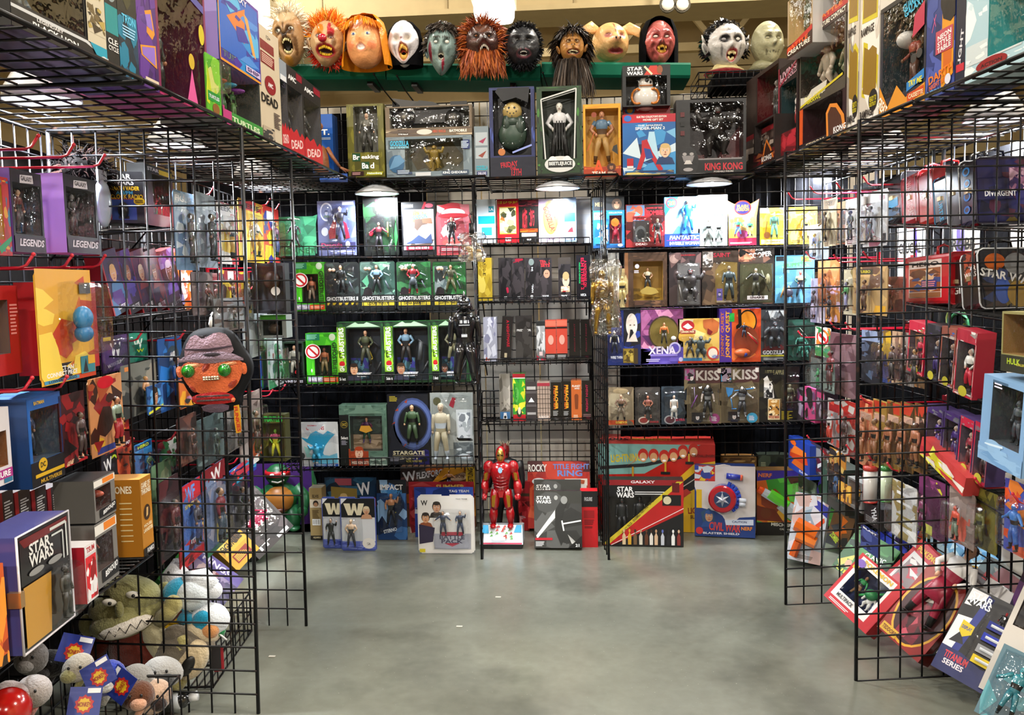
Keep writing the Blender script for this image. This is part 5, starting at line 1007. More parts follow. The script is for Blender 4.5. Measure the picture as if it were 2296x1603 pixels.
BRi('card', 1656, 1736, 556, 680, 'N0,0,100,100,63,1f1a16,3a2e26,0f0c0a,6a4a3c;N0,76,46,98,64,8a5a44,5a3226,b07a5c;T60,88,66,9,e8e4dc,COOPER,6;T50,97,36,3,c8c0b8,ALICE;R4,2,96,72,3c3a24;B3,2,97,76;F46,14,50,b0a084,14100e,2a2822,3a3828,2,111;Q5a5a44,62,60,84,22,4;R24,8,82,15,e4dcd8;T52,11.5,40,4,3a2028,SNAKE;O80,44,6,10,8a8460', 'black card with drippy white lettering and tangled accessories', body='1f1a17', z=r2)
BRi('card', 1738, 1826, 572, 678, 'N0,0,100,100,65,5a9ac0,6fb0d4,4a84aa;R2,88,24,98,15181c;N66,86,92,98,66,c85a34,3a8a4a,c8b83a;T50,80,58,8,4a9a3c,MUPPETS,4;R20,62,30,74,20262c;B4,4,96,76;F62,12,54,c86a5a,b0284a,b8a890,2c3a4c,4,222,4a7a6a;O30,22,14,10,3a3a4a;Qb8803a,12,12,22,36,4;Qb8803a,40,12,32,36,4', 'pale blue card with a pink haired figure on a stool', body='5f9fc4', z=r2)
# third shelf
BRi('card', 1361, 1436, 694, 819, 'N0,0,100,100,67,1a2a6a,24388a,121c4a;R50,34,100,100,15151c;E74,72,17,21,d8ccc0;P d8ccc0,64,58,84,58,92,42,58,42;E70,72,2.5,1.2,55463c;E82,72,2.5,1.2,55463c;P15151a,70,64,76,64,80,58,66,46;R48,4,80,30,7a6420;N50,6,78,28,68,8a7428,4a3a12,b09a44;R80,2,92,30,3a2c14;T28,14,36,5,e4e4ea,WIRE TWIN;R10,78,40,84,a81c2c;B4,4,48,66;F22,22,40,d8c8b4,-,17171b,1a1c28,0,111,d8c8b4'.replace('P d8', 'Pd8'), 'blue card with a pale bald profile and a black dressed figure', body='1c2c70', z=r3)
BRi('box', 1437, 1532, 690, 818, 'N0,0,100,100,69,7a3a6a,a05a8a,4a2050,c884a8;R0,0,100,30,5a4aa8;N0,0,100,28,70,5a4ab0,6a5ac0,4a3a94;E54,56,36,30,3a2c1a;E54,56,33,27,6a5a24;F54,36,38,c88a60,2a1810,b8642c,3a3428,0,222;O76,46,6,4,d8d8d0;E80,28,14,11,c8c0e8;E80,28,10,8,5a4ab0;T50,24,66,15,e4dcf4,XENA;R22,14,86,18,8a7ad0;K12,4,50,10,c8c0ec;E94,8,5,4,c8c0e8;Bx,'.replace(';Bx,', ';B18,30,90,84'), 'purple and pink bubble box with a warrior figure in leather', .07, '6a4aa0', z=r3)
BRi('card', 1520, 1613, 714, 816, 'N0,0,100,100,71,d8b45c,e8cc84,c89c40;R4,70,44,98,c8c0a0;E24,84,16,12,a81c28;P e8e0d0,12,82,24,90,36,80,24,76;R6,66,42,74,8a2a24;T24,70,32,6,e8d8b0,JURASSIC PARK;Pa85a2c,60,96,84,100,100,90,96,70,80,62,70,74,62,80;P6a1418,72,78,84,70,78,62,70,66;R0,0,100,5,b83a20;R4,5,58,12,3a8ac0;E84,22,15,15,c8442a;E84,22,11,11,e8e0d0;T90,14,16,8,2a6ac0,HERO;B4,8,70,62;F28,14,46,b88a68,2a1c14,2c2c30,34302c,3;G54,12,50,3a4444,c33,5a6058,1'.replace('P e8', 'Pe8'), 'yellow sandy card with a snarling dinosaur head and a small figure', body='d9b964', z=r3)
BRi('box', 1613, 1706, 692, 813, 'N30,0,100,100,72,c8481c,d85a24,a83414,e87a34;R0,0,30,100,4a2c8a;T8,52,84,9,b8641c,JONNY QUEST,90;T21,52,88,12,e8a024,JONNY QUEST,90;R24,76,36,92,28b048;E68,76,22,22,15100c;E68,76,19,19,e89020;P15100c,44,99,52,99,54,66,40,62,40,68,46,72;E64,38,30,30,8a3a1c;B32,6,96,68;F58,46,28,c89a78,15151a,1f2c44,2a3448,2,222;Qb81c24,70,52,90,34,4;Qd8c8a0,66,56,88,42,2;O54,18,20,8,c8602c;O60,16,8,6,3a4aa0', 'orange and purple box with tall yellow lettering down its side', .07, 'c24c20', '4a2c8a', z=r3)
BRi('card', 1706, 1762, 694, 811, 'N0,0,100,100,73,3a3e42,4a5054,2a2c30,1a1c1e;R20,82,96,98,b8bcbc;P6a7074,48,84,60,97,76,92,80,84;R10,20,98,82,26292d;P5a1418,6,24,30,30,50,27,80,32,98,26,98,22,6,20;T52,17,88,8,e0e0e0,GODZILLA;R0,9,100,12,b8b034;K10,2,90,7,aaa;B8,12,98,84;G52,26,52,23282c,a33,3a4044', 'grey card with a dark spined beast, right of the purple edged box', body='33373b', z=r3)
BRi('card', 1767, 1826, 716, 809, 'N0,0,100,100,74,1a3a30,245044,0f241e;B6,6,94,92;F46,10,56,6a9a84,2a3a30,2a6a5a,24584c,3;Qa8b0a0,40,80,80,50,2;G60,10,36,2f7a6a,c33', 'green card behind the wire divider on the third right bay shelf', body='1c4034', z=r3)
# fourth shelf
BRi('card', 1363, 1421, 868, 955, 'N0,0,100,100,75,8a7a60,a8967a,6a5c48,c0b090;R0,2,100,14,b8441c;T60,8,60,6,f0d040,ELIZABETH SWANN;E50,90,30,7,b09a74;B6,4,94,94;F50,14,68,c8a080,6a4a2c,7a5a44,6a5a48,4', 'clear card with a brown dressed figure over an orange strip', body='8a7a60', z=r4)
BRi('card', 1424, 1480, 868, 953, 'N0,0,100,100,76,3a3634,4a4440,2a2624;E34,12,22,10,c8b8a8;E34,12,16,7,8a2a24;T76,8,36,5,c01c2c,CHARLES;B4,4,96,92;F50,20,58,a86a50,a86a50,8a4a3c,1a1818,4,a86a50,a86a50', 'dark clear card with a bare chested bald figure', body='3a3634', z=r4)
BRi('card', 1483, 1540, 866, 951, 'N0,0,100,100,77,2c3844,3a4a58,1c2630;E34,12,24,12,a8a8ac;E34,12,18,9,5a2a34;T74,12,36,7,c01c4c,ELVIRA;B4,4,96,92;F48,16,62,d8b8a0,14141a,c8c4bc,d4d0c8,5,d4d0c8,d8b8a0,1', 'dark clear card with a black haired figure in a white gown', body='2e3a46', z=r4)
def rock(x0, x1, y0, y1, fig, inset, label, hc):
 BRi('card', x0, x1, y0, y1, 'N0,0,100,100,%s,5a4e3a,6a5c44,4a3e2c,75684c;R0,72,100,100,4a2c2c;N2,74,28,98,%s,%s,2a1c24,8a7a8a;H20,82,8,d8d0cc,1a1418,222;T64,86,64,18,b8b0a8,KISS;R90,90,99,98,d8d0c8;R20,4,50,20,1a1418;H36,11,7,d8d0cc,15101a,223;E82,9,14,9,%s;K74,4,90,13,f0e4f0;B8,3,96,70;%s' % (inset, inset, hc, hc, fig), label, body='5c5039', z=r4)
rock(1534, 1617, 824, 952, 'F62,12,58,d8ccc4,15100f,1c1a1c,1a1a1c,0,888,c8b8ac;O62,60,12,8,14100f;Q7a3a8a,18,30,34,52,3;Q9a8aa8,26,66,28,40,2', '78', 'brown card with a black haired rocker figure and purple trim', 'a0407a')
rock(1615, 1702, 822, 949, 'F54,12,54,d8ccc4,15100f,4a4c50,2a2a2e,2,999,9a9a9c;O56,56,12,8,14100f;P3a84c0,14,64,34,62,30,52,20,46,16,54;Q3a84c0,34,58,84,62,3;Q3a84c0,26,46,30,26,3;Q3a84c0,40,26,28,26,3', '79', 'brown card with a black haired rocker figure and a blue guitar', '3a9ac0')
BRi('card', 1702, 1792, 822, 948, 'N0,0,100,100,80,15140f,24221a,0c0c0a,34301f;T40,90,50,8,7a7450,LITTLE APPLES;P c8c4bc,10,78,20,84,34,62,38,44,24,40,24,60;N12,44,34,74,81,d8d4cc,1a1a1a,8a8a88;R22,4,52,42,c8b48c;N24,12,50,40,82,b8843c,3a2a1c,e8d0a0;T37,9,26,5,a82c1c,WOLF MAN;K56,4,84,20,b8a828;B50,20,98,90;F74,26,44,8a8468,3a3628,4a4834,3a3826,0'.replace('P c8', 'Pc8'), 'black card with a curl of film frames and a drab figure', body='17160f', z=r4)
# ------------------------------------------------------------------ narrow middle bay: slim upright cartons on four wire shelves
CM = back(179); G = 'wire shelves of the narrow middle bay'
c1 = wire_shelf(CM, 1066, 1322, (545, 541), .2, .02, 'uppermost wire shelf in the narrow middle bay', G)
c2 = wire_shelf(CM, 1068, 1324, (675, 671), .2, .015, 'second wire shelf down in the narrow middle bay', G)
c3 = wire_shelf(CM, 1074, 1328, (812, 806), .2, .015, 'third wire shelf down in the narrow middle bay', G)
c4 = wire_shelf(CM, 1080, 1328, (947, 943), .2, .015, 'lowest wire shelf in the narrow middle bay', G)
def CMi(x0, x1, y0, y1, z, spec, label, body, **k):
 k.setdefault('out', -.025); k.setdefault('mat', 'gloss'); return item('box', CM, x0, x1, y0, y1, spec, label, k.pop('t', .1), body, z=z, name='slim_carton', cat='toy box', **k)
CMi(1069, 1111, 447, 541, c1, 'R0,0,100,100,d8e4ec;R8,44,96,62,22b8c8;R64,70,92,84,3aa0b0;T78,77,22,6,e8f4f4,LA;R26,18,80,36,3ab0cc;Lb0bcc8,10,38,90,38,2;Lb0bcc8,10,10,80,10,2', 'white carton with a cyan band, behind the hanging clear bag', 'd4e0e8')
CMi(1115, 1163, 446, 541, c1, 'R0,0,100,100,b81a22;T50,92,92,6,e8c020,ゴジラ対;R10,20,88,82,d8a83a;N12,22,86,80,85,e8d8a8,b8602c,3a3c28,c8b070,5a5a30;R36,4,64,12,e8e0d8;T50,8,20,6,a81a22,65', 'red carton with a framed picture of a beast', 'b81a22')
CMi(1163, 1208, 447, 541, c1, 'R0,0,100,100,14110f;N0,84,100,100,86,5a1c24,8a2c34,2a1014;T30,56,24,50,c02430,メカゴジラ;T66,58,24,42,c02430,ゴジラ;N6,24,94,32,87,c83a14,e0601c,8a240c;R14,14,86,22,c8c4bc;T50,8,22,6,ece6dc,65', 'black carton with tall red lettering and flames', '151210')
CMi(1208, 1263, 446, 541, c1, 'R0,0,100,100,d4b8d4;E48,56,36,42,e8c880;E48,56,30,38,eab43c;E48,56,25,34,f0c24a;T43,54,60,22,b81c2c,GODZILLA!,-72;T63,62,52,8,3a2a3a,KING OF THE MONSTERS,-72;T52,8,26,6,3a2440,65lb', 'pale pink carton with a yellow glow behind slanted red lettering', 'd0b4d0')
CMi(1263, 1292, 443, 541, c1, 'R0,0,100,100,8aa4bc;T50,80,80,10,2aa0a8,GODZILLA;R8,46,92,66,1cb8c4;R14,20,86,36,a8b8c8;P9a2a34,30,22,76,22,70,34,50,30;R10,3,90,9,22406a;T50,6,60,4,dce,DELUXE', 'blue grey carton with a cyan block, rightmost on the top middle shelf', '8aa4bc')
mb = MB(); p = back(188); a, z = p.hit(1306, 545); _, zt = p.hit(1306, 442)
r = thing('price_sheet', 'white price sheet on the grid beside the blue grey carton', 'sign', p.pt(a, z)); mb.box(-.05, .05, 0, .002, 0, zt - z, 'e4e4e6'); mb.build('sheet', 'card', r); mb = MB()
for k in range(3): mb.rect(-.046, .02 + k * .08, .046, .075 + k * .08, -.0004, 'd4d8e0')
mb.build('printed_artwork', 'card', r)
CMi(1072, 1103, 578, 671, c2, 'R0,0,100,100,b89c2c;N0,0,100,100,88,b89c2c,c8ac3c,a08424,d8c058;T46,78,40,20,2a2410,ASH-E,-90', 'yellow carton with black lettering under the hanging bag', 'a88c24')
for x0, x1, sp, lab in ((1118, 1147, 'E66,24,14,7,a8203c;T50,7,22,5,ddd,CC', 'dark glossy carton with a small pink mark'), (1148, 1176, 'P8a1c2c,10,88,30,98,90,98,90,94;T50,92,44,6,8a2034,IT;T50,7,20,5,ccc,CC', 'dark glossy carton with a dim red title at its top'),
      (1178, 1208, 'T52,48,60,12,d8dcdc,HALLOWEEN,90;E46,90,20,8,6a7470;T46,8,22,8,ccc,8', 'dark glossy carton with upright white lettering'), (1208, 1237, 'T50,90,80,9,c02c34,TRICK;T52,82,70,7,c02c34,SETS;E62,62,24,10,b08068;E56,63,3,1.5,111;E68,63,3,1.5,111;T50,9,50,5,ddd,THE MOVIE', 'dark glossy carton with a bald puppet face'),
      (1252, 1280, 'R0,84,100,100,3a3430;E60,46,28,16,c8a890;E60,56,26,10,a88a60;E54,46,3,2,111;E66,46,3,2,111;N20,18,90,32,89,b89c7a,8a1c24,d8c8b0;T46,8,50,6,eee,TRICK', 'glossy carton with a pale puppet face and fair hair')):
 CMi(x0, x1, 578 if x0 < 1250 else 577, 671, c2, 'N0,0,100,100,%d,2a2628,3a3436,1c1a1c;' % x0 + sp, lab, '262224')
CMi(1292, 1324, 572, 671, c2, 'R0,0,100,100,131318;T64,58,60,20,b01c38,A NIGHTMARE ON,-90;T44,58,72,22,b01c38,ELM STREET 2,-90;T24,60,48,10,2a9a5a,FREDDYS REVENGE,-90;T50,10,40,6,ddd,NECA', 'black carton with red lettering set sideways, at the right end of its shelf', '121217', turn=-12)
for x0, x1, y0, bd, sp, lab, ry in ((1084, 1114, 711, 'b8b8c8', 'N0,0,100,100,90,a8a8b8,d8d8e4,8a8aa4;R10,2,40,9,c8481c', 'pale silver carton with an orange corner', 0), (1124, 1148, 709, '221d1c', 'T60,62,60,26,a8182c,A NIGHTMARE,-86;R36,8,60,18,b8a888', 'dark carton leaning a little, with a red sideways title', 4),
         (1156, 1194, 708, '2f2b2a', 'N0,0,100,100,91,2f2b2a,3c3836,242120;T50,68,84,5,c8c4c0,PREDATOR', 'broad dark carton with small pale letters', 0), (1203, 1222, 720, '9a989a', 'N0,0,100,88,92,c8c8c8,6a6a6a,9a9a9a;R0,0,100,18,a81c34;R0,88,100,100,2a2a2a;R30,12,70,22,d8b8b8', 'narrow grey carton with a crimson foot', 0),
         (1223, 1247, 717, 'c04434', 'R0,84,100,98,d86a54;R0,78,100,82,2a1a18;E50,50,26,12,d89a8a;R0,0,100,16,2a2220;K8,3,92,13,bbb', 'red and white carton, on the left of a like pair', 0), (1248, 1272, 716, 'c04434', 'R0,84,100,98,d86a54;R0,78,100,82,2a1a18;E50,50,26,12,d89a8a;R0,0,100,16,2a2220;K8,3,92,13,bbb', 'red and white carton, on the right of a like pair', 0),
         (1276, 1301, 716, '1b1614', 'T50,55,70,12,5a1420,FRIGHT NIGHT,90', 'dull black carton with faint red letters, second from its shelf end', 0), (1302, 1327, 716, '14110f', 'T50,55,70,12,5a1424,FRIGHT NIGHT,90;R40,4,70,8,7a1424', 'dull black carton with faint red letters, at its shelf end', 0)):
 CMi(x0, x1, y0, 806, c3, sp, lab, bd, roll=ry)
for x0, x1, y0, bd, sp, lab in ((1120, 1144, 838, '7a746c', 'N0,22,100,100,93,8a847a,b8b0a4,5a544c,a09a90;R4,3,96,20,3a6a9a;P e8e8ec,30,4,70,4,62,18,38,18;E50,9,12,3,222'.replace('P e', 'Pe'), 'grey furry patterned carton with a blue picture at its foot'), (1150, 1178, 838, '3aa42c', 'N0,16,100,92,94,3aa42c,c8cc2c,2a8a3c,e8d83c;R0,92,100,100,a81c2c;R0,90,100,92,eee;R0,0,100,14,b01c28;N6,36,50,80,95,3a9a2c,5ab04c,2a7a2c;E50,18,20,10,2a3020;E50,22,12,8,d8d0b0', 'green and yellow carton with red ends'),
       (1180, 1203, 856, '3c3638', 'R6,80,94,88,b8b4b0;R0,70,100,76,5a5456;P e8e8e8,20,48,80,48,50,60;R0,36,100,42,5a5456;R8,16,92,22,a8a4a4'.replace('P e', 'Pe'), 'charcoal carton with a white triangle'), (1205, 1233, 855, 'b09a8c', 'R0,88,100,96,a83444;' + ';'.join('L2a201c,%d,10,%d,88,3' % (x, x) for x in (20, 42, 64, 86)) + ';' + ';'.join('L2a201c,0,%d,100,%d,3' % (y, y) for y in (20, 32, 44, 56, 68, 80)) + ';T50,10,76,6,eee4dc,ROBOCOP', 'beige carton printed with a dark grid'),
       (1235, 1258, 857, '17120f', 'T50,60,62,44,d8641c,PREACHER,-90;T56,60,62,26,e8b02c,PREACHER,-90;K20,12,80,26,aaa;T50,5,40,4,ddd,NECA', 'black carton with orange sideways letters, left one of two'), (1259, 1281, 855, '17120f', 'T50,60,62,44,d8641c,PREACHER,-90;T56,60,62,26,e8b02c,PREACHER,-90;K20,12,80,24,aaa;T50,5,40,4,ddd,NECA', 'black carton with orange sideways letters, right one of two'),
       (1281, 1304, 853, 'c0602a', 'T50,86,80,5,f0e8dc,PLANET;T56,80,50,4,f0e8dc,APES;P7a3a1c,36,28,64,28,70,62,60,66,40,66,30,62;K20,6,84,14,eca', 'orange carton with a brown emblem'), (1305, 1327, 853, '19110f', 'T50,56,68,22,b01c48,FRIGHT NIGHT,90;K10,8,90,16,866;R40,3,80,7,b01c3c', 'black carton with bright crimson sideways letters at the end of the lowest shelf')):
 CMi(x0, x1, y0, 942, c4, sp, lab, bd)
# empty wire rack at the left of the lowest shelf
p = CM; a, z = p.hit(1082, 944); a1, z1 = p.hit(1118, 876); r = thing('wire_rack', 'small black wire rack at the left of the lowest middle shelf', 'rack', p.pt(a, z)); mb = MB(); w = a1 - a; h = z1 - z
mb.tube([(0, 0, 0), (0, 0, h * .93), (w * .1, 0, h), (w, 0, h)], .004, 'fff', 6)
for k in range(1, 4): mb.tube([(w * k / 4, 0, 0), (w * k / 4, 0, h)], .0025, 'fff', 5); mb.tube([(0, 0, h * k / 4), (w, 0, h * k / 4)], .0025, 'fff', 5)
mb.build('rack_wires', 'wire', r, True)

# ------------------------------------------------------------------ floor of the middle bay
def big_toy(px, py, wpx_h, label, cols, root_rot=0, name='armoured_toy_figure'):
 p = at_z(px, py, 0); sc = (p - CAM).dot(CF) / FOC
 return thing(name, label, 'toy figure', (p.x, p.y, 0), (0, 0, root_rot)), wpx_h * sc
r, h = big_toy(1127, 1222, 205, 'large red and gold armoured toy on its printed card tray', None)
RED, GLD = '9a0f16', 'b8862a'
p = r; zb = h * .2; H = h * .83
def armour(root, z0, H, red, gold):
 def V(x, y, z): return (x * H, y * H, z0 + z * H)
 for s in (-1, 1):
  m = MB(); m.tube([V(s * .095, 0, .5), V(s * .115, -.015, .4), V(s * .125, -.02, .3), V(s * .135, -.01, .26)], [.085 * H, .092 * H, .075 * H, .06 * H], red, 12); m.tube([V(s * .135, 0, .27), V(s * .15, .01, .17), V(s * .155, 0, .06)], [.062 * H, .078 * H, .058 * H], red, 12); m.ell(V(s * .155, -.05, .03), (.062 * H, .11 * H, .035 * H), red, 12, 7); m.build('leg', 'shiny', root, True)
  m = MB(); m.prism([(x * H, z0 + z * H) for x, z in ((s * .09, .46), (s * .16, .44), (s * .165, .3), (s * .12, .29))], -.115 * H, -.06 * H, gold); m.build('thigh_plate', 'gold', root)
  m = MB(); sh, el, wr = V(s * .2, 0, .8), V(s * .275, 0, .62), V(s * .3, -.08, .46); m.ell(V(s * .215, 0, .8), (.1 * H, .09 * H, .09 * H), red, 14, 9); m.tube([sh, V(s * .25, 0, .7), el], [.06 * H, .066 * H, .055 * H], red, 10); m.tube([el, V(s * .295, -.04, .55), wr], [.062 * H, .078 * H, .06 * H], red, 10); m.ell(V(s * .3, -.1, .43), (.05 * H, .055 * H, .055 * H), red, 10, 7)
  for k in range(4): m.tube([V(s * (.285 + .018 * k - .02), -.135, .44), V(s * (.285 + .018 * k - .02), -.15, .415), V(s * (.285 + .018 * k - .02), -.125, .395)], [.013 * H] * 3, red, 6)
  m.tube([V(s * .255, -.11, .45), V(s * .25, -.145, .43)], [.014 * H, .011 * H], red, 6); m.build('arm', 'shiny', root, True)
  m = MB(); m.prism([(x * H, z0 + z * H) for x, z in ((s * .225, .75), (s * .285, .73), (s * .3, .64), (s * .25, .64))], -.078 * H, -.03 * H, gold); m.build('arm_plate', 'gold', root)
 m = MB(); m.tube([V(0, 0, .44), V(0, 0, .5), V(0, 0, .56), V(0, -.01, .66), V(0, -.02, .76), V(0, 0, .84), V(0, 0, .87)], [.1 * H, .14 * H, .135 * H, .165 * H, .2 * H, .16 * H, .08 * H], red, 18, flat=.62)
 for z in (.56, .6, .64, .68): m.tube([V(-.13, -.075, z + .012), V(-.06, -.112, z), V(0, -.122, z - .006), V(.06, -.112, z), V(.13, -.075, z + .012)], .009 * H, '7c0b12', 5)
 m.prism([(x * H, z0 + z * H) for x, z in ((-.05, .5), (.05, .5), (.035, .42), (-.035, .42))], -.11 * H, -.05 * H, red)
 m.build('torso', 'shiny', root, True)
 m = MB(); m.tube([V(0, -.145, .785), V(0, -.125, .785)], .038 * H, '9fd0f0', 16); m.build('chest_light', 'shiny', root)
 m = MB(); m.tube([V(0, 0, .86), V(0, 0, .9)], .065 * H, red, 10); m.ell(V(0, 0, .97), (.088 * H, .1 * H, .11 * H), red, 18, 12); m.build('helmet', 'shiny', root, True)
 m = MB(); m.ell(V(0, -.035, .965), (.072 * H, .075 * H, .098 * H), 'c8a050', 16, 12); m.box(-.05 * H, -.014 * H, -.112 * H, -.09 * H, z0 + .97 * H, z0 + .982 * H, '2a2420'); m.box(.014 * H, .05 * H, -.112 * H, -.09 * H, z0 + .97 * H, z0 + .982 * H, '2a2420'); m.box(-.028 * H, .028 * H, -.105 * H, -.09 * H, z0 + .905 * H, z0 + .91 * H, '6a4a1a'); m.build('face_plate', 'gold', root, True)
armour(r, zb, H, RED, GLD); r.scale = (.74, .85, 1)
mb = MB(); w = h * .63
mb.prism([(-w * .46, 0), (w * .46, 0), (w * .5, h * .05), (-w * .5, h * .05)], -.17 * h, .12 * h, '121214')
mb.raw([(-w * .5, -.17 * h, h * .05), (w * .5, -.17 * h, h * .05), (w * .48, -.06 * h, h * .24), (-w * .5, -.06 * h, h * .24), (-w * .5, .12 * h, h * .05), (w * .5, .12 * h, h * .05), (w * .5, .12 * h, h * .22), (-w * .5, .12 * h, h * .22)], [(0, 1, 2, 3), (0, 3, 7, 4), (1, 5, 6, 2), (5, 4, 7, 6)], 'd4dce4')
mb.build('card_tray', 'card', r)
mb = MB(); tl = MB()
def tray(u, v, k): return (-w * .49 + u * w * .97, -.17 * h + v * .11 * h - .002 * k, h * .05 + v * .19 * h + .002 * k)
def tpoly(c, k, *uv): mb.face([tray(uv[i], uv[i + 1], k) for i in range(0, len(uv), 2)], c)
tpoly('2a9acc', 1, .02, .55, .2, .55, .18, .98, .0, .98); tpoly('2a9acc', 1, .8, .6, .98, .6, .98, .98, .86, .98); tpoly('b81c4a', 1, 0, .0, 1, 0, 1, .08, 0, .08); q = random.Random(5)
for i in range(26):
 u, v = q.uniform(.2, .72), q.uniform(.2, .9); tpoly(q.choice(('b8342c', '5a9a44', 'd8c8a8', 'a01c24', 'e8e0d0', '8a6a4a')), 2 + i * .1, u, v, u + .08, v + .03, u + .05, v + .14)
tpoly('f0f0f0', 6, .32, .12, .6, .12, .6, .3, .32, .3); mb.build('printed_artwork', 'card', r)
# black and red horned figure behind it
r, h = big_toy(1136, 1196, 206, 'tall black robed toy with a red horned head, behind the red armoured toy', None, -.1, 'horned_toy_figure')
mb = MB(); toy(mb, 0, 0, 0, h, '7a1a1c', None, '131214', '131214', '0c0c0c', 5, 1.25, '131214', nseg=9); mb.build('body', 'toy', r, True)
mb = MB()
for i in range(9):
 t = -2.6 + i * .64; mb.tube([(.04 * h * math.sin(t), -.03 * h * math.cos(t), h * .97), (.058 * h * math.sin(t), -.04 * h * math.cos(t), h * 1.02)], [.009 * h, .001 * h], 'b8a890', 6)
mb.build('horns', 'toy', r, True)
mb = MB(); mb.prism([(-.05 * h, .76 * h), (.01 * h, .8 * h), (.05 * h, .76 * h), (.03 * h, .7 * h), (-.03 * h, .69 * h)], -.1 * h, -.09 * h, 'b8bcc0'); mb.build('chest_badge', 'card', r)
loose('box', 1168, 1190, 40, 110, 'R0,0,100,100,8a141c;N0,0,100,60,96,a81c24,5a0c10,c8343a;R0,70,100,76,3a2a1a;K10,10,80,30,ecc', 'red card box standing behind the red armoured toy', .04, rz=-8, rx=4, body='8a141c')
loose('box', 1254, 1192, 140, 150, 'N0,0,100,100,97,b8281c,c83a24,a01c16,d85a34;R0,84,100,100,4a1418;T16,90,30,11,f4f0ec,ROCKY;T70,92,58,8,6a8ad0,TITLE FIGHT;T68,82,40,9,6a8ad0,RING;E18,70,11,5,e8eef4;T18,70,16,4,2a6ac0,SUPER;N60,40,96,74,98,e8d8c8,b85a3a,c8a088,f0e8e0;Lf0f0f0,24,52,98,46,2;Lf0f0f0,24,40,98,34,2;Lf0f0f0,26,10,26,58,2;H40,60,5,c89a78,2a1a12,a82c2c;H62,58,5,c89a78,2a1a12,a82c2c', 'large red boxing ring game box leaning at the back of the middle bay', .1, rx=10, body='a81f1a', top='3a1014')
sw = 'N0,0,100,100,99,3a3a38,4a4a48,2c2c2a,5a5a58;R0,78,100,100,34342f;T20,88,30,6,e4e4e0,STAR;T20,81,32,6,e4e4e0,WARS;E46,88,4,4,a8a8a4;'
loose('box', 1250, 1188, 106, 122, sw, 'black and grey space saga box, hindmost of three leaning', .05, rx=10, body='2c2c2a', lift=.004)
loose('box', 1251, 1206, 106, 124, sw, 'black and grey space saga box, middle of three leaning', .05, rx=11, body='2c2c2a', lift=.004)
loose('box', 1252, 1234, 107, 127, sw + 'Pe0e0dc,4,22,40,62,56,80,64,84,66,74,52,60,30,40,6,16;P2a2a28,44,66,58,86,70,82,64,70,58,50,66,20,56,4,44,30;E63,84,7,7,8a8a86;Le8e8e4,58,42,98,48,3;Le8e8e4,58,48,62,30,3;Pc8c8c4,70,24,82,4,98,2,90,8,78,8;R2,14,38,18,b81c2c;K3,3,22,12,ddd;P111,70,0,100,22,100,0;T90,5,8,5,eee,21', 'black and grey space saga box with a cloaked swordsman, front one of three leaning', .07, rx=10, body='2c2c2a', side='0e0e0e')
loose('box', 1322, 1227, 38, 128, 'R0,0,100,72,b8141c;R0,72,100,100,141214;T46,86,46,7,aaa,FIGURE;R18,52,80,66,8a0e14;K20,40,80,50,5a0a10;K22,34,72,38,5a0a10', 'upright red box with a black top, standing on the floor beside the middle divider', .07, body='b8141c')

# ------------------------------------------------------------------ toys hung from the two middle divider posts
p = back(160.5); a, z = p.hit(1045, 862); _, zt = p.hit(1045, 664); h = zt - z
r = thing('helmeted_doll', 'black helmeted pilot doll hanging from the divider post left of the middle bay', 'toy figure', p.pt(a, z), (0, 0, .1))
def V(x, y, zz): return (x * h, y * h, zz * h)
mb = MB(); toy(mb, 0, 0, 0, h * .96, '0e0e10', None, '141416', '161618', '0a0a0b', 5, 1.15, '141416', False, 10); mb.build('body', 'shiny', r, True)
mb = MB(); mb.ell(V(0, 0, .93), (.075 * h, .085 * h, .08 * h), '0d0d0f', 16, 10); mb.tube([V(0, 0, .95), V(0, 0, .9), V(0, .01, .86)], [.07 * h, .09 * h, .1 * h], '0d0d0f', 14); mb.box(-.05 * h, .05 * h, -.1 * h, -.07 * h, .9 * h, .925 * h, '2a2c30'); mb.tube([V(0, -.08, .885), V(0, -.1, .86)], [.03 * h, .035 * h], '1a1a1c', 8); mb.build('helmet', 'shiny', r, True)
mb = MB()
for s in (-1, 1): mb.ell(V(s * .03, -.085, .955), (.012 * h, .008 * h, .012 * h), 'd8dce0', 8, 6)
mb.build('helmet_badge', 'shiny', r, True)
mb = MB(); mb.box(-.07 * h, .07 * h, -.115 * h, -.08 * h, .66 * h, .745 * h, '17171a'); mb.box(-.05 * h, -.02 * h, -.12 * h, -.115 * h, .7 * h, .735 * h, 'c8ccd0'); mb.box(-.005 * h, .03 * h, -.12 * h, -.115 * h, .7 * h, .735 * h, 'c8ccd0'); mb.box(.04 * h, .055 * h, -.12 * h, -.115 * h, .7 * h, .735 * h, 'd8d8dc'); mb.box(-.06 * h, .06 * h, -.12 * h, -.115 * h, .675 * h, .685 * h, 'b8bcc0'); mb.box(-.035 * h, .03 * h, -.1 * h, -.07 * h, .545 * h, .575 * h, 'c0c4c8'); mb.build('chest_panel', 'shiny', r)
for s in (-1, 1):
 mb = MB(); mb.tube([V(s * .05, -.09, .84), V(s * .1, -.12, .78), V(s * .06, -.12, .72)], .016 * h, '0c0c0d', 8); mb.build('hose', 'shiny', r, True)
mb = MB(); mb.tube([V(0, 0, 1.0), V(0, .02, 1.04), V(0, .05, 1.05)], .004, '888', 5); mb.build('hanger', 'shiny', r, True)
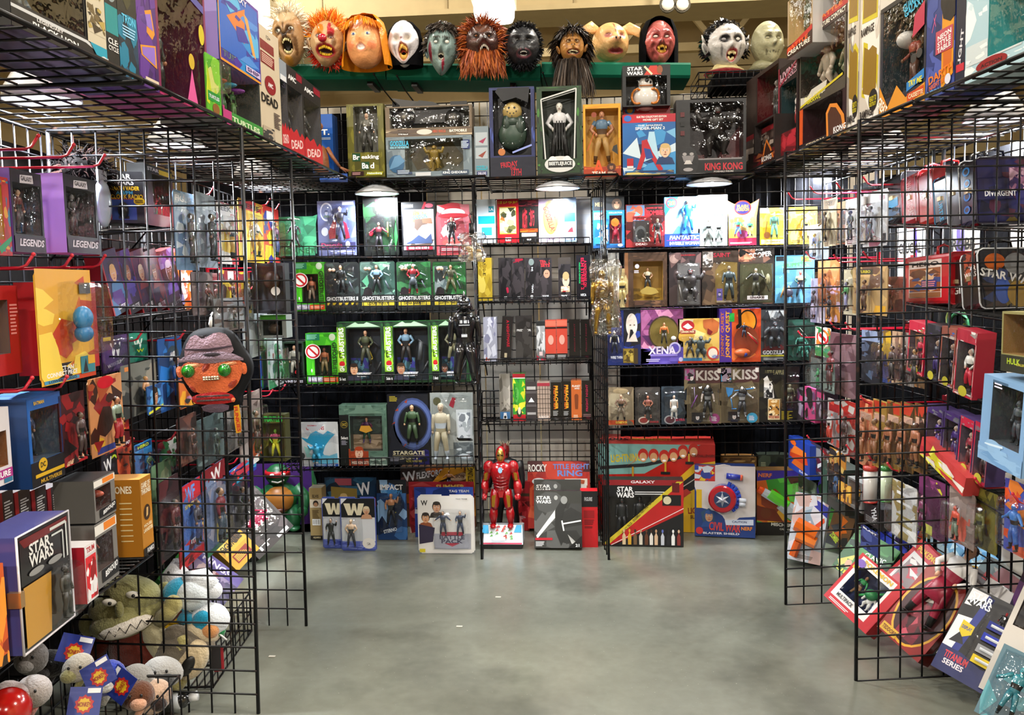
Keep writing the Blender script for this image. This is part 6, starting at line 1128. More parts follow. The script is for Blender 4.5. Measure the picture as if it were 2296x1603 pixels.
def hung_bag(px, y0, y1, wpx, Y, label, fill, cols):
 p = back(Y); a, zt = p.hit(px, y0); _, zb = p.hit(px, y1); a0, _ = p.hit(px - wpx / 2, y1); w = 2 * (a - a0); h = zt - zb
 r = thing('clear_bag', label, 'bag', p.pt(a, zb)); mb = MB(); q = random.Random(int(px)); n = 14; rows = []
 for i in range(9):
  v = i / 8; ring = []
  for j in range(n):
   t = 2 * math.pi * j / n; k = (.42 + .08 * math.sin(v * 9)) * (1 - .25 * max(0, v - .75) * 4 * .4)
   ring.append((w * k * math.cos(t) * q.uniform(.93, 1.07), .03 * math.sin(t) * (1 - abs(v - .5) * 1.2) * q.uniform(.7, 1.3), h * v + q.uniform(-.004, .004)))
  rows.append(ring)
 vs = [pp for rr in rows for pp in rr]; fs = [(i * n + j, i * n + (j + 1) % n, i * n + n + (j + 1) % n, i * n + n + j) for i in range(8) for j in range(n)]
 mb.raw(vs, fs, 'fff'); mb.build('bag_film', 'bag', r, True)
 mb = MB(); mb.box(-.012, .012, -.012, .012, h - .02, h + .045, '0c0c0c'); mb.tube([(0, 0, h + .045), (-.012, 0, h + .08), (.004, .01, h + .1), (.012, .03, h + .08)], .0025, '222', 6); mb.build('clip', 'toy', r, True)
 mb = MB(); fill(mb, w, h); mb.build('toy_parts', cols, r, True)
 return r
def parts_fill(mb, w, h):
 q = random.Random(4)
 for i in range(12): mb.ell((q.uniform(-.2, .24) * w, q.uniform(-.01, .012), q.uniform(.1, .55) * h), (q.uniform(.05, .13) * w, .012, q.uniform(.04, .12) * h), q.choice(('c8a468', 'b8945a', 'd8c09a', 'e0d4bc')), 9, 6, Matrix.Rotation(q.uniform(0, 3), 3, 'Y'))
hung_bag(1058, 522, 588, 62, 160, 'small clear bag of beige toy parts clipped to the post', parts_fill, 'toy')
def gold_fill(mb, w, h):
 g = 'b08a3c'; toy(mb, -.1 * w, 0, .02 * h, h * .84, g, None, g, g, g, 5, 1.05, g, False, 10)
 H = h * .84; z = .02 * h; x = -.1 * w
 for s in (-1, 1): mb.ell((x + s * .02 * H, -.055 * H, z + .94 * H), (.014 * H, .012 * H, .014 * H), 'e8d8a0', 8, 6)
 mb.tube([(x, -.07 * H, z + .66 * H), (x, -.085 * H, z + .66 * H)], .03 * H, 'e0c070', 12); mb.box(x - .09 * H, x + .09 * H, -.075 * H, .05 * H, z + .55 * H, z + .57 * H, '5a4a28')
 mb.box(x + .16 * w, x + .5 * w, .012, .016, h * .1, h * .9, 'c8c0a8')
hung_bag(1357, 580, 752, 72, 160.5, 'gold robot figure in a clear bag clipped to the right middle post', gold_fill, 'gold')
# ------------------------------------------------------------------ left side: top shelf, hung packages, lower shelf
_hs = [200]
def hc(pl, x0, x1, y0, y1, cols, fig, label, title='', tcol='fff', kind='card', extra='', **k):
 """A hung card or box with art in cols (three inks), one toy and a title band."""
 _hs[0] += 1; c = cols.split(',')
 sp = 'N0,0,100,100,%d,%s;' % (_hs[0], cols)
 if title: sp += 'R4,84,96,97,%s;T50,90.5,%d,8,%s,%s;' % (c[-1], min(86, 12 * len(title) + 14), tcol, title)
 sp += extra
 if fig: sp += ('W10,14,90,82,%s;F50,15,62,%s' % (k.pop('bg', '2a2a2c'), fig)) if kind == 'box' else ('B6,5,94,80;F50,9,64,' + fig)
 k.setdefault('body', c[0]); return item(kind, pl, x0, x1, y0, y1, sp, label, **k)
LT = PL((-42.1 * IN, 62 * IN), (1, .014)).off(-.02); LZ = ZT + .014
item('box', LT, 24, 236, -70, 140, 'N0,0,100,100,101,16171a,2a2c30,0c0d0f;W4,30,74,97,1c1d20;R0,0,100,26,17181a;Pc8ccd0,0,26,76,26,100,14,100,10,74,22,0,22;T42,12,46,8,f0f0f0,BLACK LION;T36,20,26,4,ddd,LEGENDARY;R76,26,98,100,c8bfa8;N77,40,97,80,102,c8bfa8,6a5a3a,3a3020,b09a50;P1d9ab8,78,26,98,26,98,6,88,6;G38,31,60,3a5a70,c33,c8742c,1;E94,10,4,4,d8d8d8;T86,92,14,5,a8842c,LION', 'black and white window box with a winged beast, nearest on the left top shelf', .22, '191a1d', z=LZ)
item('box', LT, 236, 263, -60, 160, 'R0,0,100,100,14171a;R0,38,100,66,168a90;E50,80,40,10,8a98a0;E50,80,28,7,22262a;T50,30,80,6,e8e8e8,CLE:;T50,23,80,5,ddd,CYCLE', 'black box with a teal band, right of the winged beast box', .2, '14171a', z=LZ)
item('box', LT, 264, 306, -60, 172, 'N0,0,100,60,103,0f2434,1a5a80,12789a,1a3a54;R0,60,100,100,1c1f1c;P3a3a20,20,100,80,100,70,72,50,64,30,72;T55,55,70,8,58c0e8,TRON;K20,38,90,49,9ce', 'dark blue box with glowing cyan lettering', .2, '10222e', z=LZ)
item('box', LT, 306, 350, -60, 200, 'N0,0,100,100,104,4a2474,5c3090,3a1a5c;Pd8902c,12,62,76,70,90,50,76,44,10,54;P8a6ac8,20,60,72,66,82,52,24,55;Pd8902c,12,34,90,40,92,20,16,26;P8a6ac8,20,33,84,38,84,22,22,27;R30,4,96,9,d8c8b0', 'purple box with orange framed pictures', .2, '46226e', z=LZ)
item('box', LT, 352, 462, -60, 246, 'W4,4,96,97,5a1c3c;N0,0,100,4,105,b02a6a,d8589a,8a1c4a;P4a4a9a,4,100,96,86,96,80,4,94;Pd89ac0,4,4,60,4,30,12,4,20;F40,4,56,b07858,3a1c14,2a3a3a,1c2a2c,0,3a1c2a;Pd8589a,52,4,74,4,70,14,64,30,56,12;E64,36,6,6,c8a82c;E88,62,6,8,c8b81c', 'tall clear pink edged box with a dark dressed doll', .22, '7a2050', 'b04a80', z=LZ)
item('card', LT, 462, 494, 128, 262, 'N0,0,100,100,106,5ab02c,8ad03c,c8d82c;E50,60,44,22,d8dc7c;R8,24,92,40,2c9a3c;T50,32,70,6,eef,TURTLES;E60,14,24,9,8a5a2a;B10,40,94,92', 'lime green card below the purple flight box', body='5ab02c', z=LZ, out=.01)
item('box', LT, 496, 584, 128, 306, 'R0,84,70,100,2c8a34;T36,91,56,8,b8e8a0,TURTLES;W4,18,97,84,4a4c48;F24,20,44,6a8a50,-,3a6a3a,4a7a3a,0;F46,20,46,6a8a50,-,4a7a3a,3a6a3a,2;F70,20,44,6a8a50,-,3a6a3a,5a8a4a,0;O30,62,6,4,c02c34;O54,64,6,4,2a9ac0;O74,62,6,4,8a3aa0;R0,0,100,18,3a8a3a;R0,0,20,22,b83a7a;T56,10,70,7,d8e8c0,TURTLES', 'clear front box of small green figures over a green band', .2, '4a4d48', z=LZ)
zt_ = LT.hit(520, 150)[1]
item('box', LT, 488, 580, -14, 150, 'N0,0,100,100,107,28429a,3a6ac8,4a3098,2a8ad0,5a34a0;R0,0,100,100,3a2a8a;N4,16,96,96,108,2a62c0,58b0e0,3a3a9a,4a8ad8;Pd87a34,20,60,64,86,60,40,80,30,36,52;Pe8a050,60,80,80,32,88,30,70,76;R4,82,30,92,c8a01c;Ld8902c,2,2,98,2,2;Ld8902c,2,2,2,98,2;T44,93,50,8,d8d4e8,GALAXY;R60,6,96,14,c8b8e0;T78,10,30,5,3a2060,SHIP', 'purple and blue flight box stacked on the green figures box', .2, '3a2a8a', side='8a7ab8', z=LZ + .0 + (zt_ - LZ))
item('box', LT, 582, 628, 72, 332, 'R0,0,100,100,c9bba2;T50,93,20,3,333,12+;R10,80,74,88,7a1c20;R10,68,74,78,7a1c20;K14,69,70,77,dba;E50,52,26,8,8a1c24;T50,52,24,4,eee,AMC;T44,38,78,8,151210,DEAD;K60,16,96,30,433;N6,2,60,14,109,b0a08a,3a3a3a', 'tall cream box with black lettering, rising above its shelf neighbours', .22, 'c9bba2', z=LZ)
for x0, x1, y0, sp, lab in ((630, 646, 140, 'R0,78,100,100,8a94a0;R10,66,90,84,d8dce0;T50,74,60,8,223,3', 'grey edged clear box beside the tall cream box'), (646, 680, 160, 'R0,80,100,100,221f20;T34,88,50,6,eee,AMC;R60,90,98,98,8a1428', 'clear box of grey figures with a torn red foot, left one of two'), (681, 720, 190, 'R0,80,100,100,221f20;T34,88,50,6,eee,AMC;R60,90,98,98,8a1428;R10,24,70,28,b8902c', 'clear box of grey figures with a torn red foot, right one of two')):
 item('box', LT, x0, x1, y0, 372, sp + ';W4,22,96,78,5a585c;Pb81822,0,0,100,0,100,26,84,30,70,24,50,32,30,26,12,30,0,24;T50,14,76,10,e8c8c4,DEAD,8;F30,24,50,6a6a68,333,4a4a4a,3a3a3a,0;F68,24,48,74726e,333,505050,3a3a3a,3', lab, .18, '242122', z=LZ)
LF = LWALL.off(.3)
LEG = 'N0,0,100,100,%d,1a1420,2a1a34,120c18;W6,22,94,84,3a3a40;P c8c4d0,30,94,70,96,72,86,28,84;T50,90.5,36,6,2a2430,GALAXY;F50,24,54,%s;T54,12,80,9,9a8ab0,LEGENDS,0,.2;R40,1.5,66,5,b8a8c8;R0,0,100,20,241028;T54,12,80,9,d8d0e0,LEGENDS,0,.2'.replace('P c', 'Pc')
item('box', LF, -30, 22, 395, 572, 'N0,0,100,100,110,a81c22,c8902c,2a6a8a,8a1418;W10,20,70,90,b8862c;P1a8a5a,40,10,100,26,100,20,50,2', 'red edged box at the very left of the upper hook row', .07, 'a81c22')
item('box', LF, 27, 96, 385, 566, LEG % (111, 'c9a58a,4a2a1a,5a2a2a,3a3a44,0'), 'black window box with purple foot, hanging left of the white sided one', .075, '191420', '6a4a9a')
item('box', LF, 146, 218, 398, 568, LEG % (112, '8a8a90,-,1c1c20,1a1a1e,1'), 'black window box with a lilac and white side, upper hook row', .085, '191420', 'b58ae0')
r = thing('silver_bag', 'silver foil bag hanging beside the lilac sided box', 'bag', LWALL.off(.2).pt(*LWALL.off(.2).hit(234, 500)), (0, 0, LWALL.rz)); mb = MB(); mb.ell((0, 0, .06), (.045, .02, .075), 'a8b8c8', 12, 8); mb.build('foil', 'gloss', r, True); mb = MB(); mb.box(-.03, .03, -.003, .003, .125, .16, 'b8c4d0'); mb.build('header', 'card', r)
item('box', LF, -20, 44, 640, 842, 'R0,0,100,100,a3161c;W0,24,62,84,6a5a5c;F30,26,54,b09088,4a2a2a,8a4a4a,7a3a3a,0;K66,44,96,80,d88;P e8e0dc,60,0,100,20,100,16,64,-2'.replace(';P e8e0dc,60,0,100,20,100,16,64,-2', ''), 'red window box at the left end of the middle hook row', .08, 'a3161c', top='c8586a')
item('box', LF, 110, 218, 632, 832, 'R0,0,100,100,a8181f;W6,14,84,86,5a4a48;F44,16,58,8a6a5a,2a1c14,4a5a3a,3a4a34,0;P3a1214,0,0,40,0,0,14', 'red window box behind the yellow dream card', .08, 'a8181f', top='c8586a')
hc(LF.off(.05), 84, 208, 604, 856, 'd8a02c,e8c84a,c8641c,b83a14', None, 'yellow and orange card with a clear bubble and a blue toy torso', extra='R4,3,66,17,1a1a1e;T36,12.5,54,4,eee,COLLECT AND;T36,8,54,4,eee,CONNECT PIECE;R4,1,66,4,3a8ab0;T36,2.6,50,2.2,101c28,LOWER TORSO;R70,4,98,20,2a7a88;P12161a,74,5,80,18,84,5;R84,12,98,20,d8a01c;B36,20,98,90;O58,56,12,11,2f86c0;O58,42,10,8,2a78b0;R74,78,96,88,4a4c50', bub=.06)
item('box', LF, -30, 24, 916, 1092, 'R0,0,100,100,c8c4c8;W0,24,84,70,8a5a34;R0,8,100,20,a02a7a;T50,14,80,8,eee,FIGURE;R60,2,96,8,2a6a8a', 'white and magenta foot box at the left end of the third hook row', .08, 'c8c4c8')
item('box', LF, 64, 140, 884, 1084, 'R0,0,100,100,1a5aa8;W8,28,97,86,48586a;F44,30,54,a88a78,1c1c20,2a3a5a,24344a,4;T34,93,30,4,e8b82c,BATMAN;R0,0,100,28,121216;E34,23,13,7.5,c8a01c;T34,23,15,6,121216,DC;R10,10,98,14,c8a01c;T56,5,64,4.5,b8902c,MULTIVERSE', 'blue window box with a dark figure and a round yellow badge', .12, '1a5aa8', '16386a', '2a74c8')
hc(LF, 134, 192, 880, 1042, '3a1216,7a1a1e,1a0c0e,8a1418', '6a5a4a,2a1c14,4a3a3a,3a2c2c,0', 'dark card with a red foot reading in gold, third hook row', extra='R10,0,100,12,a0141c;T54,6,76,6,e8c8a0,GENERAL ZOD')
hc(LWALL.off(.26), 200, 276, 842, 1016, 'c88a5a,a8502c,3a1c14,8a1418', 'b07a5a,2a1c14,7a8a7a,a0242c,0', 'bubble card with a red caped toy, third hook row', extra='E24,14,16,9,d8a82c;R16,2,70,10,2a3a8a;E50,92,24,8,c02c1c', bub=.06)
for i, (x, y, ln, rw) in enumerate(((88, 334, .36, 'upper'), (167, 352, .36, 'upper'), (236, 373, .34, 'upper'), (77, 600, .36, 'middle'), (163, 600, .36, 'middle'), (237, 598, .34, 'middle'), (74, 877, .36, 'third'), (152, 872, .36, 'third'))):
 hook(LWALL, x, y, ln, 'red peg hook, %s of the %s hook row on the left wall' % (('first', 'second', 'third', 'first', 'second', 'third', 'first', 'second')[i], rw), 'red peg hooks on the left wall')
# clamp of stiff black hair hanging behind the hooks
r = thing('black_wig', 'bushy black wig hanging behind the upper red hooks', 'wig', LWALL.off(.12).pt(*LWALL.off(.12).hit(188, 385)), (0, 0, LWALL.rz)); mb = MB(); mb.ell((0, 0, 0), (.075, .07, .06), '0a0808', 12, 8); mb.build('cap', 'cloth', r, True)
strands(scalp(.08, .075, .065, lambda x, y, z: True), 500, .05, .003, ['0c0a0a', '161010', '221412'], r, .5, .5, mat='cloth')
# lower shelf with boxes and a tin
LS = LWALL.off(.37)
lz = wire_shelf(LS, -160, 342, (1600, 1234), .36, 0, 'long black wire shelf low on the left carrying the space saga tin', 'side wall shelves')
for i, (x0, x1) in enumerate(((-2, 32), (34, 70), (72, 106), (108, 142))):
 item('box', LWALL.off(.14), x0, x1, 1100 + i * -4, 1210, 'R0,0,100,100,2a2628;R0,0,24,100,8a1820;K34,62,92,90,bbb;N30,4,96,56,%d,3a3436,6a5a58,1a1618,8a8480' % (113 + i), 'dark figure box with a red spine on the low left shelf, %s of four' % ('first', 'second', 'third', 'fourth')[i], .09, '2a2628', '7a1a20', '8a8484', z=lz)
bx = 'R0,0,100,100,6f6c68;W6,26,80,78,4a3c38;F40,28,46,a8806a,7a2a2a,a84a3a,8a6a4a,3;R0,82,100,97,d8d4cc;R40,84,94,96,d87a24;R20,6,100,30,141416;%sT64,18,60,12,e8e8e8,BISHOUJO,8,.2'
item('box', LS, 212, 262, 1162, 1252, bx % '', 'grey window box with a black city skyline band, lower of a stack', .1, '6f6c68', '5a5854', '1a1a1c', z=lz)
item('box', LS, 210, 258, 1066, 1158, bx % 'O40,60,10,10,a8503c;', 'grey window box with a black city skyline band, upper of a stack', .1, '6f6c68', '5a5854', '1a1a1c', z=lambda px: LS.hit(236, 1160)[1])
r = item('box', LS, 316, 341, 1066, 1228, 'R0,0,100,100,b0741c;T50,90,80,8,f0e4c8,GAME OF,0;T50,82,84,7,f0e4c8,THRONES,0;E50,54,30,10,3a2410;Pd8b070,40,48,56,50,62,60,46,60;T50,38,70,4,e8d8b0,HOUSE;T50,32,84,5,e8d8b0,LANNISTER;R0,0,100,10,1c1712;T60,5,60,6,ddd,FUNKO', 'gold ochre box with white lettering at the end of the low shelf', .13, 'b0741c', 'a86c18', 'b8843a', z=lz)
k = link('lettering', None, r) if False else None
sd = MB(); dpt = .13; hh = .42
put_text(sd, 'THRONES', 0, 0, .085, .022, 0, 'f0e4c8'); o = sd.build('side_lettering', 'card', r)
if o:
 ch = [c for c in r.children if c.name.startswith('carton')][0]; bb = [Vector(b) for b in ch.bound_box]; x0 = min(b.x for b in bb); h_ = max(b.z for b in bb); o.location = (x0 - .001, .065, h_ * .87); o.rotation_euler = (0, 0, -math.pi / 2)
 sd = MB(); sd.rect(-.045, h_ * .16, -.012, h_ * .72, 0, '1a120c'); [sd.rect(.005, h_ * (.2 + .07 * i), .04, h_ * (.215 + .07 * i), 0, 'e0c890') for i in range(8)]; o = sd.build('side_print', 'card', r); o.location = (x0 - .0008, .065, 0); o.rotation_euler = (0, 0, -math.pi / 2)
item('box', LS.off(.02), 190, 216, 1218, 1300, 'R0,0,100,100,c8c4c4;N4,4,96,80,118,c8242c,e8e4e4,8a1418,d8d4d4;R0,84,100,100,d8d4d4;T50,92,70,10,b01c24,TSUM', 'small red and white box beside the space saga tin', .07, 'c8c4c4', 'b02028', 'd8d4d4', z=lz)

# ------------------------------------------------------------------ lunch tins
def lunch_tin(pl, x0, x1, y0, y1, depth, body, face, spine, label, rim='c8ccd4', z=None, lean=0, spec='', art_='', face_txt=None, roll=0, side='right', kw='tin', group=None):
 """A rounded tin: its narrow edge faces the aisle, its big face the viewer."""
 ym = (y0 + y1) / 2; a0, _ = pl.hit(x0, ym); a1, _ = pl.hit(x1, ym); w = abs(a1 - a0); zb = pl.hit((x0 + x1) / 2, y1)[1] if z is None else (z((x0 + x1) / 2) if callable(z) else z); h = pl.hit((x0 + x1) / 2, y0)[1] - zb
 r = thing('lunch_tin', label, 'lunchbox', pl.pt((a0 + a1) / 2, zb), (math.radians(-lean), math.radians(roll), pl.rz), group); d = depth
 e = min(d, h) * .1; mb = MB()
 prof = [(e * (1 - math.cos(t)), e * (1 - math.sin(t))) for t in (math.pi / 2, math.pi / 4, 0)]
 loop = [(e, 0), (e * .3, e * .3), (0, e), (0, h - e), (e * .3, h - e * .3), (e, h), (d - e, h), (d - e * .3, h - e * .3), (d, h - e), (d, e), (d - e * .3, e * .3), (d - e, 0)]
 n = len(loop); s = w / 2
 mb.face([(s, y, zz) for y, zz in loop[::-1]], face); mb.face([(-s, y, zz) for y, zz in loop], face)
 for i in range(n):
  a, b = loop[i], loop[(i + 1) % n]; mb.face([(-s, a[0], a[1]), (-s, b[0], b[1]), (s, b[0], b[1]), (s, a[0], a[1])], spine)
 mb.build('tin_body', 'gloss', r)
 for q, nm in ((s, 'rim'), (-s, 'rim')):
  mb = MB(); mb.tube([(q, y, zz) for y, zz in loop + loop[:1]], .0028, rim, 6, False); mb.build(nm, 'gloss', r, True)
 mb = MB(); mb.tube([(0, d * .32, h), (0, d * .34, h + .03), (0, d * .5, h + .038), (0, d * .66, h + .03), (0, d * .68, h)], .005, body, 7); mb.build('handle', 'gloss', r, True)
 mb = MB(); mb.box(-.012, .012, -.006, 0, h * .5, h * .58, 'c8b088'); mb.build('latch', 'gold', r)
 pm, tx, tm, wm = MB(), [], MB(), []
 deco(spec, w, h, -.0003, pm, tx, tm, wm, .02, -.004); pm.build('edge_print', 'gloss', r); [b.build('edge_lettering', 'gloss', r) for b in tx]
 pm, tx = MB(), []; deco(art_, d, h, 0, pm, tx, tm, wm, .02, -.004); sg = 1 if side == 'right' else -1
 for b, nm in [(pm, 'face_print')] + [(b, 'face_lettering') for b in tx]:
  o = b.build(nm, 'gloss', r)
  if o: o.location = (sg * s + sg * .0008, d / 2, 0); o.rotation_euler = (0, 0, sg * math.pi / 2)
 return r
# the space saga tin holds a carded figure: big face to the aisle
r = item('box', LS.off(.03), 40, 160, 1172, 1372, 'R4,4,96,96,141416;P6a1a1c,4,96,96,96,96,90,12,88;T40,84,40,10,e0e0dc,STAR;T42,74,46,11,e0e0dc,WARS;Lc8ccc8,60,92,92,92,3;Lc8ccc8,92,92,92,60,3;Lc8ccc8,62,86,84,86,2;Lc8ccc8,84,86,84,60,2;E30,64,14,3,8a8a88;E66,64,14,3,8a8a88;Nb'.replace(';Nb', '') + ';P b8862c,4,4,50,4,56,56,4,56;B46,6,94,58;F70,10,46,3a3834,1c1a18,3a3a36,34322e,0'.replace('P b', 'Pb'), 'space saga lunch tin with a purple blue edge and a hooded figure in a bubble', .1, '16161a', '4a4a8a', '5a5a9a', z=lz, cat='lunchbox', name='lunch_tin', mat='gloss')
bb = [Vector(b) for c in r.children if c.name.startswith('carton') for b in c.bound_box]; w_, h_ = max(b.x for b in bb) * 2, max(b.z for b in bb)
mb = MB(); mb.tube([(-w_ / 2, 0, 0), (-w_ / 2, 0, h_), (w_ / 2, 0, h_), (w_ / 2, 0, 0), (-w_ / 2, 0, 0)], .003, 'd8d4dc', 6); mb.build('rim', 'gloss', r, True)
mb = MB(); mb.box(-w_ / 2 - .012, -w_ / 2 + .004, -.008, .02, h_ * .42, h_ * .55, 'c8a070'); mb.build('latch', 'gold', r)
item('box', LS.off(.02), -30, 12, 1270, 1425, 'N0,0,100,100,119,c8541c,e8902c,8a2a10;R0,0,100,10,2a1a10', 'orange box at the left end of the low shelf', .1, 'b84a1c', z=lz)

# ------------------------------------------------------------------ left side between the two dividers
LMid = LWALL.off(.17)
wire_shelf(LMid.off(.03), 226, 425, (712, 690), .18, 0, 'short black wire shelf under the row of athlete boxes', 'side wall shelves', solid=True)
wire_shelf(LMid.off(.03), 232, 400, (516, 506), .18, 0, 'short black wire shelf under the clock radio box', 'side wall shelves', solid=True)
CL = PL((-59 * IN, 108 * IN), (.42, -.9))
item('box', CL, 236, 322, 384, 500, 'R0,0,100,100,131316;T44,90,50,10,c8c8c8,STAR;T48,79,56,11,c8c8c8,WARS;T52,67,76,8,d8b01c,DARTH VADER;T50,58.5,44,7,3aa0d0,AM/FM;T56,51,84,9,d8b01c,CLOCK RADIO;R14,6,80,46,2a4a9a;L9a2030,14,6,14,46,2;L9a2030,14,46,80,46,2;O46,24,15,16,101014;E46,24,14,15,101014;R32,8,60,14,1a1a20;E88,42,15,7,e0c01c;T88,43.5,22,3,222,BATTERY;T88,40,22,3,222,OPERATED', 'black clock radio box with white and yellow lettering', .14, '131316', '1a1a1e', cat='clock radio')
item('box', LMid.off(.02), 326, 388, 376, 508, 'R0,0,100,100,17171a;W26,20,86,86,4a3a1c;T30,93,40,6,d8d8d8,STAR;R50,88,96,96,c8b02c;E50,52,22,28,120f0c', 'dark window box on the clock radio shelf, nearer the back', .06, '17171a', z=None)
el = 'N0,0,100,100,%d,2a1c44,%s,1a1424;R0,0,100,16,16141c;T54,10,56,6,d8d8e0,ELITE;H%d,62,22,%s;L a81820,2,0,2,100,7'
for i, (x0, x1, c, h, lab) in enumerate(((226, 262, '4a2a7a,3a6a9a', 'c89a78,c8a060,3a6a9a', 'blond man on a purple front'), (262, 292, '3a2a8a,5a3a8a', 'b88a6a,8a5a34,4a3a9a', 'brown haired man on a violet front'), (292, 322, '5a2434,3a2a4a', 'c8a080,d8c8b0,7a2a34', 'white haired man on a dark red front'),
           (322, 350, '6a2030,2a2a4a', 'b07a5a,3a241c,8a2a34', 'dark haired man on a maroon front'), (350, 388, '6a5aa8,8a8ac0', '5a3a2a,c8c4d0,5a3a9a', 'man in a headband on a lilac front'), (388, 420, 'e07a2c,f0c05a', 'd09a78,c86a2c,e8e0d8', 'orange and white front'))):
 item('box', LMid, x0 + 20, x1 + 20, 560, 704 - i * 2.6, (el % (120 + i, c, 52, h)).replace('L a8', 'La8') if i < 5 else 'N0,0,100,100,126,e8842c,f4e8dc,d8641c;R60,2,98,46,e0b82c;H40,74,20,d09a78,c86a2c,e8e0d8;T36,30,50,16,d8541c,ORANGE,-80', 'leaning athlete figure box with a ' + lab, .05, '2a1c44', '8a1820', lean=6, roll=-11)
hc(LMid.off(.02), 228, 288, 752, 832, '3a1a5a,4a2a6a,2a1240', None, 'purple bag with a big white letter hanging on a red hook', extra='T50,58,40,44,e8e8ec,W;T50,22,66,10,c8c8d0,WRESTLING,6;R6,88,34,98,c8b02c;B4,3,96,96', bub=.03)
hc(LMid, 288, 330, 745, 810, '1a7a64,2a8a74,125040', None, 'teal bag behind the purple bag', extra='T50,60,50,34,d8e0d8,W;T60,36,40,12,b8c82c,W')
hc(LMid.off(.05), 272, 352, 812, 930, '6a6a64,8a8478,3a3c3a', 'c09068,a8844a,b88a60,2a3a34,4,222,c09068', 'clear blister with a bare chested long haired figure', extra='R10,88,24,96,d8442c')
hc(LMid.off(.08), 330, 366, 862, 926, '2a5a9a,3a8ac0,1a3a6a', None, 'small blue inset card with a yellow rim', extra='E50,60,34,30,5a9ad0;H50,56,20,a87a5a,2a1c14,223;Lc8c82c,4,6,96,20,6')
hc(LMid.off(.06), 356, 410, 756, 918, '14488a,1f6ab8,0e2c5a', 'a8785a,2a1c14,1a4a8a,14386a,0', 'tall blue blister card left of the button eyed plush', extra='E60,74,26,14,2a3a4a;T60,74,30,12,d8d8dc,W')
hc(LMid.off(.10), 402, 440, 846, 912, 'c8642c,e0a02c,3a3a3c', '5a5a58,222,3a3a3a,2a2a2a,3', 'orange card with a grey toy peeking past the button eyed plush', extra='R40,20,96,36,c8a01c')
r_ = LWALL.off(.2)
hc(r_, 230, 290, 930, 1010, 'a8201c,c83a2c,5a1014', None, 'red foot card below the clear wrestler blister', extra='T50,60,70,20,e8a02c,CLASSIC')
hc(r_, 262, 300, 985, 1075, 'c8502c,8a2a1a,3a1814,a83a1c', '8a5a3a,2a1814,5a3a2a,3a2a20,0', 'orange topped card hanging left of the blue card', title='KING', tcol='fff')
hc(r_, 302, 342, 990, 1080, '2a7ac0,4a9ad8,123a6a', '8a6a4a,2a1c14,3a5a3a,2a3a5a,3', 'bright blue card hanging in the lower left bay', title='HERO', tcol='d8e820')
hc(r_.off(.04), 342, 386, 1034, 1172, '5a7a5a,8a9a7a,3a4a3c', 'c09870,b8a060,b8946a,8a8a90,5,889,c09870', 'clear blister with a blond bare armed figure in grey trousers', extra='E66,58,14,9,c02c24')
hc(r_, 356, 396, 985, 1060, '7a1a24,2a6a3a,e0e0dc', '3a7a3a,-,3a7a3a,2a5a2a,2', 'red and white card with a green figure, lower left bay')
lw = 'R0,72,100,100,%s;T44,85,50,20,%s,WF;'
LB2 = LWALL.off(.3)
hc(LB2, 408, 452, 1078, 1236, '2a4a8a,3a6ab8,1a2a5a', 'a87a5a,2a1c14,3a3a4a,2a3a6a,0', 'blue card with a red top and slanted initials', extra=lw % ('b0202c', '5a8ad0') + 'T50,68,70,6,e0c82c,SPECIAL;')
hc(LB2, 456, 508, 1040, 1236, '4a5a7a,6a7a9a,8a8a9a', 'b08a6a,2a1c14,7a2430,3a4a5a,5', 'grey blue card under a dark red header', extra='R0,78,100,100,7a1c24;T60,88,46,16,d8d0d0,W,8;R50,8,96,30,c8b44a;R0,0,100,6,2a6a4a;')
hc(LB2, 510, 556, 1054, 1190, '1a1a20,2a2a34,0c0c10', '8a6a54,222,2a2a34,22222a,3', 'black card with a slanted dark base, lower left bay', extra='R30,80,60,92,c8342c;T50,40,60,10,9a9aa0,RIVALS,10;')
hc(LB2, 402, 458, 1196, 1262, '8a1218,a81c22,4a080c', None, 'red card with a small crown mark, just above the plush bin', extra='T50,70,44,18,d8d8d8,ELITE;')
# ------------------------------------------------------------------ left far bay, seen through both dividers
F1 = LWALL.off(.3)
def fl(x0, x1, y0, y1, cols, fig, lab, **k): return hc(F1.off(k.pop('o', 0)), x0, x1, y0, y1, cols, fig, lab, **k)
fl(392, 442, 432, 606, '5a7a9a,8aa4b8,b8c4cc', '8a7a6a,4a3a2c,5a5448,4a4438,5', 'pale blue blister with a brown coated figure, upper left bay', title='FIGURE')
fl(442, 484, 436, 600, '8a98a8,c0ccd4,6a7480', 'a88a74,2a2420,3a3a3a,2c2c30,0', 'frosty clear blister in the upper left bay', o=.02)
fl(484, 532, 456, 592, 'c83a44,e0c03c,e8e4e0', 'd8a888,e8e0d0,d8d4cc,c8a02c,2', 'red topped card with a white haired figure, left one of three', title='EEK', tcol='2a0c0c')
fl(536, 590, 452, 588, 'd8a82c,e8cc54,c02c34', 'e8c0a0,f0ece0,e8e0d8,d8a82c,3', 'yellow card with a red header, middle one of three', title='EERIE', tcol='2a0c0c')
fl(592, 626, 466, 588, 'c83a34,3a3a8a,d8c02c', 'b07a5a,3a2a3a,6a3a5a,3a3a6a,0', 'red and violet card with a yellow tag, right one of three', extra='R4,10,70,30,e0c02c;R20,74,60,92,e8e8e0;')
fl(494, 528, 606, 700, '8a1c2a,3a1418,d8b82c', '9a7a6a,222,5a2a2a,3a2a2a,0', 'dark red card with a yellow tag on the second far hook', extra='R10,60,90,74,d8b82c;R50,78,90,98,e0e0d8;')
fl(530, 562, 610, 704, '7a2430,c84a3a,c8b02c', '8a7a6a,222,4a4a4a,3a3a3a,0', 'red and gold card next to the skull blister', extra='R10,60,90,74,d8b82c;')
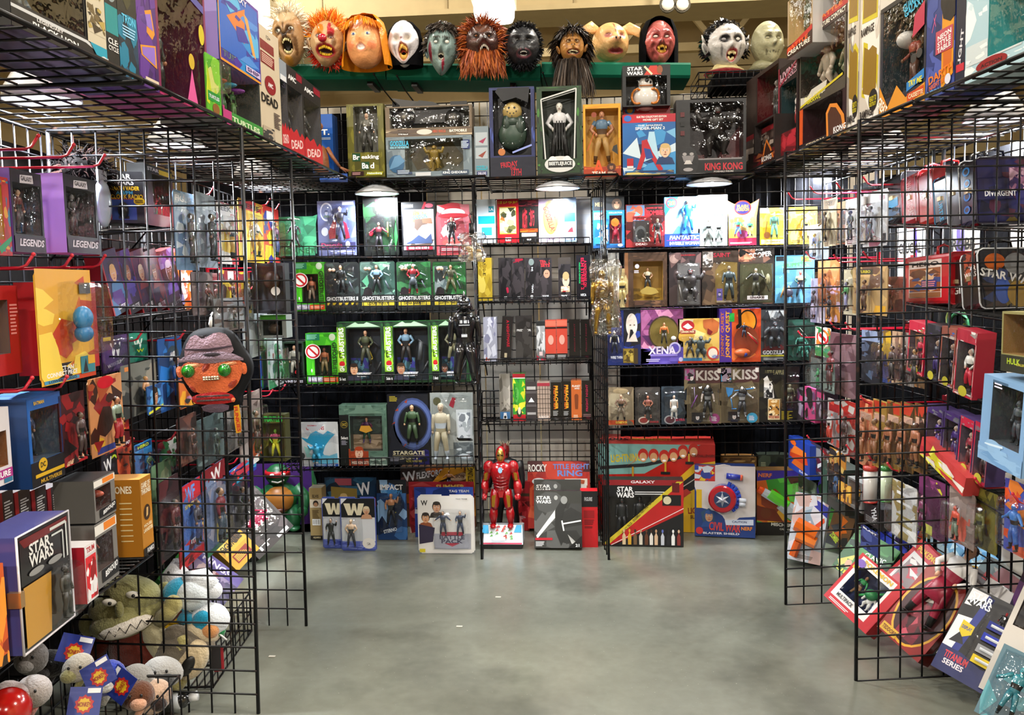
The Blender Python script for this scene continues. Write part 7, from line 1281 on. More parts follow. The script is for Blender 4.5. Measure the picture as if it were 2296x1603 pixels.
item('box', back(150), 566, 640, 590, 702, 'N0,0,100,100,140,2a2a2e,3a3a3e,1a1a1c;W6,6,94,94,3a3a3e;O56,66,26,18,3a2a22;E70,44,14,9,e4e4e4;R24,20,70,28,2a3470', 'dark blister box with a brown skull toy and a round white sticker', .06, '2a2a2c')
fl(480, 545, 668, 742, '7a7a7c,9a9a9c,5a4a44', '8a6a5a,5a2a24,6a5a54,4a4a4c,0', 'clear blister above the button eyed plush', o=.03)
fl(545, 600, 676, 800, '8a9094,b0b8b8,6a7274', 'b8b8b0,888,a0a4a0,8a9090,5', 'frosted blister beside the button eyed plush')
item('box', back(152), 584, 642, 706, 758, 'R0,0,100,100,8a908c;W10,12,84,76,1c2a1c;R0,78,100,100,4aa02c;O46,40,22,22,4a3a2c;T70,6,40,6,556,DELUXE', 'grey box with a lime green top and a dark mask inside', .08, '8a908c')
fl(584, 612, 742, 868, '2a4a9a,c85a3a,3a9a5a', 'b07a5a,222,8a3a3a,3a3a5a,0', 'blue edged card of colourful figures, left far bay', title='SET')
fl(600, 634, 752, 868, 'a0a8a8,c8d0cc,3a8a5a', 'a8a8a0,666,2a8a6a,3a7a5a,3', 'clear blister with a green toy, left far bay', o=.03)
item('box', back(153), 588, 640, 930, 1034, 'N0,0,100,100,143,3a3a1a,5a5a24,24300f;W6,4,94,82,4a4a1c;T50,91,80,12,2ac04a,TURTLES;F50,6,62,6a9a2c,-,a03a5a,b8b81c,4,a8a81c,6a9a2c', 'olive window box with a yellow booted green figure', .07, '3a3a1a')
fl(536, 590, 880, 1030, '8a7a74,a89a92,5a4a44', '8a6a54,2a1c14,5a4034,4a3a30,0', 'clear blister with a brown figure, right of the button eyed plush')
fl(566, 600, 960, 1030, '1a2a24,c8542c,e0dcd4', None, 'orange and black slanted card by the far divider', extra='Pc8542c,0,40,100,70,100,46,0,18;T40,30,70,12,ddd,GEAR,20;')
fl(440, 505, 930, 1040, '3a4a4c,5a6a6a,2a3434', '5a6a64,333,3a4a48,2c3838,0', 'dull clear blister below the button eyed plush')
fl(515, 575, 1035, 1075, '2a3a9a,c83a4a,3a9ac0', None, 'blue and red card low in the far bay', title='FORCE')
fl(430, 478, 610, 706, '5a4a4a,7a6a68,3a2a2a', '8a6a5a,222,7a3a34,4a3a3a,3', 'smoky clear blister under the frosty one, left far bay')
fl(446, 500, 612, 708, '8a8a8a,a84a44,5a5a5c', 'a88a7a,222,8a3a3a,5a5a5a,0', 'clear blister with a red toy top, left far bay', o=-.03)
hc(r_, 226, 264, 1004, 1078, '15131a,2a2834,0c0c10', None, 'black card with white scrawl and a lime sticker', extra='E78,62,16,12,a8c02c;T40,50,50,40,d8d8dc,W,8')
fl(398, 442, 930, 1040, '3a201c,5a342a,221412', '8a5a44,222,4a2a24,3a221e,0', 'dark brown blister low behind the button eyed plush')
fl(500, 548, 900, 1010, '7a7470,9a928c,4a4644', '9a7a64,3a2a20,6a5a50,4a4440,4', 'clear blister with a tan toy, under the yellow hang tag')
hc(LB2, 356, 404, 1070, 1250, '2a1418,4a1c20,160c0e', '7a5a4a,222,5a2024,3a1c20,0', 'shadowy maroon blister low between the left dividers')
for x, y, ln, w_, lab in ((415, 762, .3, 0, 'red peg hook above the tall blue blister card'), (320, 764, .22, 0, 'red peg hook holding the purple letter bag'), (480, 437, .3, 0, 'red peg hook at the top of the far left bay'), (606, 460, .3, 1, 'red peg hook over the yellow card with a red header'), (626, 472, .3, 1, 'red peg hook over the red and violet card'), (604, 600, .3, 1, 'red peg hook above the skull toy box'), (628, 608, .3, 1, 'red peg hook just right of the skull toy box top'),
       (505, 648, .3, 1, 'red peg hook over the dark red card'), (572, 650, .3, 1, 'red peg hook over the red and gold card'), (632, 742, .3, 1, 'red peg hook in front of the lime topped grey box'), (640, 876, .3, 1, 'red peg hook on an empty stretch, upper one'), (612, 888, .3, 1, 'red peg hook on an empty stretch, lower one'), (300, 1004, .22, 0, 'red peg hook over the orange topped card'), (395, 988, .24, 0, 'red peg hook over the red and white card'), (535, 1040, .3, 1, 'red peg hook over the dark red header card')):
 hook(LWALL, x, y, ln, lab, 'red peg hooks on the left wall')
# ------------------------------------------------------------------ right side: top shelf
RT = PL((42.9 * IN, 88 * IN), (-.993, -.117)).off(-.02); RZ = ZT + .014
item('box', RT, 1674, 1746, 158, 400, 'R0,0,100,100,2a1c18;W36,40,98,96,5a1218;R0,40,34,100,2c1e1a;N0,0,100,38,301,3a2a26,8a7a72,5a4a44,c8b8ac,2a1a18;F70,40,46,8a8078,555,3a3a3a,2a2a2a,0;R0,34,100,39,8a1c24', 'brown box with a dark red window, at the back end of the right top shelf', .14, '2a1c18', z=RZ)
item('box', RT, 1690, 1737, 268, 392, 'W6,30,94,96,3a3230;N0,0,100,28,302,5a1418,8a4a2a,2a1414;Pd8782c,40,0,100,0,84,30,64,52,52,36;P3a2018,46,0,94,0,80,26,64,46,56,30;T64,10,46,12,f0f0f0,KONG;G34,32,44,6a5a50,a33', 'small dark clear box with an orange clawed corner, on the right top shelf', .1, '2c2422', z=RZ, out=.03)
item('box', RT, 1746, 1790, 142, 372, 'R0,0,100,100,241618;W14,28,90,80,1c3a3e;T50,92,84,7,c89aa8,LIVING,6;T50,86,84,5,c89aa8,DEAD DOLLS,6;L8a2438,6,80,96,98,4;F52,30,40,c8beb4,8a1a1c,d8d0c8,8a1c20,5;N10,2,92,27,303,8a1420,5a0c14,a82430;L8a2438,4,0,4,100,6', 'narrow black box with a teal window and a crimson foot', .14, '241618', z=RZ)
zq = RT.hit(1845, 222)[1]
item('box', RT, 1793, 1898, 216, 345, 'W8,14,92,97,3a1c24;R0,14,8,100,c8501c;R0,0,100,13,1c1416;N10,20,60,90,304,5a1428,2a3a6a,7a1c2c,3a2a5a;T36,7,40,7,d8c8a8,STORM;Pd8842c,62,0,100,0,96,40,82,70,68,76,60,60;P4a2a18,66,4,96,4,90,40,80,62,70,68,64,56;T88,16,24,12,f0f0f0,KONG;T88,8,24,4,ddd,SKULL', 'dark window box with an orange clawed corner and white lettering', .16, '2a1418', z=RZ)
item('box', RT, 1793, 1896, 62, 222, 'W3,18,97,97,3c342e;R0,0,100,16,4a443a;G40,20,60,b8a894,c33,c8b8a4;G82,20,52,7a7a5a,c33,8a8a6a;Pc8c4b8,4,6,60,10,64,24,30,22,20,14,4,18;T36,12,44,7,e8e4a8,BIG CITY;T36,6,30,5,c8c42c,BRAWL;Lc8b82c,4,4,96,20,2', 'clear box with a beige beast and a drab beast, stacked over the clawed corner box', .16, '4a443c', z=zq)
z2 = RT.hit(1845, 66)[1]
item('box', RT, 1766, 1822, -20, 114, 'W6,24,96,99,c8b07a;F52,26,62,4a5a3a,2a2a1c,3a4a2a,3a4a2c,0;R6,26,96,50,4a3c34;R0,0,100,22,2a1210;Pb81c18,0,8,100,22,100,30,0,18;T44,16,80,7,e8642c,BATTLE;T48,8,90,8,f0e8d8,CREATURE', 'clear box with a green soldier over a red and black foot, uppermost in its stack', .1, 'a08a6a', 'c8c4c0', z=None, out=.04)
item('box', RT, 1822, 1905, -40, 60, 'W6,34,97,99,4a4440;R0,0,100,32,2a1210;R0,20,100,40,a81c1c;T50,32,66,10,e8742c,BATTLE;T52,12,80,12,f0e8d8,CREATURE CONTACT;F60,36,60,3a3a34,222,4a3a2a,3a3428,3;G24,36,50,c85a2c,c33', 'clear box with dark toys and white lettering over the beige beast box', .16, '3a302c', z=z2)
for x0, x1, s, lab in ((1900, 1926, 5, 'narrow white box with a ragged yellow window, farther of two'), (1928, 1972, 6, 'white box with a ragged yellow window, nearer of two')):
 item('box', RT, x0, x1, -30, 308 if s == 5 else 300, 'N0,0,100,100,30%d,c8c0b4,d8d4cc,8a8278,e4e0d8;Pc8b81c,12,22,60,16,92,20,96,54,70,60,50,58,20,62;P8a6a1c,18,24,58,20,86,24,88,52,66,56,48,54,24,58;Pc8b81c,12,76,90,74,92,100,16,100;P8a6a1c,18,79,84,78,86,100,20,100;T40,69,66,6,2a2420,RAMPAGE;T40,8,66,6,2a2420,RAMPAGE;E74,16,22,8,1c1814;T74,17,34,4,c8b81c,READY TO;T74,13,34,3,c8b81c,DESTROY;T76,3,30,4,eee,CRUSH' % s, lab, .16, 'cfc8bc', z=RZ)
item('box', RT, 1974, 2076, -10, 252, 'W6,16,96,96,2c3a40;R0,96,100,100,16181c;Pd8902c,0,0,100,0,100,16,60,10,40,24,20,8,0,30;P2a7ac0,62,14,98,20,98,28,62,22;T80,20,28,5,e8d82c,TRY ME;Pc84a1c,64,4,98,8,98,14,64,12;T82,9,30,4,f0d8b0,CASSETTE;T76,90,46,7,3ab0d8,GUARDIANS,8;T76,84,40,6,3ab0d8,GALAXY,8;Pb02a4a,74,58,98,64,98,84,78,76;F86,62,18,c87a2c,-,c8702c,8a3a8a,0;O30,66,10,8,c8c8c4;F44,18,52,6a4a34,4a3020,8a3a2a,5a3a2a,3;R70,32,96,48,d8d0b8;E78,40,6,4,3a3a3a;E90,42,6,4,3a3a3a;T10,10,24,10,f4f0e0,GREAT,-40', 'blue and yellow window box with a brown raccoon like toy and a tape player', .17, '2a2c38', z=RZ)
item('box', RT, 2078, 2142, -20, 206, 'N0,0,100,100,311,2a3a7a,3a4c94,1c2a5c,4a5aa8;Lc85a8a,10,96,40,60,2;Lc85a8a,34,80,20,64,2;Pd8901c,56,4,96,16,96,86,56,84;Pc8641c,62,20,90,28,90,60,62,54;E76,88,26,14,0c0c10;P0c0c10,50,90,100,94,100,70,84,66,60,72;R36,40,94,62,b84a5a;T66,56,46,5,f0e8e8,NEON,6;T66,50,46,5,f0e8e8,STYLE,6;T66,44,46,5,f0e8e8,TABLE,6;T56,20,84,8,e8781c,DARTH,8;T52,12,70,5,d8641c,NIGHT LAMP,8;E82,12,10,5,d8d8e8;T36,5,50,4,6ab0e8,NEON', 'deep blue box with a dark helmet and an orange lit panel', .17, '2a3a7a', z=RZ)
item('box', RT, 2144, 2166, -20, 190, 'R0,0,100,100,1a2034;T50,40,40,30,d8d8e0,LIGHT,80;R10,16,90,24,c02c3c;T50,6,70,4,4a8ad0,HASBRO', 'narrow midnight blue box beside the cyan window box', .17, '1a2034', z=RZ)
item('box', RT, 2166, 2330, -60, 178, 'N0,0,100,100,312,a8c8d4,c8dce4,8ab0c0,e4eef0;W34,20,98,96,4ab0b0;N34,56,98,96,313,3aa8a8,7ad0cc,2a8a90,b0e4e0;N2,18,80,40,314,c8d4d8,e8eeee,a8b8c0;F16,48,40,8a7a70,2a1c18,7a6a60,8a8078,1;F76,22,60,c8b0a0,c8c0b8,8a1c3a,3a2a34,0,222;E40,12,22,7,8a141c;T40,12,30,4,2a1010,ACTION;E92,12,6,5,4a5a60;E92,12,4.6,3.8,c8d4d8', 'pale cyan window box with pale toys, nearest on the right top shelf', .2, 'b0ccd4', z=RZ)
# ------------------------------------------------------------------ right wall behind: two posters with big letters
for px, py, w, txt, bits, lab in ((2160, 585, 90, 'ROBB', (('5a4a8a', -.2), ('4a3a7a', .0)), 'pale poster with violet streaks behind the tins'), (2040, 590, 110, 'CRUCIAL', (('3a2a6a', .3),), 'pale poster with black capitals behind the hung blisters')):
 p = RWALL.off(-.14); a, z = p.hit(px, py); sc = .0018; ww = w * sc; r = thing('wall_poster', lab, 'poster', p.pt(a, z - .1), (0, 0, p.rz)); mb = MB(); mb.box(-ww * .7, ww * .7, 0, .002, 0, .3, 'e4dccc'); mb.build('sheet', 'card', r); mb = MB()
 for c, o in bits: mb.face([(ww * (o - .1), -.001, .02), (ww * (o + .1), -.001, .02), (ww * o, -.001, .28), (ww * (o - .16), -.001, .28)], c)
 mb.build('printed_artwork', 'card', r); mb = MB(); put_text(mb, txt, 0, .17, ww * 1.1, .05, -.002, '1a1614'); mb.build('lettering', 'card', r)
r = thing('green_cable', 'coiled green cable hanging behind the wizard toy packages', 'cable', RWALL.off(-.05).pt(*RWALL.off(-.05).hit(2150, 730)), (0, 0, RWALL.rz)); mb = MB()
for i in range(3): mb.tube([(.07 * math.cos(t * .5) + .02 * i - .05 * i, .01 * i, .05 * math.sin(t * .5) + .01 * i) for t in range(13)], .007, ('2a7a4a', '1f5a3a', '8a9a4a')[i], 6, False)
mb.build('cable_loops', 'toy', r, True)
# ------------------------------------------------------------------ lunch tins on two shelves
RS = RWALL.off(.2)
t1 = wire_shelf(RWALL.off(.24), 1968, 2330, (498, 512), .3, 0, 'black wire shelf under the upper row of tins on the right', 'side wall shelves')
t2 = wire_shelf(RWALL.off(.24), 2000, 2330, (672, 722), .3, 0, 'black wire shelf under the lower row of tins on the right', 'side wall shelves')
G = 'upper row of lunch tins'
for x0, x1, y0, c, f, sp, lab, rim in ((1986, 2024, 392, '15161c', '15161c', 'R20,34,80,52,2a9ad0;N10,10,90,34,320,1a1c24,3a5a7a,101018', 'black lunch tin with a bright blue mark, first of the upper row', '2a2c34'), (2026, 2062, 388, 'a01c28', 'a01c28', 'T50,50,70,30,d8a0a0,WALKING DEAD,-84;Lc89a9a,84,4,84,96,4', 'red lunch tin with sideways letters, second of the upper row', 'b84a54'),
         (2064, 2096, 378, 'a8161e', '8a1218', 'T50,60,60,10,e0c8b8,STAR;T50,50,64,10,e0c8b8,WARS', 'crimson lunch tin with small pale lettering, third of the upper row', '7a1218'), (2098, 2126, 392, '14243c', '14243c', 'T54,34,50,30,3aa0d8,TURTLE,-84', 'dark blue lunch tin with a light blue edge, fourth of the upper row', '3a8ac0'),
         (2128, 2156, 366, '14161f', '14161f', 'N0,0,100,100,321,14161f,1c2030,0c0d14', 'black lunch tin with a white rim, fifth of the upper row', 'e4e8f0'), (2158, 2192, 358, '12152a', '1c1440', 'E46,84,24,7,2a8ae0;E46,84,15,4,12152a;E50,66,20,6,2a8ae0;E50,66,12,3.4,12152a;E48,46,22,7,2a7ad8;E48,46,14,4,12152a;E46,26,20,6,2a7ad8;E46,26,12,3.4,12152a', 'midnight blue lunch tin with blue rings on its edge, sixth of the upper row', '2a2c3c')):
 lunch_tin(RS, x0, x1, y0, 506, .19, c, f, c, lab, rim, z=t1, roll=-7, spec=sp, group=G, art_='N4,4,96,96,322,1a1c50,4a1c3a,12163a,6a5a1c,2a2a6a;T44,46,56,9,e8e8f0,DIVERGENT;N60,50,94,84,323,8a5a7a,3a2a5a,c8a0b8' if x0 == 2158 else '')
lunch_tin(RS.off(.02), 2030, 2130, 572, 688, .13, 'b0121c', 'b0121c', 'b0121c', 'red plastic lunchbox with a printed label', 'c8303a', z=t2, roll=-2, spec='R10,14,84,90,d8c8c0;N12,26,82,74,324,8a4a2a,b87a4a,5a2a1a,d8b08a,3a4a7a;T48,82,60,9,2a2420,HERO;R40,30,74,50,3a3a7a;K42,32,72,48,d88;R12,15,82,25,8a5a3a')
lunch_tin(RS, 2132, 2160, 580, 690, .2, '1c1e1c', '1c1e1c', '1c1e1c', 'dull black lunch tin with grey letters, beside the red lunchbox', '2c2e2c', z=t2, roll=-8, spec='T60,36,60,16,c8ccc8,GI')
lunch_tin(RS, 2162, 2200, 562, 690, .22, '14110f', '1a1a20', '17110f', 'black space saga lunch tin with a white rim and large pale lettering', 'dfe2e8', z=t2, roll=-9, spec='N20,50,90,98,325,6a1c14,a8482c,2a1410;T58,70,66,9,ece8e0,STAR;T56,60,70,9,ece8e0,WARS;R40,44,70,54,a01c1c', art_='N4,4,96,96,326,1a1a22,3a2c2a,6a5a2a,2a3a6a,8a8a90;E26,78,16,14,c8601c;E58,74,18,18,8a8c90;E36,30,12,22,3a5ab0;E60,24,18,22,9a7a2c;T48,52,92,14,f4f4f4,STAR WARS,-12')
# ------------------------------------------------------------------ hung packages between the right dividers and beyond
RF = RWALL.off(.3)
def fr(x0, x1, y0, y1, cols, fig, lab, **k): return hc(RF.off(k.pop('o', 0)), x0, x1, y0, y1, cols, fig, lab, **k)
fr(1842, 1876, 446, 552, 'e8d8b0,c8b898,8a7a60', '5a4a3a,222,5a4a3a,4a4034,3', 'cream card with a drab toy on the upper right hooks', title='TOY', tcol='222', o=.03)
fr(1870, 1906, 452, 548, '2a1c1a,b8542c,5a2a1c', 'b8603a,222,a84a2a,3a2a24,0', 'dark card with an orange toy on the upper right hooks', extra='R4,4,90,16,1a1412;T46,10,60,7,c8b8a8,CLOVER;')
fr(1896, 1940, 444, 548, 'c8c0b8,a8a098,6a5a54', '6a6a64,222,4a4a48,3a3a38,4', 'pale blister with a grey toy over a maroon label', extra='R10,2,84,18,6a3a34;K14,4,80,16,dcc;', o=.05)
fr(1936, 1990, 428, 552, 'b8b8bc,d0d0d4,8a3a4a', '8a8a8c,333,c8c8cc,3a3a3c,3', 'large bright blister with a dark foot label, upper right hooks', extra='R20,4,96,22,1c1a1a;T60,13,44,8,ddd,SPEED;', o=.04)
fr(1815, 1858, 502, 582, 'b0b8c0,8a98a8,c8d0d4', 'b8a83a,222,3a5a9a,b0b4b8,0', 'clear tray blister with a yellow and blue toy', shape='')
fr(1834, 1882, 584, 690, 'd88a4c,e0a468,b0642c', 'c07a4a,5a2a1a,b86a3a,a05a30,0', 'amber blister on the second right hook row')
fr(1818, 1850, 624, 724, 'b0a8c0,c8c0d0,8a84a0', '3a3a48,222,4a4a5a,b0a8c0,0', 'lilac tinted tall blister below the amber one')
fr(1852, 1886, 640, 722, 'c8843a,a86a2c,c8a8c0', '3a3a40,222,3a3a44,3a3a40,2', 'tray of dark accessories over an orange card')
fr(1892, 1926, 604, 706, 'b0a890,c8c0a4,7a6a3a', '8a8ab0,222,4a9a5a,8a8ab8,3', 'clear blister with a green and lilac toy', o=.03)
fr(1912, 1990, 598, 706, 'a88a5c,c8a46a,6a4a34', '8a6a4a,3a2a1c,6a4a34,5a4030,0', 'golden brown clear blister with a yellow foot', extra='R40,4,96,20,d8a01c;R10,84,60,95,3a3420;T36,90,34,6,c8b82c,TURBO;', o=.05)
fr(1990, 2030, 620, 702, '8a4a44,a86a5a,5a2c28', '8a5a4a,222,7a3a34,5a2a28,3', 'brown red blister left of the red plastic lunchbox')
fr(1828, 1862, 734, 800, 'd8d4c8,2a8a4a,d87a2c', None, 'white card with a ringed emblem, green and orange', extra='E50,66,40,26,c01c24;E50,66,30,19,f0ece4;Lc01c24,28,76,72,56,10;')
fr(1856, 1922, 748, 888, '6a4a50,8a6a70,4a2c34', '8a3a3a,2a1c1c,7a2a30,5a2428,0', 'deep clear box with a maroon toy, third right hook row', bub=.1)
fr(1818, 1872, 806, 876, '6a7a74,8a9a90,4a5a54', '3ab06a,-,3ab06a,2a9a5a,1', 'clear teardrop blister with a small green toy', shape='oval', o=.05)
fr(1932, 1980, 742, 860, '1c1e26,4a5a74,2a2c34', None, 'black pack with a pale blue top behind the near right divider', extra='R0,80,100,100,8a9cc0;')
for i, (x0, x1, c, lab) in enumerate(((1972, 1998, '3a4a8a,d8b02c,8a6a2c', 'slim blister with a yellow foot, first of a row'), (2000, 2024, 'c8a88a,8a6a5a,5a3a2c', 'slim blister with a tan back, second of a row'), (2026, 2050, '8a8480,5a4a44,3a2c28', 'slim blister with a grey back, third of a row'), (2052, 2076, 'b07a4a,7a5a3a,4a3a2c', 'slim blister with an amber back, last of a row'))):
 fr(x0, x1, 740 + i * 3, 858 + i * 4, c, '%s,333,5a4a4a,3a3434,0' % ('9a7a5a', '8a6a54', '7a6a64', 'b08a5a')[i], lab, shape='arch')
for i in range(5):
 x0 = 1926 + i * 31
 fr(x0, x0 + 30, 894 + i * 3, 1046 + i * 4, ('c86a4a,d8946a,8a3a24', 'a8843a,8a6a2c,5a3a1c', '8a6a2c,6a4a20,4a3418', '7a5a28,5a401c,3a2c14', '6a4c24,4a3618,3a2810')[i], '%s,5a3a2c,a86a4a,8a5a3a,0' % ('d8a08a', '8a6a4a', '7a5a3a', '6a4c30', '5a4028')[i], 'amber brown card in a row of five, %s from the back' % ('first', 'second', 'third', 'fourth', 'fifth')[i], extra='R4,82,96,98,a8321c;R10,70,90,80,c8a088;')
fr(1856, 1884, 896, 1000, 'c8c0c0,d84a3a,8a8a8c', 'd8d4d0,-,d8d4d0,c84a3a,5', 'clear pack with a white and red toy, fourth right hook row', extra='R10,74,90,92,a81c24;')
fr(1886, 1922, 900, 1024, 'a81c1c,7a6a64,c8c0b8', '6a5a54,222,5a4a48,4a3c3a,0', 'red topped clear pack, fourth right hook row', extra='R6,78,94,98,b82a20;')
for i, (x0, x1, c) in enumerate(((1780, 1802, '2a2428'), (1804, 1828, 'a83a6a'), (1830, 1850, '3a2a3a'))):
 item('box', RF, x0, x1, 872 - i * 3, 944, 'N0,0,100,100,33%d,%s,5a3a5a,1c161c,8a8090;R10,66,90,82,b83a6a' % (i, c), 'small dark and pink box low on the far right wall, %s of three' % ('first', 'second', 'third')[i], .06, c)
item('box', RF.off(.03), 1768, 1816, 988, 1062, 'R0,0,100,100,1f3fa0;P c8401c,6,40,60,30,92,40,86,64,40,72,10,62;Pe8782c,10,52,84,60,84,74,30,80;Pd8641c,16,20,80,14,70,36,30,38;E24,86,14,8,e0641c;T74,10,40,7,dde,BLASTER'.replace('P c', 'Pc'), 'blue card with an orange dart blaster, by the far right divider', .05, '1f3fa0')
fr(1818, 1858, 1000, 1066, '3a3a3e,8a8c90,5a1c24', None, 'grey and black pack with white chevrons', extra='Pd8d8dc,0,30,40,60,40,70,0,44;Pd8d8dc,40,20,100,60,100,70,40,34;')
fr(1860, 1896, 1010, 1062, 'c8842c,d8b05a,2a2a2e', 'a86a3a,222,b8743a,5a3a24,0', 'amber card with a small orange toy, fifth right hook row', extra='Pe8e4e0,0,60,50,100,60,100,0,44;')
item('box', RF, 1842, 1896, 1040, 1140, 'R0,0,100,100,16241c;W26,20,96,84,24382e;F40,22,56,c89a7a,3a2418,3a6a9a,2a4a6a,0;R0,0,26,100,2a4a3a;F12,30,40,c09070,3a2a1c,2a6a9a,3a5a4a,0', 'dark green window box with a small blue shirted figure', .08, '16241c')
fr(1880, 1908, 1084, 1128, 'd8982c,e0b04a,7a4a1c', None, 'yellow inset card with a brown silhouette', extra='P4a2a18,40,20,60,20,64,70,50,80,38,70;')
item('box', RF, 1900, 1934, 1076, 1142, 'R0,0,100,100,6a6a68;W10,10,90,94,8a8880;F50,12,70,d8a030,-,d8a030,3a5a44,0', 'small clear box with an orange toy beside the white and red tube', .05, '6a6a68')
def tube_pack(x0, x1, y0, y1, body, cap, txt, tc, lab):
 a0, _ = RF.hit(x0, y1); a1, _ = RF.hit(x1, y1); _, zb = RF.hit((x0 + x1) / 2, y1); _, zt = RF.hit((x0 + x1) / 2, y0); h = zt - zb; rr = (x1 - x0) / 2 * (RF.pt(a0, zb) - CAM).dot(CF) / FOC
 r = thing('tube_pack', lab, 'tube', RF.pt((a0 + a1) / 2, zb), (0, 0, RF.rz - .6)); mb = MB(); mb.tube([(0, 0, 0), (0, 0, h * .9)], rr, body, 16); mb.build('tube_wall', 'gloss', r, True); mb = MB(); mb.tube([(0, 0, h * .88), (0, 0, h)], [rr * 1.06, rr * 1.06], cap, 16); mb.tube([(0, 0, 0), (0, 0, h * .05)], rr * 1.06, cap, 16); mb.build('cap', 'gloss', r, True)
 mb = MB(); put_text(mb, txt, 0, h * .45, h * .7, rr * .75, -rr * 1.03, tc, 90); mb.build('lettering', 'card', r)
tube_pack(1936, 1966, 1044, 1126, 'd0ccc8', 'b8342c', 'CHEWBACCA', 'b82a24', 'white tube with red ends and red upright lettering')
tube_pack(1972, 1998, 1044, 1124, 'c4d4b8', '2c7a34', 'LUKE SKY', '2c6a2c', 'pale green tube with green ends and upright lettering')
item('box', RF, 1938, 1976, 1132, 1180, 'R0,0,100,100,17181a;T60,60,60,30,c8ccd0,YHA,-70;K10,10,90,40,777', 'black box with grey slanted letters below the white and red tube', .07, '17181a')
fr(2000, 2056, 1084, 1212, 'b8b8b4,d8d8d4,8a7a4a', None, 'silvery empty tray blister with ridges', extra='B4,4,96,98;Le8e8e8,20,80,80,80,6;Le8e8e8,20,64,80,64,5;L8a7a3a,20,40,84,40,5;L8a7a3a,20,26,84,26,5;', o=.02)
fr(2060, 2126, 1074, 1206, '6a2a5a,8a3a74,4a1c40', 'b07a8a,2a1c24,7a2a5a,5a2048,0', 'purple blister with a yellow coil mark', extra='Lc8c02c,60,96,80,80,4;Lc8c02c,80,80,64,88,4;R2,2,50,18,b0b04a;', bub=.07)
fr(2128, 2186, 1100, 1222, '7a6a64,9a8a84,c85a4a', 'c8543a,5a2a1c,c84a34,6a7a6a,0', 'clear blister with a red toy, right of the purple one', o=.02)
fr(2188, 2236, 1100, 1236, '5a5420,6a6428,3a3814', '4a4a20,222,5a5a24,4a481c,0', 'olive blister on the lower right hooks')
fr(2252, 2330, 1084, 1250, '3a4aa0,d8782c,c8481c', '3a7ac8,c8482c,3a7ac8,2a5aa8,2', 'blue and orange card with blue limbed toy at the picture edge', extra='R0,88,100,100,3a3a8a;')
for i, (x0, x1, c, fg) in enumerate(((2036, 2072, 'b81c3a,5a8a3a,e0d8d4', 'c8a088,3a2a1c,b8243a,8a1c2c,0'), (2076, 2106, '1a1c24,3a3a44,4a3a7a', 'b89a80,e0e0e0,1c1c24,3a2a6a,5'), (2108, 2140, '8a4a3a,b0a8a4,2a5aa8', 'c8a088,d8d8d4,1c1c20,1c1c24,4'), (2142, 2186, 'a01c30,d8d4d0,8a8480', 'd8b8a4,e8e8e4,d8d8d4,b81c34,4'))):
 item('box', RF.off(.02), x0, x1, 722 + i * 6, (838, 852, 866, 890)[i], 'N0,0,100,100,34%d,%s;R0,84,60,100,%s;W8,6,94,82,5a5658;F50,8,64,%s;E50,8,22,8,a8a02c' % (i, c, c.split(',')[0], fg), 'slanted clear box with a robed figure, %s on the upper sloping right shelf' % ('first', 'second', 'third', 'fourth')[i], .06, c.split(',')[0], roll=6)
wire_shelf(RF, 1984, 2300, (812, 926), .2, 0, 'black shelf edge under the upper row of slanted clear boxes', 'side wall shelves', solid=True)
for i, (x0, x1) in enumerate(((2076, 2112), (2114, 2148), (2150, 2180), (2182, 2214))):
 item('box', RF.off(.02), x0, x1, 912 + i * 12, (1020, 1040, 1062, 1086)[i], 'N0,0,100,100,35%d,%s;W8,6,94,84,5a5260;F50,8,66,d0b8a8,%s,4;E50,8,26,9,a8a82c' % (i, ('3a2460,6a6a72', '3a2460,5a5a64', 'b01c3a,8a7a80', 'a01c38,6a5a64')[i], ('e0e0e0,3a2070,3a2070', 'dcdcdc,3a2070,34205f', '3a2a1c,8a2a3a,5a2a30', '2a1c18,6a2a3a,3a2a30')[i]), 'slanted clear box with a robed figure, %s on the lower sloping right shelf' % ('first', 'second', 'third', 'fourth')[i], .06, '4a3a6a', roll=6)
wire_shelf(RF, 2030, 2330, (1020, 1190), .2, 0, 'black shelf edge under the purple robed figures', 'side wall shelves', solid=True)
item('box', RF.off(.05), 2062, 2166, 1022, 1066, 'N0,0,100,100,360,b83a3a,c8c02c,d8d0c8,8a4a1c,a02430;Le8e060,20,0,30,100,8', 'red and yellow striped box lying on the lower sloping shelf', .06, 'b83a3a', roll=16)
item('box', RF.off(.08), 2246, 2330, 700, 838, 'R0,0,100,100,8a8450;W4,30,96,96,9a7a4a;F40,32,60,a86a4a,4a5a2a,5a7a3a,8a4a3a,0;R0,0,100,28,2c2c1c;T36,18,36,10,a8c02c,HULK;T64,14,40,4,c8c040,COLLECTORS;Lc8c02c,84,4,98,4,3;Lc8c02c,84,12,98,12,3;Lc8c02c,84,20,98,20,3', 'olive window box with yellow green lettering at the right picture edge', .14, '8a8450')
item('box', RF.off(.1), 2200, 2300, 852, 1052, 'R0,0,100,100,7aa0c8;W22,26,90,94,4a5258;R22,86,56,97,44607c;K26,88,52,95,dde;E34,22,18,6,8ab0d4;Lc8dcec,14,20,56,24,3;F56,28,50,5a646c,333,4a545c,3c464e,0;T56,10,20,4,d8e4f0,DEFINED;N0,0,100,20,361,7aa0c8,6a94c0,8ab0d4', 'pale blue window box leaning at the right picture edge', .12, '7aa0c8', roll=5)
fr(1790, 1830, 1072, 1140, '3a4a3a,6a7a5a,22301c', '8a7a4a,222,3a6a3a,2a4a2a,0', 'moss green card above the pale blue blaster pack')
fr(1846, 1890, 800, 872, '5a5a60,8a8a90,3a3a40', '9a8a8a,222,6a5a64,4a4a50,3', 'grey clear pack behind the teardrop blister', o=-.05)
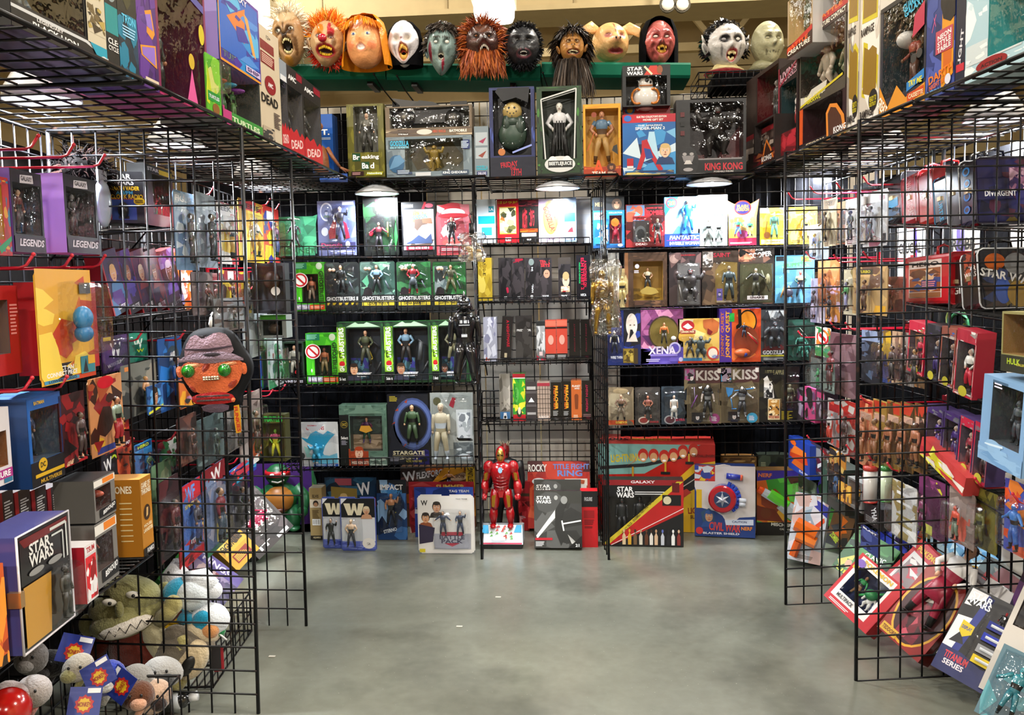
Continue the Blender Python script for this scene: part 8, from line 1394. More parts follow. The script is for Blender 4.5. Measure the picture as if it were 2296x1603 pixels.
fr(1930, 1972, 1186, 1240, '2a3a7a,4a5a9a,1a2450', None, 'blue pack low behind the black letter box', title='BLAST')
for x, y, ln, lab in ((1768, 447, .34, 'red peg hook reaching past the yellow card, upper right'), (1817, 434, .34, 'red peg hook over the cream card, upper right'), (1876, 427, .34, 'red peg hook over the dark card with an orange toy'), (1936, 415, .32, 'red peg hook over the large bright blister'), (1808, 580, .34, 'red peg hook over the amber blister'), (1870, 588, .34, 'red peg hook over the green and lilac toy'), (1936, 582, .3, 'red peg hook over the golden brown blister'),
      (1790, 757, .34, 'red peg hook beside the ringed emblem card'), (1862, 738, .34, 'red peg hook over the deep maroon toy box'), (1896, 740, .32, 'red peg hook over the black pack with a pale blue top'), (1930, 905, .34, 'red peg hook over the row of five amber cards'), (1810, 991, .34, 'red peg hook over the orange dart blaster card'), (1842, 1022, .34, 'red peg hook over the amber card with a small toy'), (1898, 1014, .34, 'red peg hook over the small clear orange toy box'),
      (1944, 1034, .34, 'red peg hook above the white and red tube'), (1990, 1056, .34, 'red peg hook over the silvery tray blister'), (2186, 1094, .34, 'red peg hook over the olive blister'), (2270, 1130, .34, 'red peg hook in front of the blue and orange card')):
 hook(RWALL, x, y, ln, lab, 'red peg hooks on the right wall')
# ------------------------------------------------------------------ packages standing on the floor of the back left bay
fb = back(176)
def FL(kind, x0, x1, y0, y1, Y, spec, lab, **k): return item(kind, back(Y), x0, x1, y0, y1, spec, lab, z=0.002, **k)
FL('box', 695, 723, 1094, 1212, 176, 'R0,0,100,100,9a8458;T50,84,50,6,1c1612,ELVIS;R4,62,96,78,d8ccb8;E50,70,22,6,2a201c;E50,68,16,4,b88a68;K20,40,80,58,5a4a2c;C18,28,84,40;R0,0,100,8,1c1814;T50,4,60,4,c8b890,AQUARIUS', 'slim tan box with a small black haired portrait and a bar code', t=.08, body='9a8458', top='8a8474')
FL('card', 730, 846, 1070, 1205, 180, 'N0,0,100,100,401,14304a,1f4a6a,0e1c30,2a5a7a;R20,86,52,98,a84a5a;P8a7434,12,50,62,50,62,80,12,84;H36,62,9,c89a70,d8b878,7a5a3a;L3aa0d0,40,56,62,52,6;T76,80,26,22,e0e0e4,W,8;T80,56,36,16,c02c24,MON,4', 'blue wrestling card with red lettering, behind the two white initial cards', body='14304a')
FL('card', 846, 912, 1076, 1203, 176, 'N0,0,100,100,402,1a3a6a,3a6aa8,8ab0d8,0e1c3a;R0,78,100,100,131720;T50,88,78,9,f0f0f0,IMPACT;T50,80.5,70,5,3a8ac8,WRESTLING;B8,12,92,78;F50,26,52,b88058,b88058,b88058,17171a,1,111,b88058;Rc,;'.replace('Rc,;', '') + 'Lc8b82c,36,46,64,46,3;T42,16,46,6,e8eef4,STERNO,14', 'blue wrestling blister with a bare chested figure in black trousers', body='1a3a6a')
FL('box', 900, 1066, 1046, 1204, 186, 'N0,0,100,100,403,7a4a2c,c8641c,3a2a24,e89a2c,5a3a34;R0,60,58,100,5a524c;T12,84,18,16,e8e4e0,W,8;T41,88,40,11,f4f0ec,FLEXFORCE,8,.2;E76,84,14,8,c8a884;T76,84,20,6,5a3a2c,LEGION;R88,56,100,100,d8b02c;T94,80,34,7,2a2418,WRESTLING,90;Pe8a02c,40,70,86,92,86,100,60,100;F66,64,30,a8704a,2a1c14,a8704a,2a2a3a,2', 'wide orange and grey wrestling box behind the summer red card', t=.05, body='6a4a34')
FL('card', 918, 1064, 1080, 1204, 181, 'N0,0,100,100,404,a8242c,c84a4a,8a1c24,d8b0a8;T64,90,44,9,e8c05a,SUMMER;T68,80,40,9,d8d8e8,SLAM;H20,56,7,c89a78,5a3a2c,e8e0d8;H20,26,8,a8704a,8a1c24,2a2a34;R10,10,30,20,c8b02c', 'summer red wrestling card behind the blue edged one', body='a8242c')
FL('card', 930, 1062, 1092, 1208, 178, 'N0,0,100,100,405,1f3f9a,3a5ab8,16307a,c8ccd8;R20,86,98,98,2a4ab0;T76,92,34,5,e8e8f0,TAG TEAM;Pe8e8f0,10,4,30,4,34,60,10,70;T60,78,20,7,c02c34,W', 'royal blue wrestling card just behind the white battle pack', body='1f3f9a')
for x0, x1, dy, f1, bdg, lab in ((722, 790, 0, 'c8a890,1a1a1c,1c1c20,1c1c20,1', '', 'white wrestling card with a large cream initial, left one of a pair'), (763, 843, 1, 'd8b898,c8b080,d8b898,2a2a34,4,222,d8b898', ';H74,74,11,c89878,d8c8a8,c89878;E78,14,18,10,e8e4e0;T78,13,12,4,888,2', 'white wrestling card with a bald portrait and a round sticker, right one of a pair')):
 FL('card', x0, x1, 1114, 1211 - dy, 170 - dy * 1.5, 'R3,3,97,97,d8dce4;P15151a,3,62,97,62,97,97,20,97,3,86;Pe0d8bc,10,88,28,88,32,74,36,88,44,88,48,74,52,88,68,88,58,66,46,66,40,76,34,66,22,66;N3,3,97,18,40%d,5a6ac8,8a9ae0,3a4ab0;B4,6,62,64;F32,10,50,%s%s' % (6 + dy, f1, bdg), lab, body='4a5aa8')
FL('card', 937, 1064, 1109, 1238, 167, 'R2,2,98,98,e4e2e0;T12,86,12,9,2a2a2c,W;H34,78,9,c89a7c,2a201a,2a2420;H14,60,8.5,c8966e,2a201a,8a4a2c;P2c2440,2,16,26,20,30,44,2,50;R2,2,12,8,d8c82c;B26,8,94,76;F46,34,40,c8a080,1c1c20,24304a,24304a,2,222;F76,34,40,c8a080,1c1c20,24304a,24304a,1,222;R28,8,93,34,a4a6b4;R40,30,80,37,a81c3a;T60,28,44,7,2c2848,BATTLE;T60,21,38,7,2c2848,PACK;Pa81c3a,46,18,74,18,60,12;T78,93,20,2,888,TAG TEAM', 'large white battle pack card with two navy dressed figures', body='d8d6d4', bub=.05)
# green rubbery toy in an open purple box by the corner
p = at_z(628, 1190, 0); sc = (p - CAM).dot(CF) / FOC; h = 150 * sc
r = thing('rubber_toy', 'big green toy with a red band and tan belly in an open purple box', 'toy figure', (p.x, p.y, 0), (0, 0, .35))
mb = MB(); g = '1f5a34'
for s in (-1, 1):
 mb.tube([(s * h * .16, 0, h * .34), (s * h * .2, -.03, h * .2), (s * h * .2, -.02, h * .05)], [h * .13, h * .12, h * .09], g, 10); mb.ell((s * h * .2, -h * .08, h * .05), (h * .1, h * .15, h * .05), g, 10, 6)
 mb.tube([(s * h * .24, 0, h * .64), (s * h * .37, -.02, h * .5), (s * h * .34, -.08, h * .36)], [h * .11, h * .1, h * .08], g, 10); mb.ell((s * h * .33, -.1, h * .33), (h * .08, h * .08, h * .08), g, 10, 7)
mb.ell((0, 0, h * .5), (h * .29, h * .2, h * .26), g, 14, 10); mb.ell((0, -.01, h * .86), (h * .18, h * .17, h * .16), g, 14, 10); mb.build('body', 'toy', r, True)
mb = MB(); mb.ell((0, -h * .09, h * .5), (h * .23, h * .14, h * .21), 'b0702c', 14, 10); mb.build('belly_plate', 'toy', r, True)
mb = MB(); mb.tube([(-h * .2, -h * .06, h * .37), (0, -h * .23, h * .36), (h * .2, -h * .06, h * .37)], h * .03, '5a2a1a', 8); mb.build('belt', 'toy', r, True)
mb = MB(); mb.tube([(0, -.01, h * .85), (0, -.01, h * .93)], [h * .192, h * .185], 'b81c24', 16); mb.build('red_band', 'toy', r, True)
mb = MB()
for s in (-1, 1): mb.ell((s * h * .07, -h * .19, h * .89), (h * .045, h * .02, h * .025), 'e8e4dc', 8, 6)
mb.tube([(-h * .09, -h * .165, h * .79), (0, -h * .185, h * .77), (h * .09, -h * .165, h * .8)], h * .012, 'e0dcd4', 6); mb.build('eyes_and_teeth', 'toy', r, True)
mb = MB(); mb.raw([(-h * .5, h * .25, 0), (h * .5, h * .25, 0), (h * .5, h * .25, h * .95), (-h * .5, h * .25, h), (h * .55, -h * .2, 0), (h * .55, -h * .2, h * .75), (-h * .5, -h * .2, 0), (h * .55, -h * .2, .01), (-h * .5, -h * .2, .01)], [(0, 1, 2, 3), (1, 4, 5, 2), (0, 6, 4, 1)], 'fff', ['4a2470', '2c8a2c', '5a2a1a']); mb.build('open_box', 'card', r)
mb = MB(); put_text(mb, 'FIND YOU', 0, 0, h * .32, h * .09, 0, 'a8e03a'); put_text(mb, 'SONG', 0, -h * .11, h * .22, h * .09, 0, 'a8e03a'); o = mb.build('lettering', 'card', r); o.location = (h * .52, h * .02, h * .62); o.rotation_euler = (0, 0, math.atan2(-.45, .05) + .0)
# ------------------------------------------------------------------ back right bay floor
r = FL('box', 1342, 1602, 996, 1204, 183, 'R0,0,100,100,b81f16;P7fb0a8,0,64,40,66,74,92,88,100,0,100;T24,84,26,9,d8c02c,LIGHTNING,4;L2a2a2c,2,72,40,76,3;L2a2a2c,40,76,72,86,3;L2a2a2c,72,86,86,98,3;Pd87a2c,24,74,32,80,34,88,31,80;' + ';'.join('E%d,%d,4.4,7,c02418;E%d,%g,3.2,5.4,d8a070;E%d,%g,1.6,1.2,fff' % (x, y, x, y - 3, x, y - 5.5) for x, y in ((39, 88), (48, 88), (57, 87), (65, 89), (73, 93), (82, 95))) + ';Lc8982c,30,74,30,62,1.6;Lc8982c,58,80,58,68,1.6;Lc8982c,78,90,78,80,1.6;R26,60,34,63,1a1a1a;R54,66,62,69,1a1a1a;R75,78,82,81,1a1a1a;Pd8a81c,56,46,82,78,100,82,100,74,84,70,62,46;P242020,62,46,84,70,100,74,100,56,92,56,84,46;Pd8a81c,70,0,100,0,100,62,92,56,74,44;Lc8c0b0,68,48,88,66,.7;Pb8342c,66,44,76,50,80,46,72,38;T30,50,38,9,f0e0b0,880;T60,54,26,8,1a1412,TRACK;T14,56,10,4,3a100c,660 FT;T90,88,20,3,5a100c,THE CHALLENGERS;T90,26,26,7,8a2418,LIGHTNING,4;T90,18,22,4,5a2a10,SLIDE TRACK', 'very large old red race track box with helmeted drivers printed on it', t=.3, body='b81f16', side='b8945a', top='b8342c', turn=-6)
w_ = max(Vector(b).x for c in r.children if c.name.startswith('carton') for b in c.bound_box); h_ = max(Vector(b).z for c in r.children if c.name.startswith('carton') for b in c.bound_box)
mb = MB(); put_text(mb, 'LIGHTNING', -w_ * .1, 0, w_ * .7, .07, 0, 'c8942c', 180); put_text(mb, 'JOHNNY', w_ * .62, 0, w_ * .36, .05, 0, 'c8742c', 180); put_text(mb, '500', -w_ * .66, 0, w_ * .36, .08, 0, '1a1210', 180); o = mb.build('top_lettering', 'card', r); o.location = (0, .14, h_ + .001); o.rotation_euler = (-math.pi / 2, 0, 0)
FL('box', 1352, 1532, 1076, 1203, 172, 'R0,0,100,100,101012;P8a1a20,0,92,100,92,100,100,0,100;T50,97,30,4,e8e0e4,GALAXY;W8,12,60,76,26221f;F24,16,56,2a2826,111,1a1a1c,161618,5,111;F46,16,58,141416,0c0c0d,121214,121214,5,0c0c0d;T28,86,20,8,eee,STAR;T28,77.5,22,8,eee,WARS;Le8e8e8,40,82,78,82,1;Le8e8e8,40,79,76,79,1;P b01c1c,12,2,100,50,100,96,92,96,0,2;Pc8b42c,0,4,92,98,100,98,6,2;T46,49,78,3.4,3a3414,LEGACY PACK - ENSEMBLE HERITAGE - SET LEGADO,47;Le8e4e4,10,2,100,58,.8;R74,62,97,78,0f0f10;E80,70,5,6,c8c0a0;R86,82,95,96,5a1014;P101012,14,2,100,2,100,52;'.replace('P b', 'Pb') + ';'.join('P%s,%g,3,%g,3,%g,16,%g,22,%g,16' % (c, x - 2, x + 2, x + 2.2, x, x - 2.2) + ';E%g,24,1.3,2.6,%s' % (x, hc_) for x, c, hc_ in ((26, 'c8b08a', 'c8a07a'), (33, 'c8982c', 'c8982c'), (40, '6a5034', '3a2c1c'), (47, 'c8c0b0', 'b08a68'), (54, '5a3420', '5a3420'), (60, 'd8d4cc', '3a2418'), (66, 'c8a888', 'b08a68'), (74, 'b8bcc4', '5a6ab0'), (81, '1c1c20', '1c1c20'), (87, 'dcdcd8', 'e8e8e4'), (94, '7a2a24', 'c8a888'))), 'black and red boxed set of small saga figures with a yellow diagonal stripe', t=.08, body='101012', turn=-2)
r = loose('box', 1625, 1206, 132, 160, 'P1f3a7a,0,0,100,0,100,30,74,28,66,22,52,22,46,30,34,36,12,40,0,70;N0,78,34,100,411,b82a24,2a3a9a,d8b82c,c8d0d8;E18,88,11,9,b82a24;E18,88,8,6.6,2a3a8a;R3,40,12,66,d8b01c;P2a4a6a,10,34,24,40,32,34,34,22,24,16,14,20;H24,28,9,b88a68,24488a,24488a;T50,14,52,12,c83a34,CIVIL WAR,-3;Pc8d0e0,50,24,97,26,97,18,52,17;T74,22,24,3,2a3a6a,CAUTION;T86,13,18,5,e0841c,NERF;T44,5,60,3,d8d8e4,BLASTER SHIELD;E8,8,6,5,c02c34', 'round red, blue and silver shield blaster on a white backing in a blue carton', .1, rz=-8, rx=3, body='d0c8c4', side='1a2a5a')
ch = [c for c in r.children if c.name.startswith('carton')][0]; w_ = max(Vector(b).x for b in ch.bound_box); h_ = max(Vector(b).z for b in ch.bound_box)
def disc(r, cx, cz, ro, y, d, c, name, m='shiny', n=30):
 mb = MB(); mb.tube([(cx, y, cz), (cx, y - d * .7, cz), (cx, y - d, cz)], [ro, ro, ro * .9], c, n); return mb.build(name, m, r)
cx, cz, R = -w_ * .04, h_ * .57, w_ * .5
mb = MB()
for i in range(9):
 a = -.9 + i * .26; mb.tube([(cx + R * .7 * math.cos(a), -.03, cz + R * .7 * math.sin(a)), (cx + R * 1.14 * math.cos(a), -.03, cz + R * 1.14 * math.sin(a))], R * .13, '1c3aa0', 8)
mb.tube([(cx, -.002, cz), (cx, -.045, cz)], R * .9, '1c3aa0', 24); mb.build('blue_housing', 'shiny', r)
disc(r, cx - R * .1, cz - R * .04, R * .92, -.04, .03, 'a01420', 'red_disc'); disc(r, cx - R * .1, cz - R * .04, R * .55, -.068, .006, '24365a', 'blue_centre')
mb = MB(); pts = [(cx - R * .1 + (R * .5 if i % 2 == 0 else R * .2) * math.sin(i * math.pi / 6), cz - R * .04 + (R * .5 if i % 2 == 0 else R * .2) * math.cos(i * math.pi / 6)) for i in range(12)]
mb.v.append((cx - R * .1, -.092, cz - R * .04)); mb.v += [(x, -.075, z) for x, z in pts]
for i in range(12): mb.f.append((0, 1 + (i + 1) % 12, 1 + i)); mb.c.append(lin('b8bcc4' if i % 2 else '9a9ea8'))
mb.build('silver_star', 'shiny', r)
mb = MB(); mb.tube([(w_ * .05, -.02, h_ * .87), (w_ * .5, -.02, h_ * .85)], .016, '24349a', 10); mb.tube([(w_ * .5, -.02, h_ * .85), (w_ * .58, -.02, h_ * .847)], .016, 'c8502c', 10); mb.tube([(cx + R * 1.0, -.05, cz - R * .1), (cx + R * 1.45, -.05, cz - R * .12)], .012, 'b8bcc4', 10); mb.tube([(cx + R * 1.0, -.05, cz - R * .35), (cx + R * 1.4, -.05, cz - R * .38)], .012, 'b8bcc4', 10); mb.build('darts', 'shiny', r, True)
mb = MB(); mb.prism([(w_ * math.cos(t) * 1.02 - .005, h_ * .3 + h_ * .72 * max(0, math.sin(t))) for t in [math.pi * i / 16 for i in range(9)]] + [(-w_ * .3, h_ * 1.0), (-w_ * .3, h_ * .3)], .004, .012, 'cfc6c0'); mb.build('white_backing', 'card', r)
FL('box', 1694, 1704, 1096, 1206, 181, 'N0,0,100,100,412,e0dce4,8a7ab0,e8e4ec;R10,60,90,70,3a2a5a;R10,30,90,40,2a2a2a', 'thin white box edge between the shield blaster and the dart blaster box', t=.1, body='d8d4dc')
FL('box', 1622, 1696, 1026, 1180, 188, 'N0,0,100,100,413,6a4a24,8a6434,4a3018,a8844a;W18,16,82,82,2a1c10;F50,20,64,a87a5a,3a2414,6a4a34,4a3424,0', 'brown window box behind the shield blaster', t=.12, body='6a4a24', top='7a5428')
FL('box', 1700, 1772, 1020, 1160, 189, 'N0,0,100,100,414,22261c,3a4030,14160f;E46,66,22,24,15151a;H46,66,16,c0a088,c0a088,1a1a1e;K8,70,24,90,8a8a6a', 'dark box with a bald portrait, behind the dart blaster box', t=.1, body='22261c')
r = FL('box', 1697, 1798, 1055, 1190, 180, 'N0,0,100,100,415,c8641c,3a8a2c,8a3a1c,d8a02c,5ab03c,4a2a1c;P3a2a8a,0,84,100,92,100,100,0,100;T18,93,30,6,e0781c,NERF,-3;R0,0,90,20,1c1814;T54,16,44,5,d8d4c8,MISCHIEF,-4;T64,9,26,3,c8c4b8,CAUTION,-4;P6a2a14,0,24,60,20,40,40,0,46;E20,34,12,8,6a3418', 'orange and green dart blaster box standing in the right corner', t=.1, body='8a4a1c', side='6a4a24')
mb = MB(); w_, h_ = .1, .3
for p0, p1, rad, c in (((-.09, -.03, .24), (.0, -.04, .185), .026, 'a8acb4'), ((-.06, -.045, .235), (.03, -.05, .17), .03, '58b82c'), ((.0, -.04, .18), (.11, -.045, .09), .04, '9aa0a0'), ((-.115, -.03, .255), (-.09, -.03, .24), .02, 'd8501c'), ((.1, -.04, .11), (.12, -.04, .03), .022, '9aa0a0')): mb.tube([p0, [(p0[i] + p1[i]) / 2 for i in range(3)], p1], [rad * .9, rad, rad * .9], c, 8, flat=.6)
mb.build('dart_blaster', 'shiny', r)
# ------------------------------------------------------------------ right floor pile, spilling from the wall to the aisle
def pile(px, py, w, h, spec, lab, rz=-50, rx=22, ry=-12, t=.09, lift=0, **k): return loose(k.pop('kind', 'box'), px, py, w, h, spec, lab, t, rz=rz, rx=rx, ry=ry, lift=lift, **k)
r = pile(1800, 1272, 74, 150, 'N0,0,100,100,420,b8c4d0,c8a8a0,d8d8e0,8aa4b8;P24309a,0,100,60,84,100,70,100,86,40,100;T30,92,36,9,e0641c,NERF,-14;Pd84a1c,20,10,60,40,96,64,92,70,54,48,14,16;K30,4,80,10,5a4a3a', 'pale blue pack with an orange blaster leaning on the far right divider', rz=-22, rx=12, ry=6, body='b8c4d0')
mb = MB(); mb.tube([(-.05, -.02, .17), (.05, -.03, .14)], .035, 'd8641c', 8); mb.tube([(-.04, -.025, .12), (.05, -.03, .1)], .028, 'e8782c', 8); mb.tube([(-.03, -.025, .09), (-.045, -.02, .02)], .02, 'c8541c', 8); mb.build('dart_blaster', 'shiny', r)
pile(1850, 1190, 78, 118, 'N0,0,100,100,421,3a7a2c,5aa83c,3a2a7a,1c3a1c;P3a2a8a,0,80,100,66,100,100,0,100;T26,92,40,8,e0781c,NERF,-10;P8ac83c,20,30,50,76,60,70,36,24', 'green pack with a purple corner, behind the pale blue pack', rz=-45, rx=14, ry=6, body='3a7a2c')
pile(1872, 1240, 56, 92, 'N0,0,100,100,422,6a4a2c,3a3a3a,c8641c,2a2a24;T36,20,44,14,b8d03c,ZOMBIE,-30', 'brown and orange pack beside the green pack', rz=-50, rx=16, ry=8, body='5a4a34')
pile(1990, 1262, 92, 88, 'N0,0,100,100,423,24309a,3a4ab8,16205a,8a5ac8;T24,72,40,16,e0781c,NERF,-6;E60,44,12,12,c8c8d8;E60,44,8,8,3a2a5a;Pd85a1c,80,10,100,0,100,30', 'deep blue pack with orange lettering and white rings', rz=-55, rx=18, ry=14, body='24309a')
pile(1908, 1330, 120, 112, 'N0,0,100,100,424,2c5a24,3a7434,14300f,4a8a44;Pd8c85a,2,20,30,48,36,40,12,10;Ed0a080,0,0,0,0,000;T66,62,44,10,e8eee0,CLASSIC,10;T66,50,38,9,e8eee0,SHOW,10;T66,39,30,9,e8eee0,SET,10;T24,6,30,8,c8c82c,UP'.replace('Ed0a080,0,0,0,0,000;', 'E26,24,7,9,d0a080;'), 'dark green box with chalky white lettering lying in the right pile', rz=-52, rx=32, ry=16, t=.06, body='2c5a24', side='14240f')
pile(2085, 1330, 150, 122, 'R0,0,100,100,b8341c;E50,46,46,44,d8741c;E50,46,40,38,b01c14;E50,44,34,33,14100f;T70,78,34,8,e8a03c,CLASSIC,-16', 'orange box with a big red oval opening, at the back of the right pile', rz=-58, rx=25, ry=10, body='b8341c', side='d8842c')
for i, (px, py) in enumerate(((2050, 1338), (2138, 1372))):
 pile(px, py, 92, 128, 'N0,0,100,100,43%d,7ab0d4,a8d0e8,5a94c0,c8e4f0;E30,82,16,11,a8b8c0;E30,82,11,8,8ac0e0;Ec8943c,0,0,0,0,000;E56,36,40,34,c8942c;E56,36,36,31,3a4a5a;O56,36,24,22,3a7a6a'.replace('Ec8943c,0,0,0,0,000;', '') % i, 'pale sky blue doll box with a gold rimmed oval window, %s' % ('the one leaning lower', 'the one leaning higher')[i], rz=-60, rx=25, ry=22, t=.07, body='7ab0d4')
pile(1992, 1392, 110, 150, 'R0,0,100,100,b81824;R8,8,80,80,d8d4d0;N14,14,76,72,432,8a7a7a,c8c0b8,b8404a,e0d8d4;T40,90,60,9,e0b82c,POKEMON,6', 'red and white monster pack, the one half behind the oval doll box', rz=-52, rx=30, ry=30, t=.07, body='b81824')
pile(1892, 1432, 124, 132, 'R0,0,100,100,b81824;R6,12,84,96,e0dcd8;W14,26,78,82,24386a;F32,28,46,a87a5a,2a5a3a,2a8a4a,8a6a4a,3;O58,54,12,10,2a7a44;Q3a9a54,40,40,74,70,5;G62,27,32,d8d8d0,c33;T46,90,62,8,d8b02c,POKEMON;T34,19,36,7,2a2a2c,MULTIPACK;E12,84,9,7,7a5ab0;R4,70,16,78,d8c02c;K10,3,60,8,e0d8d8;R84,0,100,100,b81824'.replace('P e', 'Pe'), 'red and white monster multipack tipped on its corner toward the aisle', rz=-38, rx=30, ry=30, t=.1, body='b81824')
r = pile(2010, 1492, 116, 190, 'R0,0,100,100,8a1f18;E50,50,49,48,d8a02c;E50,50,45,45,3a1418;N30,10,72,60,433,6a1424,8a1c34,3a1418,b84a5a;Pd8d4cc,40,60,60,66,64,74,44,70;R4,2,40,12,c8a02c;T22,7,30,5,5a1a10,TEDDORE', 'red oval doll box with a dark haired doll in a crimson dress', rz=-44, rx=28, ry=26, t=.09, body='8a1f18', side='6a1814')
mb = MB(); toy(mb, .0, -.012, .1, .33, 'd0a084', '2a1712', 'd8d4d0', '8a1c34', '1a1a1a', 4, 1, 'd8d4d0', True, 8, True); mb.build('doll', 'toy', r, True)
r = pile(2080, 1500, 100, 186, 'R0,0,100,100,d0ccca;W12,22,92,94,141214;F48,24,60,c8a890,8a1c3a,17171a,1a1414,0,111,c8a030;R4,0,96,21,161618;T18,15,16,7,eee,W;K26,10,60,18,888;C66,4,90,14', 'white edged black window box with a masked figure in black and gold', rz=-42, rx=28, ry=26, t=.08, body='d0ccca')
pile(2150, 1508, 96, 176, 'N0,0,100,100,434,d4d0cc,e4e0dc,c0bcb8', 'plain white box wedged between the black window box and the saga vehicle box', rz=-46, rx=26, ry=24, t=.1, body='d4d0cc')
r = pile(2160, 1576, 148, 206, 'N0,0,100,100,435,14161c,1e2026,0e0f14;P d8d8dc,0,26,16,26,30,98,4,98;P24307a,14,26,24,26,38,96,28,98;T22,92,30,7,e8ecf0,STAR,0;T22,85,32,7,e8ecf0,WARS,0;Pc8b01c,12,62,30,60,30,50,20,44,12,50;T21,55,14,4,2a3a8a,DISPLAY;P1c2458,0,0,100,0,100,26,60,22,30,28,0,28;T26,20,34,8,c83a44,TITANIUM;T26,12,30,6,d8d0d8,SERIES;R80,3,88,9,d8d8e4;B34,22,96,96;F60,66,24,a02024,-,1a1a1c,1a1a1c,0'.replace('P d', 'Pd'), 'navy and white saga vehicle pack with small craft in a clear bubble', rz=-30, rx=22, ry=20, t=.08, body='14161c')
mb = MB()
for i, (c, z) in enumerate((('1c2a7a', .19), ('24349a', .15), ('8a8c90', .11), ('c8b02c', .075))): mb.box(-.01, .13, -.05, -.01, z, z + .026, c); mb.tube([(.0, -.055, z + .014), (.12, -.055, z + .014)], .005, 'c8ccd0', 6)
mb.build('toy_craft', 'shiny', r)
pile(2250, 1620, 110, 300, 'R0,0,100,100,c4beb6;W10,54,78,94,2a2024;F44,56,30,a01c20,-,8a1418,2a2a3a,3;R20,62,70,72,9a9ea4;T88,40,72,16,3a3836,TRANSFORMERS,90;T70,20,36,8,3a3836,PRIME,90', 'tall white robot box with big dark sideways lettering', rz=-30, rx=18, ry=18, t=.12, body='c4beb6', lift=.01)
pile(2290, 1560, 130, 240, 'N0,0,100,100,436,3a1c4a,5a2a6a,24103a,6a3a8a;T44,90,50,7,e8e0e8,THE ANIMAL;T52,80,80,12,e0b01c,SQUEAKY;T60,70,50,9,5ac03c,SLIME;E40,30,24,16,2a7ac0;O40,30,18,12,3ac06a', 'purple box with bubbly yellow lettering behind the tall white robot box', rz=-34, rx=14, ry=16, t=.1, body='3a1c4a', lift=.06)
pile(2262, 1660, 150, 170, 'N0,0,100,100,437,2a5a6a,3a8a94,1a3a44,4a6a7a;B3,3,97,97;F36,12,70,3a8a94,-,2a7a84,2a6a74,2;F70,10,66,4a7a94,-,3a6a84,2a5a74,1', 'clear pack with two teal robot toys at the bottom right', rz=-24, rx=24, ry=20, kind='card', body='2a5a6a', bub=.06)
pile(2190, 1420, 130, 120, 'N0,0,100,100,438,6a7a7a,8a5a5a,4a4440,a8a49a;R16,60,50,76,a83a3a;R60,56,94,72,3a7a8a;R20,30,60,50,2a2624', 'drab grey box with faded red and teal blocks deep in the right pile', rz=-60, rx=25, ry=20, body='6a6a64')

# ------------------------------------------------------------------ left floor: plush bin and tipped boxes
pile(622, 1252, 108, 132, 'N0,0,100,100,450,2a2426,3a3234,16141a,4a4044;B10,20,94,92;O50,50,24,10,a81c4a;Qa81c4a,30,60,70,40,5;Qa81c4a,60,66,80,50,4;R60,3,90,9,c8c8c8;T30,10,30,8,d8d8d8,IT', 'dark window pack with hot pink pieces tipped in the left corner', rz=38, rx=26, ry=-34, t=.05, body='2a2426')
pile(560, 1290, 70, 132, 'R0,0,100,100,c8961c;N4,30,96,96,451,d8a82c,b8801c,5a3a10,e8c85a;T50,60,70,10,8a1c14,WILD;T50,42,80,12,1c1612,FIGURINE;R20,8,80,24,8a1c14;K24,10,76,22,e8c040', 'yellow boxed figure set tipped sideways on the left floor', rz=40, rx=24, ry=-36, t=.09, body='c8961c', side='b8841c')
pile(515, 1392, 112, 150, 'N0,0,100,100,452,6a5a8a,8a7aa0,4a4468,a08aa8;N16,16,84,90,453,7a6a94,8a3a4a,5a4a74,c8a8a8,9a5a64;Pa8404a,40,60,50,90,56,88,50,58;R78,0,100,100,5a4a94;T89,50,60,12,d8d0e0,THINGS,-90;R0,96,100,100,3a9a3c', 'violet monster box with fangs artwork, tipped beside the plush bin', rz=42, rx=30, ry=-40, t=.07, body='5a4a84', side='3a9a3c', top='3a9a3c')
def bin_(x0, x1, y0, y1, h, lab, rz=.1):
 r = thing('wire_bin', lab, 'basket', (x0, y0, .002), (0, 0, rz)); w, d = x1 - x0, y1 - y0; mb = MB()
 n = 16
 for i in range(n + 1):
  for y in (0, d): mb.tube([(w * i / n, y, 0), (w * i / n, y, h)], .0024, 'fff', 5)
  mb.tube([(w * i / n, 0, .003), (w * i / n, d, .003)], .0024, 'fff', 5)
 for i in range(10):
  for x in (0, w): mb.tube([(x, d * i / 9, 0), (x, d * i / 9, h)], .0024, 'fff', 5)
 mb.build('bin_wires', 'wire', r, True, kind='stuff'); mb = MB()
 for z in (.005, h * .5, h): mb.tube([(0, 0, z), (w, 0, z), (w, d, z), (0, d, z), (0, 0, z)], .0045, 'fff', 6, False)
 mb.build('rim', 'wire', r, True)
A = at_z(250, 1560, 0); B = at_z(452, 1560, 0)
bin_(A.x - .1, B.x + .02, A.y + .02, A.y + .5, .16, 'black wire bin holding the monkey plush and its neighbours')
bin_(-1.62, -1.12, 1.78, 2.28, .26, 'black wire bin at the bottom left full of small tagged plush toys', .05)
def plush(px, py, depth, lab, name='plush_toy', rz=.3, cat='plush toy'):
 d = ray(px, py); p = CAM + d * (depth * IN / d.dot(CF)); return thing(name, lab, cat, p, (0, 0, rz)), depth * IN / FOC
def P(r, name, m, *parts):
 mb = MB()
 for p in parts:
  if p[0] == 'e': mb.ell(p[1], p[2], p[3], 14, 10, Matrix.Rotation(p[4], 3, 'Y') if len(p) > 4 else None)
  else: mb.tube(p[1], p[2], p[3], 10)
 mb.build(name, m, r, True)
